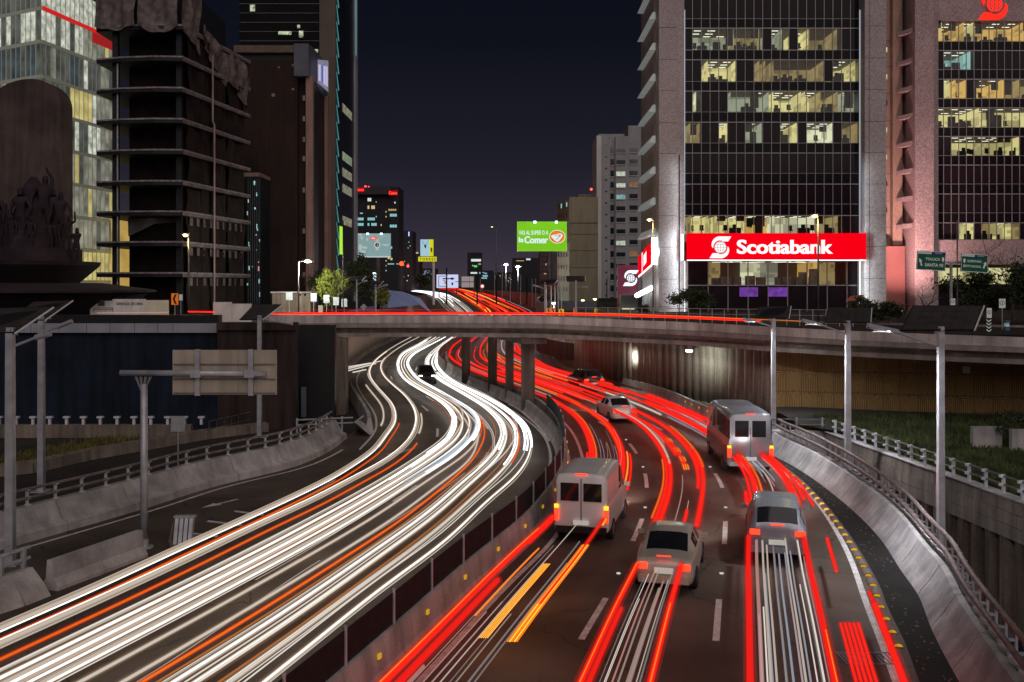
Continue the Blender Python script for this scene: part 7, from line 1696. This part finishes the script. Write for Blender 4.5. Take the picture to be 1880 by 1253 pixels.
# --- stream A
s = Stream('broad bundle of white streams filling the second and third left lanes')
rr = random.Random(5)
def band(bases, n, sd_):
    for b0 in bases:
        for k in range(n):
            r_ = rr.choice((.014,.018,.022,.03)); c = rr.choice(('w2','w2','w1','w1','w0'))
            s.add(LF(min(5.0, b0+rr.gauss(0,sd_))), NY, 700 if r_ > .05 else rr.uniform(110,170), .5+rr.uniform(0,.35), r_, c, 0, .06, rr.uniform(0,6))
        s.add(LF(b0), NY, 700, .65, rr.choice((.05,.062)), 'w3')
band((1.99,2.34,2.62,2.96), 2, .022)
for t_ in (1.95,2.02,2.08,2.9,2.97,3.04): s.add(LF(t_), rr.uniform(40,52), rr.uniform(110,160), .65, .06, 'w4')
s.add(LF(2.3), NY, 82, .5, .03, 'o1', 0, .04, 1); s.add(LF(2.13), NY, 100, .5, .03, 'o1'); s.add(LF(3.12), 46, 84, .5, .035, 'o2'); s.add(LF(2.88), 44, 74, .7, .05, 'b1'); s.add(LF(2.72), 40, 52, .7, .04, 'b1'); s.add(LF(1.9), 48, 72, .5, .03, 'o1')
for (a, c, ya, yb) in ((2.9,2.1,46,70),(2.2,2.95,52,76),(3.5,2.9,42,60),(3.2,2.6,48,66)): s.add(blend(a,c,ya,yb), NY+8, 95, .65, .05, 'w2'); 
s.done('white_light_trails')
# --- stream B
s = Stream('widest bundle of white streams sweeping beside the median screen')
band((3.86,4.04,4.48,4.96), 3, .022)
for t_ in (3.85,3.93,4.0,4.4,4.75,4.85,4.95,5.0): s.add(LF(t_), rr.uniform(42,54), rr.uniform(105,160), .65, .06, 'w4')
s.add(blend(3.55,3.2,38,60), NY, 66, .5, .045, 'y1'); s.add(LF(3.66), NY, 62, .5, .03, 'o1'); s.add(LF(4.2), NY, 70, .5, .03, 'o1'); s.add(LF(4.55), 45, 75, .6, .04, 'o2')
for (a, c, ya, yb) in ((3.86,3.0,44,66),(4.48,4.1,40,64),(4.04,4.9,40,70)): s.add(blend(a,c,ya,yb), NY, 98, .65, .03, 'w1'); s.add(blend(a+.04,c+.06,ya,yb), NY, 98, .68, .022, 'w2')
s.done('white_light_trails')
# thin stray lines low over the asphalt
s = Stream('hair-thin stray pale lines low over the left lanes')
for (a, c, Y0, Y1) in ((1.4,1.6,22,44),(1.5,1.8,24,34),(3.4,3.2,20,30),(3.3,3.5,30,44),(2.7,2.4,28,46),(1.3,1.35,20,38)): s.add(blend(a,c,Y0,Y1), Y0, Y1, .3, .012, 'w1')
s.done('white_light_trails')
# --- red lanes
def pair(s, tl_, tr, Y0, Y1, cls, r_=.07, h=.85): s.add(RF(tl_), Y0, Y1, h, r_, cls); s.add(RF(tr), Y0, Y1, h, r_, cls)
s = Stream('red and orange streams in the lane beside the median barrier')
s.add(RF(.22), 9, 33, .95, .09, 'r3'); s.add(RF(.225), 9, 31, 1.04, .02, 'y1'); s.add(RF(.29), 9, 26, .9, .08, 'r2'); s.add(RF(.30), 9, 20.5, .75, .045, 'p1'); s.add(RF(.22), 30, 46, .85, .06, 'r3'); s.add(RF(.30), 33, 68, .85, .12, 'r3'); s.add(RF(.26), 38, 60, .9, .07, 'r3'); s.add(RF(.34), 44, 62, .9, .05, 'y1'); s.add(RF(.27), 46, 74, .8, .06, 'r2')
s.add(RF(.70), 36, 70, .88, .13, 'r3'); s.add(RF(.66), 38, 60, .85, .07, 'r3'); s.add(RF(.67), 46, 66, .9, .045, 'y1'); s.add(RF(.76), 32, 46, .9, .055, 'y2'); s.add(RF(.80), 34, 46, .8, .05, 'r3'); s.add(RF(.73), 24, 33, .9, .05, 'r2')
s.add(RF(.34), 23.5, 29.5, .8, .03, 'y1')
for k in range(6): s.add(RF(.44+k*.012), 22.5, 28.5, .62, .012, 'y2')
for k in range(5): s.add(RF(.70+k*.014), 21.5, 29.5, .9, .022, 'y2' if k % 2 else 'y1')
for k in range(9): s.add(RF(.32+k*.036+rr.uniform(-.02,.02)), 9+rr.uniform(0,9), rr.uniform(22,33), rr.uniform(.35,.8), rr.uniform(.008,.03), rr.choice(('g1','g1','p1','w0','w1')))
for k in range(8): s.add(RF(.36+k*.045), rr.uniform(34,40), rr.uniform(46,56), rr.uniform(.5,1.2), .014, rr.choice(('g1','w0','s1')))
s.done('red_light_trails')
s = Stream('red streams with pale streaks in the middle right lane')
s.add(RF(1.26), 9, 30, .85, .075, 'r3'); s.add(RF(1.265), 12, 28, .93, .018, 'y1'); s.add(RF(1.30), 9, 24, .8, .06, 'r2'); s.add(RF(1.31), 30, 44, .85, .10, 'r3'); s.add(RF(1.26), 32, 60, .85, .08, 'r3'); s.add(RF(1.22), 33, 44, .9, .045, 'y1'); s.add(RF(1.66), 12, 29, .85, .075, 'r3'); s.add(RF(1.665), 10, 24, .93, .02, 'y1'); s.add(RF(1.58), 27, 34, .9, .06, 'r3'); s.add(RF(1.72), 31, 46, .9, .10, 'r3'); s.add(RF(1.66), 38, 62, .9, .09, 'r3'); s.add(RF(1.45), 46, 60, .8, .08, 'r3'); s.add(RF(1.66), 9, 16, .9, .05, 'y1')
s.add(RF(1.27), 43, 78, .85, .09, 'r3'); s.add(RF(1.31), 43, 62, .9, .05, 'w2'); s.add(RF(1.35), 48, 74, .8, .05, 'y1'); s.add(RF(1.70), 43, 78, .85, .09, 'r3'); s.add(RF(1.74), 42, 54, .95, .055, 'y1'); s.add(RF(1.52), 44, 58, .7, .10, 'r2'); s.add(RF(1.42), 50, 86, .7, .05, 'p1')
for y in (42.5,44.5,47,50): 
    for k in range(3): s.add(RF(1.50+k*.03), y, y+1.1, .75, .035, 'y2')
for k in range(12): s.add(RF(1.33+k*.028+rr.uniform(-.02,.02)), 9+rr.uniform(0,12), rr.uniform(22,42), rr.uniform(.35,.75), rr.uniform(.008,.04), rr.choice(('g1','w1','w0','p1','g1','w2')))
s.done('red_light_trails')
s = Stream('red, pink and ice-white streams in the outermost right lane')
s.add(RF(2.20), 9, 36, .9, .085, 'r2'); s.add(RF(2.205), 9, 16, .99, .03, 'y2'); s.add(RF(2.26), 9, 30, .9, .06, 'p1'); s.add(RF(2.20), 33, 37, .9, .09, 'r3'); s.add(RF(2.62), 9, 33, .9, .08, 'r2'); s.add(RF(2.625), 9, 22, .98, .018, 'y1'); s.add(RF(2.30), 30, 66, .9, .13, 'r3'); s.add(RF(2.24), 36, 70, .85, .06, 'r3'); s.add(RF(2.36), 33, 52, .9, .05, 'y1'); s.add(RF(2.66), 30, 70, .9, .14, 'r3'); s.add(RF(2.74), 36, 62, .9, .08, 'r3'); s.add(RF(2.6), 48, 76, .8, .07, 'r3'); s.add(RF(2.70), 36, 58, .8, .05, 'y1')
s.add(RF(2.96), 12, 24, .9, .08, 'r3'); s.add(RF(2.96), 15, 25, .9, .04, 'r2'); s.add(RF(2.80), 27, 40, .85, .05, 'r3'); s.add(RF(2.76), 30, 31.4, .6, .12, 'y1')
for k in range(5): s.add(RF(2.72+k*.025), 9, 22.5, .95, .035, 'r3')
for k in range(16): s.add(RF(2.25+k*.024+rr.uniform(-.02,.02)), 9+rr.uniform(0,10), rr.uniform(24,44), rr.uniform(.35,.85), rr.uniform(.008,.045), rr.choice(('s1','s1','g1','w1','w2','p1')))
for k in range(16): s.add(RF(2.34+k*.022), rr.uniform(40,44), rr.uniform(54,66), rr.uniform(.4,.9), rr.uniform(.02,.045), rr.choice(('s1','s1','g1','p1')))
s.add(RF(2.45), 30, 32, .75, .12, 'y2')
s.done('red_light_trails')
s = Stream('dense red streams crowding past the piers and up to the crest')
for k in range(34):
    t_ = rr.uniform(.3,2.85); Y0 = rr.uniform(58,90); s.add(RF(t_), Y0, Y0+rr.uniform(18,60), rr.uniform(.6,1.1), rr.uniform(.04,.085), rr.choice(('r3','r3','r2','r3','y1','p1','w1','w2','r1')))
for t_ in (.25,.7,1.25,1.7,2.25,2.7): s.add(RF(t_), 78, 740, .85, .10, 'r3')
for k in range(26):
    t_ = rr.uniform(.25,2.85); Y0 = rr.uniform(150,420); s.add(RF(t_), Y0, Y0+rr.uniform(60,260), rr.uniform(.6,1.1), rr.uniform(.09,.2), rr.choice(('r3','r3','y1','r2','p1','y2')))
s.add(lambda Y: EL.x(Y), 170, 420, .8, .12, 's1')
s.done('red_light_trails')
s = Stream('burning white streams converging over the far crest')
for k in range(12): s.add(LF(.3+k*.4), rr.uniform(300,430), 760, .8, rr.uniform(.10,.2), 'w4')
s.done('white_light_trails')
# --- traffic on the overpass and far cross street
s = Stream('thin red streams above the overpass parapet')
def cross(x0, x1, dy, r_, cls, Y=72.0):
    pts = []
    for x in np.linspace(x0, x1, 50):
        yp = float(np.interp(x, [250,488,830,1000,1160,1280,1400,1480], [576,577.4,576.6,577.4,580.6,585,590.5,594]))+dy; Yk = Y-max(0,(x-1000))*.012
        pts.append(PY(x, yp, Yk))
    s.by.setdefault(cls, MB()).tube(pts, r_, 5)
cross(494, 1396, -.6, .045, 'r3'); cross(540, 1180, -1.9, .03, 'r3'); cross(510, 1000, .9, .025, 'p1'); cross(520, 1330, -3.0, .025, 'r2', 76); cross(900, 1370, -2.0, .03, 'r3', 74); cross(1000, 1490, -3.6, .016, 'y1'); cross(1150, 1390, .4, .03, 'r3'); cross(560, 840, -7.5, .014, 'r2', 80)
s.by.setdefault('p1', MB()).tube([(XA(178,74),74,ZA(575,74)),(XA(310,74),74,ZA(574,74))], .035, 5)
s.by.setdefault('r3', MB()).tube([(XA(345,74),74,ZA(572.5,74)),(XA(394,74),74,ZA(573,74))], .05, 5)
s.done('red_light_trails')
s = Stream('short white streams joining from the side road at the left column')
for (a, c) in (((640,677),(700,663)),((640,681),(690,668)),((648,684),(672,679)),((640,674),(680,667))):
    p, q = P(*a,.6), P(*c,.6); s.by.setdefault('w2', MB()).tube([p, q], .06, 5)
s.done('white_light_trails')
